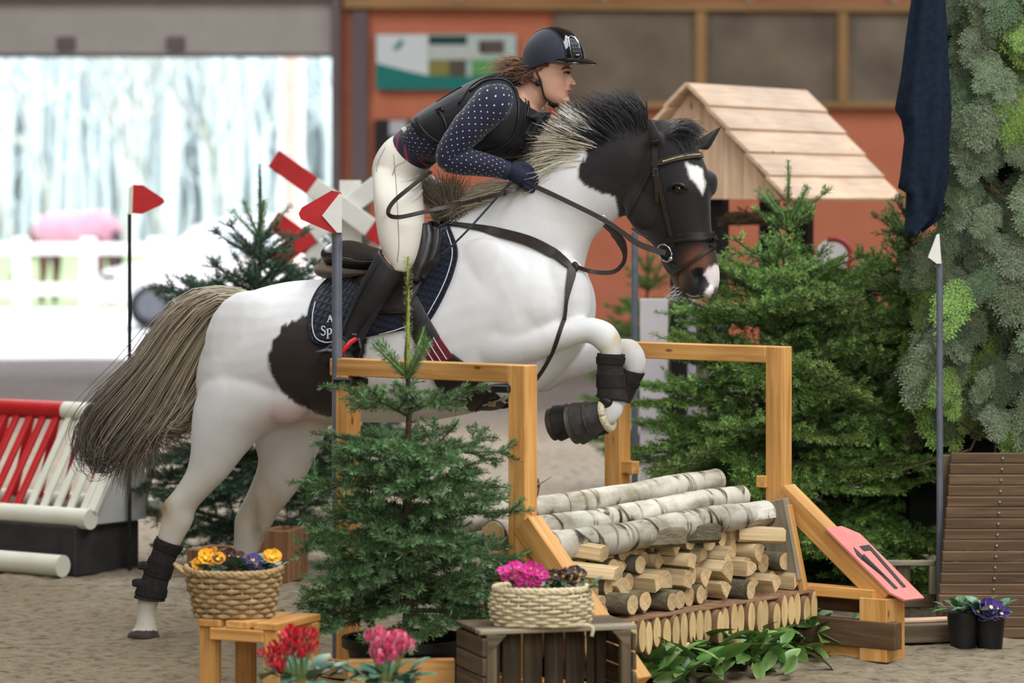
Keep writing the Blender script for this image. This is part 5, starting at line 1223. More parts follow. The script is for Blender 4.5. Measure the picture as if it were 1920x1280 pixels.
split(J(.50, -.05, .50), J(.74, .16, .505), .07, .07, 'grey-green round branch on the stack top under the front birch log', 'logbark')
split(J(.78, -.02, .50), J(.98, .14, .50), .075, .07, 'second grey-green branch on the stack top, right of the first', 'logbark')
split(J(1.02, .0, .52), J(1.40, .08, .54), .08, .05, 'whitish birch strip on the stack top near the far post', 'birch')
split(J(1.25, .04, .47), J(1.38, .16, .46), .07, .06, 'short pale split log on the stack top by the grey side board')
# ---- low row of slant-cut poles along the ground
t = thing('log_edging', 'row of slant-cut small poles bordering the foot of the stack', 'log edging', J(.8, .2, 0), JA)
for k in range(28):
    a = .10+k*.0525; r = random.Random(k); ax = E2*1.0+Vector((0, 0, -.12)); b = MB(); c = J(a, .2+r.uniform(-.01, .012), .182+r.uniform(-.012, .008)); hh = .061+r.uniform(-.006, .006); ww = .0255+r.uniform(-.002, .002); n = 16
    R = [[c+E2*d+E1*math.cos(q)*ww*kk+Vector((0, 0, math.sin(q)*hh*kk)) for q in (2*math.pi*i/n for i in range(n))] for d, kk in ((-.22, .95), (-.003, 1), (0, .98))]
    b.rings(R, True, [(d*2+k, math.cos(q)*.03, math.sin(q)*.05) for d in (0, .2, .21) for q in (2*math.pi*i/n for i in range(n))]); po = obj('pole', b, M['redbark2'] if 'redbark2' in M else M['redbark'], t, world=True, smooth=40)
    b = MB(); R2 = [[c+E2*.0015+E1*math.cos(q)*ww*.9+Vector((0, 0, math.sin(q)*hh*.93)) for q in (2*math.pi*i/n for i in range(n))]]; b.add(R2[0], [tuple(range(n))[::-1]], [(math.sin(q)*.09+k*.7, math.cos(q)*.02, 0) for q in (2*math.pi*i/n for i in range(n))]); obj('cut_face', b, M['cut'], po, world=True)
for k in range(5):
    a = (.62, .70, .93, 1.0, 1.2)[k]; b = MB(); c = J(a, .21, .085); n = 14
    b.rings([[c+E2*d+E1*math.cos(q)*.024*kk+Vector((0, 0, math.sin(q)*.05*kk)) for q in (2*math.pi*i/n for i in range(n))] for d, kk in ((-.2, .95), (-.003, 1), (0, .95))]); obj('pole', b, M['cut'], t, world=True, smooth=40)
b = MB(); b.beam(J(.1, .10, .12), J(1.56, .10, .12), .1, .12); obj('bearer', b, M['decking'], t, world=True)
b = MB(); b.beam(J(.1, .15, .240), J(1.56, .15, .240), .09, .008); obj('bark_strip', b, M['redbark'], t, world=True)
b = MB(); b.beam(J(.1, -.3, .12), J(1.56, -.3, .12), .1, .24); obj('bearer', b, M['decking'], t, world=True)

# ================================================================ firs
M['needle'] = vcol('fir_needles', .5, .35, var=.18, vscale=14, rnd=.22, hue=.012)
def fir_branch(name, seed, cool, warm, BL=.4, droop=.08, dens=1000, tipc=None, nl=.026):
    """one flat fir branch of length BL along +x: bark axis, side twigs, needles of true size"""
    twigs = 2 if BL < .25 else max(3, int(BL*9))
    r = np.random.default_rng(seed); segs = []           # (p0, p1, age)
    def axis(p, d, L, n, dr):
        pts = [p]; d = d.copy()
        for k in range(n):
            d = d+np.array([0, r.normal(0, .05), dr/n+r.normal(0, .03)]); d /= np.linalg.norm(d); pts.append(pts[-1]+d*L/n)
        return pts
    main = axis(np.zeros(3), np.array([1., 0, .05]), BL, 8, -droop); wood_ = [(main, .004+.009*BL)]
    for a, b_ in zip(main, main[1:]): segs.append((a, b_, .5))
    def at(pts, u): u *= len(pts)-1; i = min(int(u), len(pts)-2); return pts[i]+(pts[i+1]-pts[i])*(u-i), (pts[i+1]-pts[i])/np.linalg.norm(pts[i+1]-pts[i])
    for k in range(twigs):
        u = .22+.70*k/(twigs-1)
        for s in (-1, 1):
            uu = u+r.normal(0, .015); p, d = at(main, min(uu, .97)); an = math.radians(r.uniform(42, 58)); L = BL*(.50*(1-uu)**.8+.14)*r.uniform(.8, 1.15)
            dd = np.array([d[0]*math.cos(an)-d[1]*s*math.sin(an), d[1]*math.cos(an)+d[0]*s*math.sin(an), d[2]+r.normal(.02, .08)]); tw = axis(p, dd, L, 5, r.normal(.02, .06)); wood_.append((tw, .0035))
            for a, b_ in zip(tw, tw[1:]): segs.append((a, b_, .8))
            if L > .13:
                for q in (.4, .68):
                    for s2 in (-1, 1):
                        p2, d2 = at(tw, q+r.normal(0, .03)); an = math.radians(48); L2 = L*(.55-.3*q)*r.uniform(.8, 1.2)
                        d3 = np.array([d2[0]*math.cos(an)-d2[1]*s2*math.sin(an), d2[1]*math.cos(an)+d2[0]*s2*math.sin(an), d2[2]+r.normal(0, .06)]); t3 = axis(p2, d3, L2, 3, .02); wood_.append((t3, .0025))
                        for a, b_ in zip(t3, t3[1:]): segs.append((a, b_, 1.))
    V = []; Fc = []; CL = []; o = 0
    for a, b_, age in segs:
        L = np.linalg.norm(b_-a); n = max(2, int(L*dens)); t = (b_-a)/L
        up = np.array([0, 0, 1.])-t*t[2]; up /= np.linalg.norm(up); sd = np.cross(t, up)
        u = r.random(n); ph = r.normal(0, 1.25, n); ph[r.random(n) < .25] += math.pi*.5*r.choice([-1, 1]); f = r.uniform(.35, .85, n)
        rad = np.cos(ph)[:, None]*up+np.sin(ph)[:, None]*sd; d = rad*np.sqrt(1-f**2)[:, None]+t*f[:, None]
        ln = r.uniform(nl*.7, nl*1.05, n)[:, None]; base = a+(b_-a)*u[:, None]; w_ = np.cross(d, rad); w_ /= np.linalg.norm(w_, axis=1)[:, None]+1e-9; w_ = w_*r.uniform(.0013, .0019, n)[:, None]
        tip = base+d*ln; mid = base+d*ln*.55+rad*.001
        q = np.stack([base, mid-w_, tip, mid+w_], 1).reshape(-1, 3); V.append(q)
        idx = o+np.arange(n)[:, None]*4; Fc.append(np.concatenate([idx, idx+1, idx+2, idx+3], 1)); o += 4*n
        k = r.uniform(0, 1, n)[:, None]; tipk = np.clip((np.linalg.norm(base, axis=1)/BL-.45)*1.6, 0, 1)[:, None]*age
        c = np.array(cool[:3])*(1-k)+np.array(warm[:3])*k
        if tipc is not None: c = c*(1-.6*tipk*k)+np.array(tipc[:3])*.6*tipk*k
        c = np.concatenate([c, np.ones((n, 1))], 1); CL.append(np.repeat(c, 4, 0))
    V = np.concatenate(V); Fc = np.concatenate(Fc); CL = np.concatenate(CL)
    mb = MB()
    for pts, rd in wood_: mb.tube([Vector(p) for p in pts], [rd*(1-.7*i/(len(pts)-1)) for i in range(len(pts))], 5, cap=False)
    bv = np.array(mb.v); bf = np.array(mb.f)+len(V)
    me = mesh_np(name, np.concatenate([V, bv]), np.concatenate([Fc, bf]))
    bc_ = np.tile(np.array(C(86, 80, 56)), (len(bv), 1)); setcol(me, np.concatenate([CL, bc_])); me.materials.append(M['needle']); return me
COOL = C(34, 58, 48); WARM = C(70, 100, 66)
def bset(seed, c1, c2, lens, dens, droop=.08, tipc=None, nl=.026): return [(L, [fir_branch('branch', seed+7*i+k, c1, c2, L, droop if L > .25 else -.2, dens, tipc, nl) for k in range(2)]) for i, L in enumerate(lens)]
BR_A = bset(100, C(52, 84, 54), C(122, 156, 100), (.12, .2, .3, .42), 1150)
BR_B = bset(200, C(56, 90, 46), C(124, 164, 82), (.18, .34, .5, .68), 850, .05, C(178, 206, 104))
BR_D = bset(300, C(42, 70, 58), C(80, 112, 84), (.2, .4, .58), 700)
def shoot_mesh(name, L, c1, c2, dens, seed, rad=.008, ln=.018):
    r = np.random.default_rng(seed); n = int(L*dens); u = r.random(n)*L; ph = r.random(n)*2*math.pi; f = r.uniform(.45, .8, n)
    dr = np.stack([np.cos(ph), np.sin(ph), np.zeros(n)], 1); d = dr*np.sqrt(1-f**2)[:, None]+np.array([0, 0, 1.])*f[:, None]; base = np.stack([np.zeros(n), np.zeros(n), u], 1)+dr*rad
    w_ = np.cross(d, dr); w_ /= np.linalg.norm(w_, axis=1)[:, None]; w_ *= .0014; l_ = r.uniform(.7, 1.1, n)[:, None]*ln
    V = np.stack([base, base+d*l_*.5-w_, base+d*l_, base+d*l_*.5+w_], 1).reshape(-1, 3); i = np.arange(n)[:, None]*4; Fc = np.concatenate([i, i+1, i+2, i+3], 1)
    k = r.random(n)[:, None]; c = np.concatenate([np.array(c1[:3])*(1-k)+np.array(c2[:3])*k, np.ones((n, 1))], 1)
    mb = MB(); mb.tube([(0, 0, 0), (0, 0, L*.5), (0, 0, L)], [rad, rad*.8, rad*.45], 6); bv = np.array(mb.v); bf4 = [f for f in mb.f if len(f) == 4]
    me = mesh_np(name, np.concatenate([V, bv]), np.concatenate([Fc, np.array(bf4)+len(V)])); bc_ = np.tile(np.array(c2), (len(bv), 1)); setcol(me, np.concatenate([np.repeat(c, 4, 0), bc_])); me.materials.append(M['needle']); return me
def pick(ms, L, r):
    c = min(ms, key=lambda q: abs(q[0]-L)); return c[1][r.randrange(len(c[1]))], L/c[0]
def fir(base, H, radius, seed, label, meshes, whorl=.17, leader=None, crown=None, z0=.12, lead_cols=(C(96, 120, 60), C(130, 140, 70)), per=7, group=None, trunk_r=.022, inner=True, skip=None, airy=False):
    """radius(h): branch reach at relative height"""
    r = random.Random(seed); t = thing('fir_tree', label, 'fir tree', base, 0, group)
    b = MB(); n = 14; b.tube([(r.gauss(0, .004), r.gauss(0, .004), H*.97*k/n) for k in range(n+1)], [trunk_r*(1-.85*k/n) for k in range(n+1)], 8); obj('trunk', b, M['bark'], t, smooth=True)
    z = z0; cnt = 0; ztop = H-(leader or .3)
    while z < ztop:
        u = z/H; R0 = radius(u); k = per if z < ztop*.8 else max(5, per-(3 if airy else 1)); a0 = r.uniform(0, 6.28)
        for i in range(k):
            az = a0+2*math.pi*i/k+r.uniform(-.22, .22); L = R0*r.uniform(.82, 1.1); 
            if skip and skip(az, z): continue
            el = lerp(-.16, .66, u**1.6)+r.gauss(0, .12); me_, sc = pick(meshes, max(L, .1), r)
            Mx = Matrix.Translation((0, 0, z+r.uniform(-.03, .03))) @ Matrix.Rotation(az, 4, 'Z') @ Matrix.Rotation(-el, 4, 'Y') @ Matrix.Rotation(r.gauss(0, .25), 4, 'X')
            Mx = Mx @ Matrix.Diagonal((sc, max(.8, sc)*r.uniform(.9, 1.15), max(.85, sc), 1)); inst('branch', me_, t, Mx); cnt += 1
        if inner and not (airy and u > airy):
            for i in range(max(2, k//2)):
                az = r.uniform(0, 6.28); L = R0*r.uniform(.45, .7)
                if skip and skip(az, z): continue
                me_, sc = pick(meshes, max(L, .1), r); Mx = Matrix.Translation((0, 0, z+whorl*r.uniform(.3, .7))) @ Matrix.Rotation(az, 4, 'Z') @ Matrix.Rotation(-(lerp(.0, .75, u)+r.gauss(0, .2)), 4, 'Y') @ Matrix.Rotation(r.gauss(0, .4), 4, 'X') @ Matrix.Diagonal((sc, max(.8, sc), max(.85, sc), 1)); inst('branch', me_, t, Mx); cnt += 1
        z += whorl*(1-.25*u) if not (airy and u > airy) else whorl*1.55
    lm = shoot_mesh('leader', leader or .3, lead_cols[0], lead_cols[1], 900, seed); inst('leader', lm, t, Matrix.Translation((0, 0, ztop)))
    for i in range(5):                                   # upright shoots round the base of the leader
        az = 2*math.pi*i/5+r.uniform(-.3, .3); sm = shoot_mesh('top_shoot', r.uniform(.13, .22), C(62, 96, 56), C(120, 152, 88), 1500, seed+i+1, .007, .024) if i < 2 else sm
        inst('top_shoot', sm, t, Matrix.Translation((0, 0, ztop-.01)) @ Matrix.Rotation(az, 4, 'Z') @ Matrix.Rotation(r.uniform(.5, 1.0), 4, 'Y'))
    return t
# front fir, in a black pot before the near frame
YT = 11.72; tb = P(765, 370+CH*F/YT, YT); tb.z = .1
ztip = P(765, 503, YT).z
def r_front(u):
    pts = [(0, .38), (.1, .43), (.25, .42), (.42, .37), (.55, .32), (.66, .27), (.74, .2), (.8, .14), (.9, .1), (1, .05)]
    for (a, c), (d, e) in zip(pts, pts[1:]):
        if a <= u <= d: return lerp(c, e, (u-a)/(d-a))
    return .05
fir(tb, ztip-.06, r_front, 31, 'front fir in a black pot before the near timber frame', BR_A, .11, .40, per=8, z0=.23, airy=.5, lead_cols=(C(104, 128, 52), C(140, 146, 66)))
# right firs behind the far frame
YR = 14.9; rb = P(1478, 370+CH*F/YR, YR); rb.z = 0
def r_right(u):
    pts = [(0, .66), (.15, .70), (.35, .68), (.55, .58), (.68, .42), (.78, .24), (.88, .18), (1, .06)]
    for (a, c), (d, e) in zip(pts, pts[1:]):
        if a <= u <= d: return lerp(c, e, (u-a)/(d-a))
    return .05
fir(rb, P(1466, 300, YR).z, r_right, 41, 'bushy green fir behind the far timber frame', BR_B, .14, .26, per=9, z0=.1, lead_cols=(C(60, 92, 50), C(96, 128, 66)), trunk_r=.03, airy=.68)
YR2 = 15.3; rb2 = P(1700, 370+CH*F/YR2, YR2); rb2.z = 0
fir(rb2, P(1690, 330, YR2).z, lambda u: r_right(u)*.95, 43, 'fir half hidden between the far frame and the draped evergreen', BR_B, .16, .24, per=8, z0=.1, lead_cols=(C(60, 92, 50), C(96, 128, 66)), trunk_r=.03)
# left fir behind the horse's quarters
YL = 16.2; lb_ = P(487, 370+CH*F/YL, YL); lb_.z = .0
def r_left(u):
    pts = [(0, .5), (.1, .6), (.4, .58), (.58, .56), (.68, .36), (.75, .26), (.85, .2), (1, .06)]
    for (a, c), (d, e) in zip(pts, pts[1:]):
        if a <= u <= d: return lerp(c, e, (u-a)/(d-a))
    return .05
fir(lb_, P(485, 308, YL).z, r_left, 51, 'dark fir behind the tail and quarters of the piebald', BR_D, .17, .34, per=8, z0=.2, lead_cols=(C(36, 52, 50), C(56, 76, 66)), trunk_r=.03)
YL2 = 18.5; q = P(640, 370+CH*F/YL2, YL2); q.z = 0
fir(q, P(640, 400, YL2).z, lambda u: r_left(u)*.85, 53, 'dark fir behind the white and red cross wing', BR_D, .19, .2, per=7, z0=.25, lead_cols=(C(36, 52, 50), C(56, 76, 66)), inner=False)
# blurred fir behind the horse's chest
YM = 20.5; q = P(1215, 370+CH*F/YM, YM); q.z = 0
fir(q, P(1215, 440, YM).z, lambda u: r_left(u)*.8, 55, 'blurred fir far behind the chest of the piebald', BR_B, .2, .22, per=7, z0=.3, inner=False)
q = P(1140, 888, 16.8); q.z = 0.02
t = thing('fir_cuttings', 'small heap of fir cuttings on the sand beneath the forehooves', 'fir cuttings', q)
for k in range(12): inst('branch', BR_D[0][1][k % 2], t, Matrix.Translation((random.gauss(0, .04), random.gauss(0, .04), .03+.012*k)) @ Matrix.Rotation(k*2.4, 4, 'Z') @ Matrix.Rotation(-.25, 4, 'Y') @ Matrix.Scale(1.0, 4))

# ================================================================ flags, wings, house
def flagpole(px, y0, y1, Y, r, mat, label, ybase=None):
    a = P(px, y0, Y); z = P(px, y1, Y) if y1 else Vector((a.x, Y, 0)); z.x = a.x
    t = thing('flag', label, 'flag', (a.x, Y, max(z.z, 0)))
    b = MB(); b.tube([z, a], r, 10); obj('pole', b, M[mat], t, world=True, smooth=40); return t
def plate(name, px, Y, th, mat, parent, dy=0):
    b = MB(); b.prism([P(x_, y_, Y+dy) for x_, y_ in px], (0, th, 0)); return obj(name, b, M[mat], parent, world=True)
t = flagpole(632, 436, None, 12.42, .018, 'steel', 'red and white chevron flag on a grey pole tied to the near frame')
plate('flag_plate', [(560, 400), (566, 389), (622, 357), (640, 361), (640, 437), (624, 437), (564, 411)], 12.42, .012, 'red', t, -.02)
plate('white_wedge', [(637, 362), (641, 366), (641, 436), (632, 436), (604, 404)], 12.42, .006, 'white', t, -.032)
t = flagpole(243, 400, None, 15.9, .009, 'black', 'red arrow flag on a thin black pole at the left white jump')
plate('flag_plate', [(249, 346), (268, 347), (306, 372), (309, 379), (301, 385), (266, 401), (247, 400)], 15.9, .01, 'red', t)
plate('white_edge', [(242, 352), (250, 346), (248, 401), (241, 402)], 15.9, .014, 'white', t, -.004)
t = flagpole(1762, 490, None, 13.95, .0135, 'steel', 'small white pennant on a grey pole before the draped evergreen')
plate('flag_plate', [(1756, 440), (1761, 438), (1765, 494), (1756, 494), (1740, 482)], 13.95, .01, 'white', t, -.02)
b = MB(); q = P(1190, 435, 16.2); b.tube([(q.x, q.y, 0), q], .016, 10); obj('grey_pole', b, M['steel'], label='plain grey pole standing behind the chest of the piebald', cat='pole', smooth=40)
b = MB(); q = P(1297, 560, 16.6); b.tube([(q.x, q.y, 0), q], .02, 10); obj('grey_pole', b, plain('lilac_pole', C(170, 162, 178), C(180, 172, 188), 8), label='pale lilac pole under the far frame rail', cat='pole', smooth=40)
# white wing plank beside the far frame
t = thing('wing_panel', 'tall whitish wing board left of the far fir', 'wing', P(1226, 890, 16.9))
b = MB(); a = P(1200, 560, 16.9); c = P(1252, 895, 16.9); b.box(((a.x+c.x)/2, 16.9, a.z/2), (c.x-a.x, .05, a.z)); obj('board', b, plain('lilac_white', C(200, 192, 196), C(212, 204, 206), 4, .7), t, world=True)
b = MB(); q = P(1226, 797, 16.87); b.tube([(a.x-.03, 16.86, q.z+.01), (c.x+.06, 16.86, q.z-.01)], .012, 8); obj('strap', b, M['black'], t, world=True)
# St Andrew's cross wing, white laths with red tips
YC = 17.6; t = thing('cross_wing', 'white lattice wing with red tipped crossed laths behind the saddle', 'wing', P(640, 560, YC)); t.location.z = 0
def lath(p, q, red0, red1, dy):
    a = P(*p, YC+dy); c = P(*q, YC+dy); L = (c-a).length; d = (c-a)/L
    for u0, u1, mt in ((0, red0, 'red'), (red0, L-red1, 'white'), (L-red1, L, 'red')):
        if u1-u0 > .01: b = MB(); b.beam(a+d*u0, a+d*u1, .03, .1, (0, -1, 0) if False else (0, 0, 1), .004); obj('lath', b, M[mt], t, world=True)
lath((513, 297), (722, 446), .24, .09, 0); lath((728, 332), (515, 488), .0, .23, .035); lath((512, 412), (655, 515), .23, 0, .07); 
b = MB(); q = P(655, 338, YC); b.box((q.x, YC+.11, q.z/2), (.11, .04, q.z)); obj('upright', b, M['white'], t, world=True)
b = MB(); q = P(700, 480, YC); b.beam(P(655, 512, YC+.1), P(760, 430, YC+.1), .03, .1); obj('lath', b, M['white'], t, world=True)
# little house: gable roof of raw planks on black posts
HB0 = P(1300, 158, 17.5); ridge_d = Vector((.49, .872, 0)); side_d = Vector((.872, -.49, 0))
t = thing('wooden_house', 'small open house with raw plank roof on black posts', 'house', (HB0.x, HB0.y, 0))
za = HB0.z; ze = P(1460, 375, 17.2).z; hw = .52; RL = 1.36
def H(u, s, z): return Vector((HB0.x, HB0.y, 0))+ridge_d*u+side_d*s+Vector((0, 0, z))
for sgn in (1, -1):
    for k in range(5):
        u0 = k/5; u1 = (k+1)/5+.03
        e0 = lambda f, lift: (sgn*hw*1.06*f, lerp(za, ze, f)+lift)
        (s0, z0), (s1, z1) = e0(u0, .0), e0(u1, .018)
        m = (H(RL/2-.04, (s0+s1)/2, (z0+z1)/2)); slope = Vector(side_d*(s1-s0)+Vector((0, 0, z1-z0))); R = Matrix((ridge_d, slope.normalized(), ridge_d.cross(slope.normalized()))).transposed()
        b = MB(); b.box(m, (RL+.08, slope.length, .022), R, .003); obj('roof_plank', b, M['rawpine'], t, world=True)
for end in (0.0, RL-.05):
    nb = 9
    for k in range(nb):
        s0 = -hw*.97+2*hw*.97*k/nb; s1 = s0+2*hw*.97/nb-.002
        zt = lambda s: lerp(za, ze, min(1, abs(s)/hw))-.03
        pts = [H(end, s0, ze+.005), H(end, s1, ze+.005), H(end, s1, zt(s1)), H(end, s0, zt(s0))]
        if s0 < 0 < s1: pts = pts[:3]+[H(end, 0, zt(0))]+pts[3:]
        b = MB(); b.add([p-ridge_d*.0 for p in pts]+[p+ridge_d*.02 for p in pts], [tuple(range(len(pts))), tuple(range(2*len(pts)-1, len(pts)-1, -1))]+[(i, i+len(pts), (i+1) % len(pts)+len(pts), (i+1) % len(pts)) for i in range(len(pts))], [(p.z*1.0+k, p.x, p.y) for p in pts]*2); obj('gable_board', b, M['rawpine'], t, world=True)
for u, s in ((.1, .09), (.1, -.12), (RL-.16, .06), (RL-.16, -.14)):
    b = MB(); b.box(H(u, s, (ze+.02)/2), (.085, .085, ze+.02), frame(ridge_d).to_3x3()); obj('post', b, M['black'], t, world=True)
b = MB(); b.beam(H(.1, .09, ze-.1), H(RL-.16, .06, ze-.1), .05, .06); obj('tie_rail', b, M['black'], t, world=True)
b = MB(); b.beam(H(.1, -.2, ze-.08), H(.1, .44, ze-.08), .03, .04); obj('tie_rail', b, M['oldwood'], t, world=True)
b = MB(); a = H(.085, .07, ze-.085); c = H(.085, .44, ze-.085); n = 60
for k in range(n):
    u = random.random(); q = a.lerp(c, u)+Vector((random.gauss(0, .01), random.gauss(0, .02), random.gauss(0, .012))); d = Vector((random.gauss(0, 1), random.gauss(0, 1), random.gauss(0, .4))).normalized()*.06
    b.tube([q-d, q+d], [.004, .001], 4, cap=False)
b.tube([a, c], .012, 6); obj('twig_garland', b, M['bark'], label='dark twiggy garland hung across the house gable', cat='garland')
# round white sign with a red rim, red flowers in a box beneath the house
t = thing('round_sign', 'small round white sign with red rim behind the right fir', 'sign', P(1566, 500, 17.0))
b = MB(); q = P(1562, 480, 17.0); b.tube([q, q+Vector((0, .02, 0))], [.085, .085], 20, up=(1, 0, 0)); obj('disc', b, plain('sign_white', C(206, 200, 198), C(214, 208, 206), 6), t, world=True, smooth=40)
b = MB(); b.tube([q+Vector((math.cos(a_)*.085, 0, math.sin(a_)*.085)) for a_ in np.linspace(-.6, 1.9, 16)], .012, 8); obj('rim', b, plain('sign_red', C(150, 40, 44), C(160, 46, 50), 6), t, world=True, smooth=True)
b = MB(); b.tube([q+Vector((0, .02, -.08)), (q.x, q.y+.02, 0)], .012, 8); obj('stake', b, M['steel'], t, world=True)

# ================================================================ left red and white brush jump
LB = math.radians(35); LR0 = Vector((-1.978, 15.7, 0)); LW = Vector((math.cos(LB), -math.sin(LB), 0)); LD = Vector((math.sin(LB), math.cos(LB), 0))
def K(w_, d_, z_): return LR0+LW*w_+LD*d_+Vector((0, 0, z_))
t = thing('fence_jump', 'red and white slatted jump on a dark base at the left edge', 'jump', LR0, -LB)
M['rubberbase'] = plain('dark_base', C(44, 42, 42), C(58, 56, 55), 12, .75, .3, .1); M['ivory'] = plain('ivory_paint', C(214, 212, 194), C(226, 224, 208), 9, .5, .4, .05)
M['greypanel'] = plain('grey_panel', C(176, 176, 170), C(188, 188, 182), 6, .7)
b = MB(); b.box(K(-.9, .22, .115), (1.8, .44, .23), rotz(-LB).to_3x3(), .008); obj('base', b, M['rubberbase'], t, world=True)
def pole(p, q, r, mat, name='pole'): b = MB(); b.tube([p, q], r, 20); return obj(name, b, M[mat], t, world=True, smooth=40)
pole(K(-1.8, -.06, .055), K(-.02, -.06, .055), .05, 'ivory'); pole(K(-1.8, .05, .262), K(.05, .05, .262), .047, 'ivory')
tw = -.385; pole(K(tw, .36, .722), K(.06, .36, .722), .044, 'ivory'); pole(K(-1.8, .36, .722), K(tw, .36, .722), .044, 'red')
for k in range(21):
    w_ = -.01-.0825*k; mt = 'ivory' if w_ > tw-.02 else 'red'
    b = MB(); b.beam(K(w_, .06, .29), K(w_, .355, .72), .036, .02, LD); obj('slat', b, M[mt], t, world=True)
    if k % 2: b = MB(); b.beam(K(w_-.06, .64, .28), K(w_+.06, .64, .68), .036, .02, LD); obj('slat', b, M['red' if k > 3 else 'greypanel'], t, world=True)
b = MB(); b.beam(K(.035, .07, .29), K(.035, .36, .72), .05, .03, LD); obj('end_slat', b, M['ivory'], t, world=True)
b = MB(); b.prism([K(.03, .1, .235), K(.03, .44, .235), K(.03, .42, .70), K(.03, .36, .72)], LW*.02); obj('end_panel', b, M['greypanel'], t, world=True)
pole(K(-1.8, .68, .26), K(.03, .68, .26), .045, 'ivory')

# ================================================================ right: evergreen-draped screen, dark cloth, slatted ramp
M['spray'] = vcol('scale_leaf_spray', .6, .25, var=.22, vscale=12, rnd=.3, hue=.02)
def spray(name, seed, c1, c2, L=.26):
    """flat drooping fan of scale leaves"""
    r = np.random.default_rng(seed); V = []; Fc = []; CL = []
    def leaflet(p, d, s, ln, wd, c):
        o = len(V); z = np.array([0, 0, .004]); V.extend([p, p+d*ln*.5+s*wd+z, p+d*ln, p+d*ln*.5-s*wd+z]); Fc.append((o, o+1, o+2, o+3)); CL.extend([c]*4)
    def frond(p, an, ln, lev):
        st = (.0075, .017, .03)[lev]; n = max(3, int(ln/st)); d0 = np.array([math.cos(an), math.sin(an), r.normal(0, .06)])
        for k in range(n):
            u = k/n; q = p+d0*ln*u+np.array([0, 0, -.12*ln*u*u+r.normal(0, .002)])
            k_ = r.random(); c = tuple(np.array(c1[:3])*(1-k_)+np.array(c2[:3])*k_)+(1,)
            for s in (-1, 1):
                a2 = an+s*math.radians(r.uniform(28, 42)); d = np.array([math.cos(a2), math.sin(a2), r.normal(0, .12)]); sd = np.array([-math.sin(a2), math.cos(a2), 0])
                if lev == 2: frond(q, a2, ((L-.03)*(1-u)*.55+.03)*r.uniform(.75, 1.15), 1)
                elif lev == 1: frond(q, a2, .018+.016*(1-u), 0)
                else: leaflet(q, d, sd, .010, .0022, c)
        leaflet(p+d0*ln, d0, np.array([-d0[1], d0[0], 0]), .016, .0035, c)
    frond(np.zeros(3), 0, L, 2)
    me = mesh_np(name, np.array(V), np.array(Fc)); setcol(me, CL); me.materials.append(M['spray']); return me
SPM = [spray('spray', 200+k, C(72, 86, 60), C(128, 140, 108)) for k in range(3)]+[spray('spray', 210, C(88, 116, 56), C(146, 172, 84))]+[spray('spray', 220, C(52, 70, 48), C(92, 108, 76))]
YG = 14.35; gx = P(1850, 0, YG).x
t = thing('evergreen_screen', 'tall screen draped with grey-green scale-leaf branches at the right edge', 'screen', (gx, YG, 0))
M['screen'] = plain('dark_screen', C(16, 20, 18), C(28, 32, 28), 6, .95, .1)
b = MB(); a = P(1765, 820, YG+.25); c = P(1990, 0, YG+.25); b.box(((a.x+c.x)/2, YG+.32, 1.75), (c.x-a.x, .12, 2.1)); obj('backing', b, M['screen'], t, world=True)
b = MB(); a = P(1705, 860, YG+.3); b.box(((a.x+c.x)/2, YG+.36, .75), (c.x-a.x, .1, .9)); obj('backing', b, M['screen'], t, world=True)
rs = random.Random(9); G0 = [(1775, -60), (1960, -60), (1960, 830), (1775, 830), (1715, 770), (1705, 620), (1716, 500), (1780, 420), (1764, 300), (1768, 210), (1800, 170), (1790, 60)]
k = 0; placed = 0
while placed < 270 and k < 3000:
    k += 1; px_, py_ = rs.uniform(1690, 1960), rs.uniform(-40, 850)
    if not bool(inpoly(np.array([px_]), np.array([py_]), G0)[0]): continue
    if 1850 < px_ and 300 < py_ < 430 and rs.random() < .8: continue
    if py_ > 560 and px_ > 1880 and rs.random() < .5: continue
    q = P(px_, py_, YG+rs.uniform(-.16, .22)); out = rs.gauss(0, .75)
    d = Vector((math.sin(out)*.6-.25*(px_ < 1780), -.35+rs.gauss(0, .15), -1+.35*rs.random())).normalized(); face = Vector((rs.gauss(0, .6), -1, rs.gauss(.2, .5))).normalized()
    y_ = face.cross(d).normalized(); z_ = d.cross(y_); R = Matrix((d, y_, z_)).transposed().to_4x4(); s = rs.uniform(.6, 1.0)
    m_ = rs.choice([0, 1, 2, 2, 1, 0, 4, 4]) if not (py_ > 540 and rs.random() < .22 or (px_ > 1870 and py_ < 260 and rs.random() < .5)) else 3
    inst('spray', SPM[m_], t, Matrix.Translation(q-Vector((gx, YG, 0))-d*.1) @ R @ Matrix.Scale(s, 4)); placed += 1
b = MB()
for k in range(16):
    q = P(rs.uniform(1810, 1910), rs.uniform(100, 800), YG+.1); b.tube([q, q+Vector((rs.gauss(0, .1), -.08, -.1)), q+Vector((rs.gauss(0, .2), -.12, -.25))], [.008, .006, .003], 5, cap=False)
obj('twigs', b, M['bark'], t, world=True, kind='stuff')
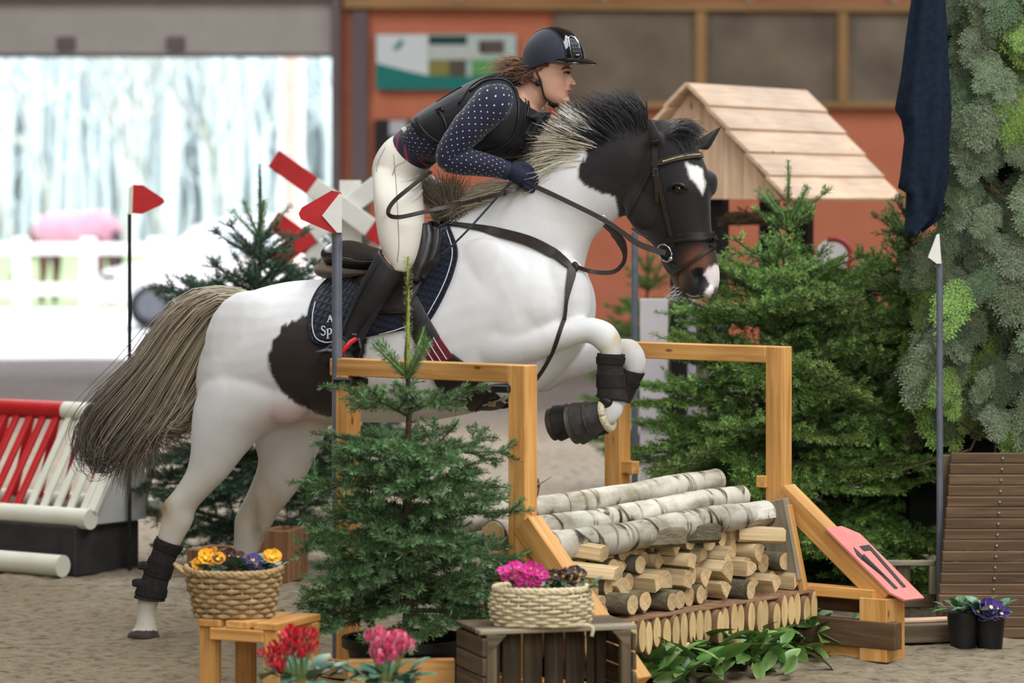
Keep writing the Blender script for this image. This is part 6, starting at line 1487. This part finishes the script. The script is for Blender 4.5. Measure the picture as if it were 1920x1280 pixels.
# dark blue cloth hanging beside it
b = MB(); rows = []
edge = [(1712, 1772, -20), (1700, 1776, 60), (1690, 1780, 140), (1678, 1784, 205), (1690, 1784, 225), (1696, 1780, 260), (1688, 1780, 330), (1684, 1776, 352), (1700, 1772, 362), (1698, 1764, 410), (1697, 1730, 436)]
for (l, r_, y_) in edge:
    rows.append([P(lerp(l, r_, k/14), y_+4*math.sin(k*.9), 14.1-.05*math.sin(k/14*math.pi)+.014*math.sin(k*.9+y_*.006)) for k in range(15)])
rows2 = [[p+Vector((0, .012, 0)) for p in r_] for r_ in rows]
b.grid(rows); b.grid([r_[::-1] for r_ in rows2]); 
M['cloth'] = plain('blue_black_cloth', C(26, 34, 46), C(34, 44, 58), 40, .95, .05, .2, 400); obj('cloth', b, M['cloth'], label='dark blue cloth hanging down left of the draped evergreen screen', cat='cloth', smooth=True)
b = MB(); b.ell(P(1712, 430, 14.1), .03, .03, .035); obj('cloth_weight', b, M['black'], label='black rounded weight at the lower tip of the blue cloth', cat='weight', smooth=True)
# slatted wooden ramp
t = thing('slatted_ramp', 'brown slatted wooden ramp at the lower right edge', 'ramp', P(1850, 1190, 13.55)); t.location.z = 0
YRm = 13.5; nsl = 17
for k in range(nsl):
    y0, y1 = lerp(848, 1196, k/nsl), lerp(848, 1196, (k+1)/nsl); Y0 = YRm+.55*(1-k/nsl)-.0; xl = lerp(1782, 1753, k/nsl)
    a = P(xl, (y0+y1)/2, Y0); c = P(1965, (y0+y1)/2, Y0); L_ = c.x-a.x; hh = abs(P(0, y0, Y0).z-P(0, y1, Y0).z)
    b = MB(); b.box(((a.x+c.x)/2, Y0+.0, a.z), (L_, .03, hh*.93), Matrix.Rotation(.0, 3, 'X')); sl = obj('slat', b, M['decking'], t, world=True)
    b = MB()
    sx_ = lerp(1880, 1856, k/nsl) if k < 13 else 1772; q = P(sx_, (y0+y1)/2, Y0-.02); b.tube([q, q+Vector((0, -.006, 0))], [.007, .005], 8, up=(1, 0, 0)); obj('screw', b, M['chrome'], sl, world=True)
b = MB(); a = P(1768, 1020, YRm+.4); b.box((P(1765, 0, YRm+.55).x+.03, YRm+.62, .42), (.05, .06, .84)); b.v = [(q[0], q[1], q[2]*.8) for q in b.v]; obj('stile', b, M['oldwood'], t, world=True)
# pale pallet pieces and loose boards between jump and ramp
t = thing('pallet', 'weathered pallet piece standing beside the brown ramp', 'pallet', P(1715, 1190, 14.0)); t.location.z = 0
for (x0, y0, x1, y1, d_, mt) in [(1620, 1050, 1752, 1060, 0, 'greywood'), (1742, 1060, 1754, 1114, 0, 'greywood'), (1680, 1056, 1706, 1196, .02, 'oldwood'), (1690, 1114, 1752, 1138, .01, 'oldwood'), (1705, 1156, 1775, 1190, -.02, 'oldwood')]:
    a = P(x0, y0, 14.0+d_); c = P(x1, y1, 14.0+d_); b = MB(); b.box(((a.x+c.x)/2, 14.0+d_, (a.z+c.z)/2), (abs(c.x-a.x), .03, abs(a.z-c.z))); obj('board', b, M[mt], t, world=True)
def plank(name, px0, px1, Y, z, w_, h_, mat, label, cat, rz_=0):
    a = P(px0, 0, Y); c = P(px1, 0, Y); b = MB(); b.beam((a.x, Y, z), (c.x, Y+rz_, z), w_, h_); return obj(name, b, M[mat], label=label, cat=cat)
plank('plank', 1678, 1785, 13.35, .045, .12, .07, 'oldwood', 'dark plank with pale top lying beside the black pots', 'plank', .05)
plank('plank', 1688, 1792, 13.38, .087, .07, .012, 'rawpine', 'thin pale lath on the dark plank beside the black pots', 'plank', .06)

# ================================================================ flowers and greenery
def leaf_mesh(name, L, W, c1, c2, fold=.25, curl=.3, n=6):
    V = []; Fs = []; CL = []
    for i in range(n+1):
        u = i/n; wd = W*math.sin(math.pi*min(1, u*.93+.05))**.8*.5
        for k, s in enumerate((-1, 0, 1)):
            V.append((L*u*math.cos(curl*u), s*wd, abs(s)*wd*fold-L*.5*math.sin(curl*u)*u)); cc = lerp(np.array(c1[:3]), np.array(c2[:3]), u*.7+(.3 if s else 0)); CL.append(tuple(cc)+(1,))
    for i in range(n):
        for k in range(2): a = i*3+k; Fs.append((a, a+3, a+4, a+1))
    me = mesh_np(name, V, Fs, True); setcol(me, CL); me.materials.append(M['leaf']); return me
M['leaf'] = vcol('leaf_green', .4, .45, var=.15, vscale=40, rnd=.22, hue=.015)
def blossom_mesh(name, R, cols, centre, cup=.35, petals=5, seed=1, notch=.12, up=False, cs=.22):
    r = random.Random(seed); V = []; Fs = []; CL = []
    for k in range(petals):
        a0 = 2*math.pi*k/petals+r.uniform(-.08, .08); o = len(V); wd = .95*math.pi/petals*1.25; cc = cols[k % len(cols)]; tone = r.uniform(.85, 1.12); lift = r.uniform(-.12, .12)
        for i in range(5):
            u = i/4
            for j in range(5):
                s = (j-2)/2; rad = R*u*(1-notch*(1-abs(s)) if u > .9 else 1)*(1-.16*s*s*(u > .6)); an = a0+s*wd*(.35+.65*u)*(.68 if up else 1)
                zz = R*(cup*u*u+.08*math.sin(s*4+k)*u+lift*u) if not up else R*(1.5*u-.1*u*u)
                rr = rad if not up else R*(.18+.5*math.sin(u*2.2))*.8
                V.append((rr*math.cos(an), rr*math.sin(an), zz)); c = C(*cc); f = tone*(.8+.25*u); 
                if up and u > .9: f *= 1.1
                CL.append((min(1, c[0]*f), min(1, c[1]*f), min(1, c[2]*f), 1))
        for i in range(4):
            for j in range(4): a = o+i*5+j; Fs.append((a, a+5, a+6, a+1))
    if centre:
        o = len(V); m = 8; V.append((0, 0, R*.12)); CL.append(C(*centre))
        for j in range(m): V.append((R*cs*math.cos(2*math.pi*j/m), R*cs*math.sin(2*math.pi*j/m), R*.06)); CL.append(C(*centre))
        for j in range(m): Fs.append((o, o+1+j, o+1+(j+1) % m, o))
    me = bpy.data.meshes.new(name); me.from_pydata(V, [], [tuple(dict.fromkeys(f)) for f in Fs]); me.polygons.foreach_set('use_smooth', [True]*len(me.polygons)); setcol(me, CL); me.materials.append(M['petal']); return me
LPS = leaf_mesh('leaf', .055, .032, C(42, 78, 48), C(84, 126, 72)); LPB = leaf_mesh('leaf', .06, .045, C(52, 92, 76), C(98, 140, 110), .15, .5)
def plant(name, label, group, base, blooms, bm, leaf, nleaf, spread, seed, zl=.0, tilt=.7, stems=None, sc=1.0, bs=1.15):
    """blooms: world points with facing"""
    t = thing(name, label, 'flower', base, 0, group); r = random.Random(seed)
    for k in range(nleaf):
        az = r.uniform(0, 6.28); d = r.random()**.5*spread; M4 = Matrix.Translation((math.cos(az)*d*.6, math.sin(az)*d*.6, zl+r.uniform(-.01, .02))) @ Matrix.Rotation(az, 4, 'Z') @ Matrix.Rotation(-r.uniform(-.2, .9), 4, 'Y') @ Matrix.Scale(r.uniform(.7, 1.2)*sc, 4); inst('leaf', leaf, t, M4)
    for (p, s) in blooms:
        q = Vector(p)-Vector(base); face = Vector((r.gauss(0, .35), -tilt+r.gauss(0, .2), r.uniform(.5, 1))).normalized(); M4 = Matrix.Translation(q) @ face.to_track_quat('Z', 'Y').to_matrix().to_4x4() @ Matrix.Rotation(r.uniform(0, 6.28), 4, 'Z') @ Matrix.Scale(s, 4); inst('blossom', bm, t, M4 @ Matrix.Scale(bs, 4))
        b = MB(); b.tube([Vector((q.x*.4, q.y*.4, zl-.01)), (q+Vector((q.x*.4, q.y*.4, zl)))/2+Vector((0, 0, .01)), q-face*.003], [.0016, .0014, .0012], 5, cap=False); b.col = C(110, 130, 70); b.c = [b.col]*len(b.v); obj('stem', b, M['leaf'], t)
    return t
PB1 = [blossom_mesh('blossom', .028, [(238, 166, 14), (246, 178, 24)], (250, 210, 40), .3, 5, 1), blossom_mesh('blossom', .024, [(58, 16, 26), (70, 22, 32)], (236, 206, 40), .3, 5, 2, cs=.14), blossom_mesh('blossom', .024, [(56, 36, 110), (70, 48, 134)], (240, 210, 60), .3, 5, 3),
       blossom_mesh('blossom', .026, [(226, 24, 150), (236, 40, 164)], (240, 190, 110), .25, 5, 4, .3, cs=.12), blossom_mesh('blossom', .025, [(44, 14, 28), (54, 18, 32)], (244, 214, 30), .25, 5, 5, .25, cs=.17), blossom_mesh('blossom', .026, [(60, 36, 116), (74, 46, 132)], (240, 224, 140), .3, 5, 6)]
CYR = blossom_mesh('blossom', .026, [(206, 16, 36), (216, 26, 48)], None, .3, 5, 7, .1, True); CYP = blossom_mesh('blossom', .026, [(236, 84, 128), (246, 150, 178), (232, 70, 118)], None, .3, 5, 8, .1, True)
# wicker baskets
M['wicker'] = plain('brown_wicker', C(150, 122, 84), C(186, 160, 118), 60, .8, .2, .3, 200, rnd=.15); M['palewicker'] = plain('pale_wicker', C(196, 178, 140), C(222, 208, 174), 60, .8, .2, .3, 200, rnd=.1)
def basket(name, label, base, rx, ry, h, rows, mat, flare, seed, handle=None):
    t = thing(name, label, 'basket', base); ns = 26
    for i in range(rows):
        u = (i+.5)/rows; f = lerp(flare, 1, u) if flare < 1 else (1+(flare-1)*math.sin(math.pi*u)); pts = []
        for k in range(105):
            a = 2*math.pi*k/104; o = .0055*math.sin(ns/2*a+math.pi*(i % 2)); pts.append(Vector(((rx*f+o)*math.cos(a), (ry*f+o)*math.sin(a), h*u+.002*math.sin(3*a+i))))
        b = MB(); b.tube(pts, h/rows*.5, 6, cap=False); obj('wicker_strand', b, M[mat], t, smooth=True)
    for k in range(ns):
        a = 2*math.pi*(k+.5)/ns; b = MB(); b.tube([Vector((rx*f_*math.cos(a), ry*f_*math.sin(a), h*u)) for u, f_ in ((0, flare if flare < 1 else 1), (.5, (flare+1)/2 if flare < 1 else flare), (1, 1))], .0045, 5); obj('stake', b, M[mat], t, smooth=True)
    for q in (0, 1):
        b = MB(); b.tube([Vector((rx*1.02*math.cos(a)*(1+.012*math.sin(22*a+q*math.pi)), ry*1.02*math.sin(a)*(1+.012*math.sin(22*a+q*math.pi)), h+.004*math.cos(22*a+q*math.pi)+.012*(abs(math.cos(a))**6 if handle else 0))) for a in (2*math.pi*k/150 for k in range(151))], .008, 6, cap=False); obj('rim', b, M[mat], t, smooth=True)
    if handle:
        for s in handle:
            for q in range(3): b = MB(); b.tube(bez([Vector((s*rx*.93, -ry*.35, h*.9)), Vector((s*(rx*1.14+.006*q), -ry*.2, h*1.0+.008*q)), Vector((s*(rx*1.16+.006*q), ry*.1, h*1.02+.008*q)), Vector((s*rx*.95, ry*.35, h*.92))], 14), .006, 6); obj('handle', b, M[mat], t, smooth=True)
    b = MB(); f0 = flare if flare < 1 else 1; b.rings([[Vector((rx*f_*.93*math.cos(a), ry*f_*.93*math.sin(a), z)) for a in (2*math.pi*k/24 for k in range(24))] for z, f_ in ((.004, f0), (h*.85, .98))]); obj('soil', b, plain('soil', C(34, 28, 24), C(48, 40, 34), 60, .95, .1, .6), t)
    return t
# stool with the pansy basket
YS = 11.42; sz = P(0, 1155, YS).z; st0 = P(487, 1166, YS); t = thing('wooden_stool', 'small pine stool under the basket of yellow and purple pansies', 'stool', (st0.x, YS, 0), math.radians(-26))
for k, x_ in enumerate((-.105, 0, .105)): b = MB(); b.box((x_, 0, sz-.012), (.085, .30, .024)); obj('top_board', b, M['pine'], t)
for x_ in (-.12, .12):
    for y_ in (-.115, .115): b = MB(); b.box((x_, y_, (sz-.025)/2), (.06, .045, sz-.025)); obj('leg', b, M['pine'], t)
for y_ in (-.145, .145): b = MB(); b.box((0, y_, sz-.045), (.2, .02, .04)); obj('apron', b, M['pine'], t)
bb = P(442, 1152, YS); basket('wicker_basket', 'brown handled wicker basket of yellow and purple pansies on the stool', (bb.x-.005, YS, sz), .155, .115, .15, 9, 'wicker', .8, 1, (-1,))
zb1 = sz+.155
def bl(lst, Y): return [(P(x_, y_, Y), s) for x_, y_, s in lst]
plant('pansy', 'yellow pansy at the left end of the brown basket', 'pansies in the brown basket', (P(392, 0, YS).x, YS, zb1), bl([(374, 1058, .9), (386, 1046, 1.1), (399, 1040, 1), (408, 1048, .9), (380, 1052, .8), (392, 1054, .9)], YS-.04), PB1[0], LPB, 14, .08, 1)
plant('pansy', 'dark maroon pansy in the middle of the brown basket', 'pansies in the brown basket', (P(432, 0, YS).x, YS+.02, zb1), bl([(402, 1060, 1.1), (418, 1048, 1.2), (430, 1042, 1.1), (412, 1054, 1.2), (446, 1044, 1.1), (437, 1052, 1.1), (424, 1058, 1), (455, 1050, 1), (410, 1046, 1)], YS-.03), PB1[1], LPB, 16, .08, 2)
plant('pansy', 'violet pansy right of the maroon one in the brown basket', 'pansies in the brown basket', (P(468, 0, YS).x, YS, zb1), bl([(462, 1056, 1), (474, 1050, 1.1), (470, 1062, 1), (480, 1058, .9)], YS-.03), PB1[2], LPB, 16, .08, 3)
plant('pansy', 'lone yellow pansy at the right end of the brown basket', 'pansies in the brown basket', (P(508, 0, YS).x, YS+.03, zb1), bl([(511, 1045, 1.1), (505, 1042, .8)], YS-.02), PB1[0], LPB, 14, .07, 4)
# crate with the pale basket
YB = 10.98; ct = math.radians(17); cz = P(0, 1182, YB).z; c0 = P(905, 1192, YB); t = thing('crate', 'weathered open wooden crate on the sand under the pink flower basket', 'crate', (c0.x, YB, 0), ct)
CWd, CDp = .515, .30
for z_, dz in ((cz-.008, 1), (.008, 0)):
    for k in range(4): b = MB(); b.box((CWd/2, .04+.073*k, z_), (CWd+.01, .066, .014), None, .002); obj('plank', b, M['oldwood' if k else 'greywood'], t)
for x_ in (.006, CWd-.006):
    for k in range(5): b = MB(); b.box((x_, CDp/2, .045+.062*k), (.013, CDp, .056), None, .002); obj('plank', b, M['oldwood'], t)
for k in range(7): b = MB(); b.box((.04+.0725*k, CDp-.006, cz/2-.01), (.063, .012, cz-.03), None, .002); obj('plank', b, M['oldwood'], t)
for x_, sx_ in ((.012, 1), (CWd-.012, -1)):
    for y_ in (.02, CDp-.03):
        b = MB(); b.prism([(x_, y_, .012), (x_+sx_*.045, y_, .012), (x_, y_+.045 if y_ < .1 else y_-.045, .012)], (0, 0, .0)); b = MB(); b.box((x_+sx_*.02, y_, cz/2), (.035, .03, cz-.03)); obj('corner_post', b, M['oldwood'], t)
for x_, sx_ in ((.02, 1), (CWd-.02, -1)):
    b = MB(); b.prism([(x_, .012, cz-.017), (x_+sx_*.06, .012, cz-.017), (x_, .012, cz-.08)], (0, .016, 0)); obj('corner_brace', b, M['oldwood'], t)
b = MB(); b.tube(bez([(.09, -.004, cz+.002), (.16, -.006, cz+.006), (.24, -.004, cz), (.33, -.006, cz+.004), (.36, -.012, cz-.004), (.357, -.014, cz-.03)], 24), .006, 6); obj('rope', b, M['palewicker'], label='pale rope end lying along the front edge of the crate', cat='rope').location = Vector((c0.x, YB, 0))+rotz(ct).to_3x3() @ Vector((.225, -.009, cz-.025))
kb = P(1015, 1180, YB+.13); bz = cz
basket('wicker_basket', 'pale low wicker basket of pink and dark flowers on the crate', (kb.x, YB+.16, bz), .148, .105, .118, 10, 'palewicker', 1.1, 2)
zb2 = bz+.105; Yk = YB+.16
plant('primrose', 'bright pink primrose in the left of the pale basket', 'flowers in the pale basket', (P(985, 0, Yk).x, Yk, zb2), bl([(944, 1074, 1), (958, 1066, 1), (972, 1064, 1.05), (984, 1072, 1), (996, 1066, 1), (1008, 1070, 1.05), (1016, 1078, .95), (966, 1080, 1), (978, 1088, 1), (992, 1082, 1), (1003, 1090, 1), (988, 1098, 1), (1000, 1100, .95), (975, 1098, .9), (1010, 1084, .9), (950, 1082, .8)], Yk-.07), PB1[3], LPS, 14, .08, 5)
plant('primrose', 'dark maroon primrose with yellow eyes in the right of the pale basket', 'flowers in the pale basket', (P(1060, 0, Yk).x, Yk, zb2), bl([(1030, 1082, 1), (1042, 1078, .9), (1034, 1092, .9), (1066, 1074, 1), (1078, 1072, 1), (1088, 1078, 1), (1072, 1084, .9), (1084, 1088, .9), (1056, 1080, .9)], Yk-.05), PB1[4], LPS, 18, .09, 6)
plant('ivy_sprig', 'green leafy sprig at the right rim of the pale basket', None, (P(1092, 0, Yk).x, Yk, zb2), [], PB1[4], LPS, 16, .06, 7)
# black pot of the front fir
b = MB(); n = 32; pr = [(.0, .0), (.175, 0), (.205, .19), (.225, .195), (.225, .225), (.205, .225), (.2, .18), (0, .175)]
b.rings([[Vector((tb.x+r_*math.cos(a), tb.y+r_*math.sin(a), .0+z_*1.05)) for a in (2*math.pi*k/n for k in range(n))] for r_, z_ in [(max(r_, .001), z_) for r_, z_ in pr]]); obj('plant_pot', b, M['black'], label='wide black plastic pot holding the front fir', cat='pot', smooth=40)
# cyclamens in front
def cyclamen(px_, py_, Y, bm, label, blooms, seed, leafpts):
    q = P(px_, py_, Y); t = plant('cyclamen', label, 'potted cyclamens at the front', (q.x, Y, .17), bl(blooms, Y-.03)+bl([(x_+random.uniform(-9, 9), y_+random.uniform(-8, 8), s_) for x_, y_, s_ in blooms], Y), bm, LPB, 30, .15, seed, .07, .35, sc=1.4, bs=1.15)
    b = MB(); b.tube([(0, 0, -.17), (0, 0, -.02), (0, 0, .0)], [.05, .065, .068], 20); obj('pot', b, M['terracotta'], t, smooth=40); return t
M['terracotta'] = plain('terracotta', C(150, 84, 56), C(166, 98, 68), 20, .85)
cyclamen(566, 1270, 10.7, CYR, 'red cyclamen before the stool', [(505, 1232, 1), (520, 1225, 1), (532, 1214, 1.1), (545, 1205, 1.1), (558, 1200, 1.1), (570, 1195, 1), (578, 1200, 1), (550, 1220, 1.1), (566, 1215, 1.1), (578, 1220, 1), (538, 1232, 1), (555, 1234, 1), (572, 1232, .9), (522, 1252, 1), (528, 1262, 1), (515, 1240, .9), (495, 1236, .8)], 11, None)
cyclamen(722, 1285, 10.65, CYP, 'pink cyclamen with pale tipped petals before the crate', [(700, 1206, 1.1), (712, 1204, 1.1), (726, 1206, 1.1), (740, 1208, 1.1), (752, 1210, 1.1), (760, 1216, 1), (705, 1220, 1.1), (718, 1222, 1.1), (735, 1224, 1.1), (750, 1226, 1.1), (706, 1236, 1), (722, 1238, .9), (744, 1236, 1), (708, 1246, .9)], 12, None)
# purple pansies in black pots by the ramp
for (px_, py_, label, nb, sd) in ((1855, 1190, 'black pot of purple pansies at the foot of the ramp', 1, 14), (1806, 1190, 'black pot of plain green leaves beside the purple pansies', 0, 15)):
    Y = 13.2; q = P(px_, 0, Y); t = plant('potted_pansy', label, None, (q.x, Y, .13), bl([(1834, 1146, 1.2), (1846, 1140, 1.3), (1858, 1138, 1.3), (1870, 1142, 1.3), (1878, 1150, 1.2), (1842, 1152, 1.3), (1858, 1152, 1.3), (1850, 1160, 1.2), (1868, 1156, 1.2)], Y-.07) if nb else [], PB1[5], LPB if nb else LPS, 30, .13, sd, .02, sc=1.15)
    b = MB(); b.tube([(0, 0, -.13), (0, 0, 0), (0, 0, .012)], [.048, .062, .064], 20); obj('pot', b, M['black'], t, smooth=40)
# laurel leaves strewn at the foot of the log edging
LL = [leaf_mesh('leaf', .13, .042, C(40, 78, 30), C(104, 140, 66), .3, .35), leaf_mesh('leaf', .11, .036, C(56, 96, 40), C(140, 170, 96), .25, .5)]
def sprig(px_, py_, label, seed, n=26):
    q = G(px_, py_); t = thing('laurel_sprig', label, 'laurel sprig', (q.x, q.y, 0), 0, 'laurel sprigs laid along the jump'); r = random.Random(seed)
    b = MB(); b.tube([(-.12, .02, .03), (0, 0, .06), (.12, -.02, .05)], [.005, .004, .002], 6); obj('stem', b, M['bark'], t)
    for k in range(n):
        az = r.uniform(0, 6.28); M4 = Matrix.Translation((r.gauss(0, .085), r.gauss(0, .06), r.uniform(.015, .13))) @ Matrix.Rotation(az, 4, 'Z') @ Matrix.Rotation(-r.uniform(-.35, .9), 4, 'Y') @ Matrix.Rotation(r.gauss(0, .5), 4, 'X') @ Matrix.Scale(r.uniform(.95, 1.5), 4); inst('leaf', LL[r.randrange(2)], t, M4)
for i, (px_, py_, lb) in enumerate([(1268, 1280, 'laurel sprig nearest the crate, at the bottom edge'), (1318, 1262, 'second laurel sprig from the crate'), (1368, 1246, 'third laurel sprig from the crate'), (1412, 1232, 'fourth laurel sprig from the crate'), (1460, 1216, 'fifth laurel sprig, left of the far base planks'), (1502, 1212, 'laurel sprig at the right end, touching the base planks'), (1290, 1292, 'laurel sprig cut by the bottom edge'), (1345, 1240, 'laurel sprig tucked under the slant-cut poles, third of the front'), (1436, 1212, 'laurel sprig tucked under the right of the slant-cut poles'), (1395, 1262, 'laurel sprig lying furthest out on the open sand'), (1472, 1232, 'laurel sprig before the right end of the slant-cut poles, on open sand'), (1526, 1220, 'laurel sprig furthest right, before the far foot block')]): sprig(px_, py_, lb, 60+i, 38 if i < 6 or i > 6 else 26)
for (px_, py_, sd) in ((1718, 655, 1), (1735, 690, 2)):
    pass
# timber tree stands behind the quarters
M['boxwood'] = wood('brown_box_wood', C(112, 78, 50), C(138, 98, 66), C(158, 118, 84))
b = MB(); a = P(652, 1236, 11.4); c = P(852, 1236, 11.4); b.beam((a.x, 11.4, a.z/2), (c.x, 11.42, a.z/2), .05, a.z); obj('plank', b, M['pine'], label='orange pine plank standing on edge before the black fir pot', cat='plank')
def woodbox(px0, px1, y0, Y, label):
    a = P(px0, y0, Y); c = P(px1, y0, Y); t = thing('tree_stand', label, 'tree stand', ((a.x+c.x)/2, Y, 0), math.radians(-20), 'timber tree stands'); w_ = c.x-a.x
    for y_ in (-.1, .1): b = MB(); b.box((0, y_, a.z/2), (w_, .03, a.z)); obj('board', b, M['boxwood'], t)
    for x_ in (-w_/2+.02, w_/2-.02): b = MB(); b.box((x_, 0, a.z/2), (.03, .17, a.z)); obj('board', b, M['boxwood'], t)
woodbox(500, 562, 990, 15.6, 'timber tree stand under the left fir, behind the far hind leg'); woodbox(368, 440, 1026, 15.2, 'low timber stand between the hind legs, behind the basket')
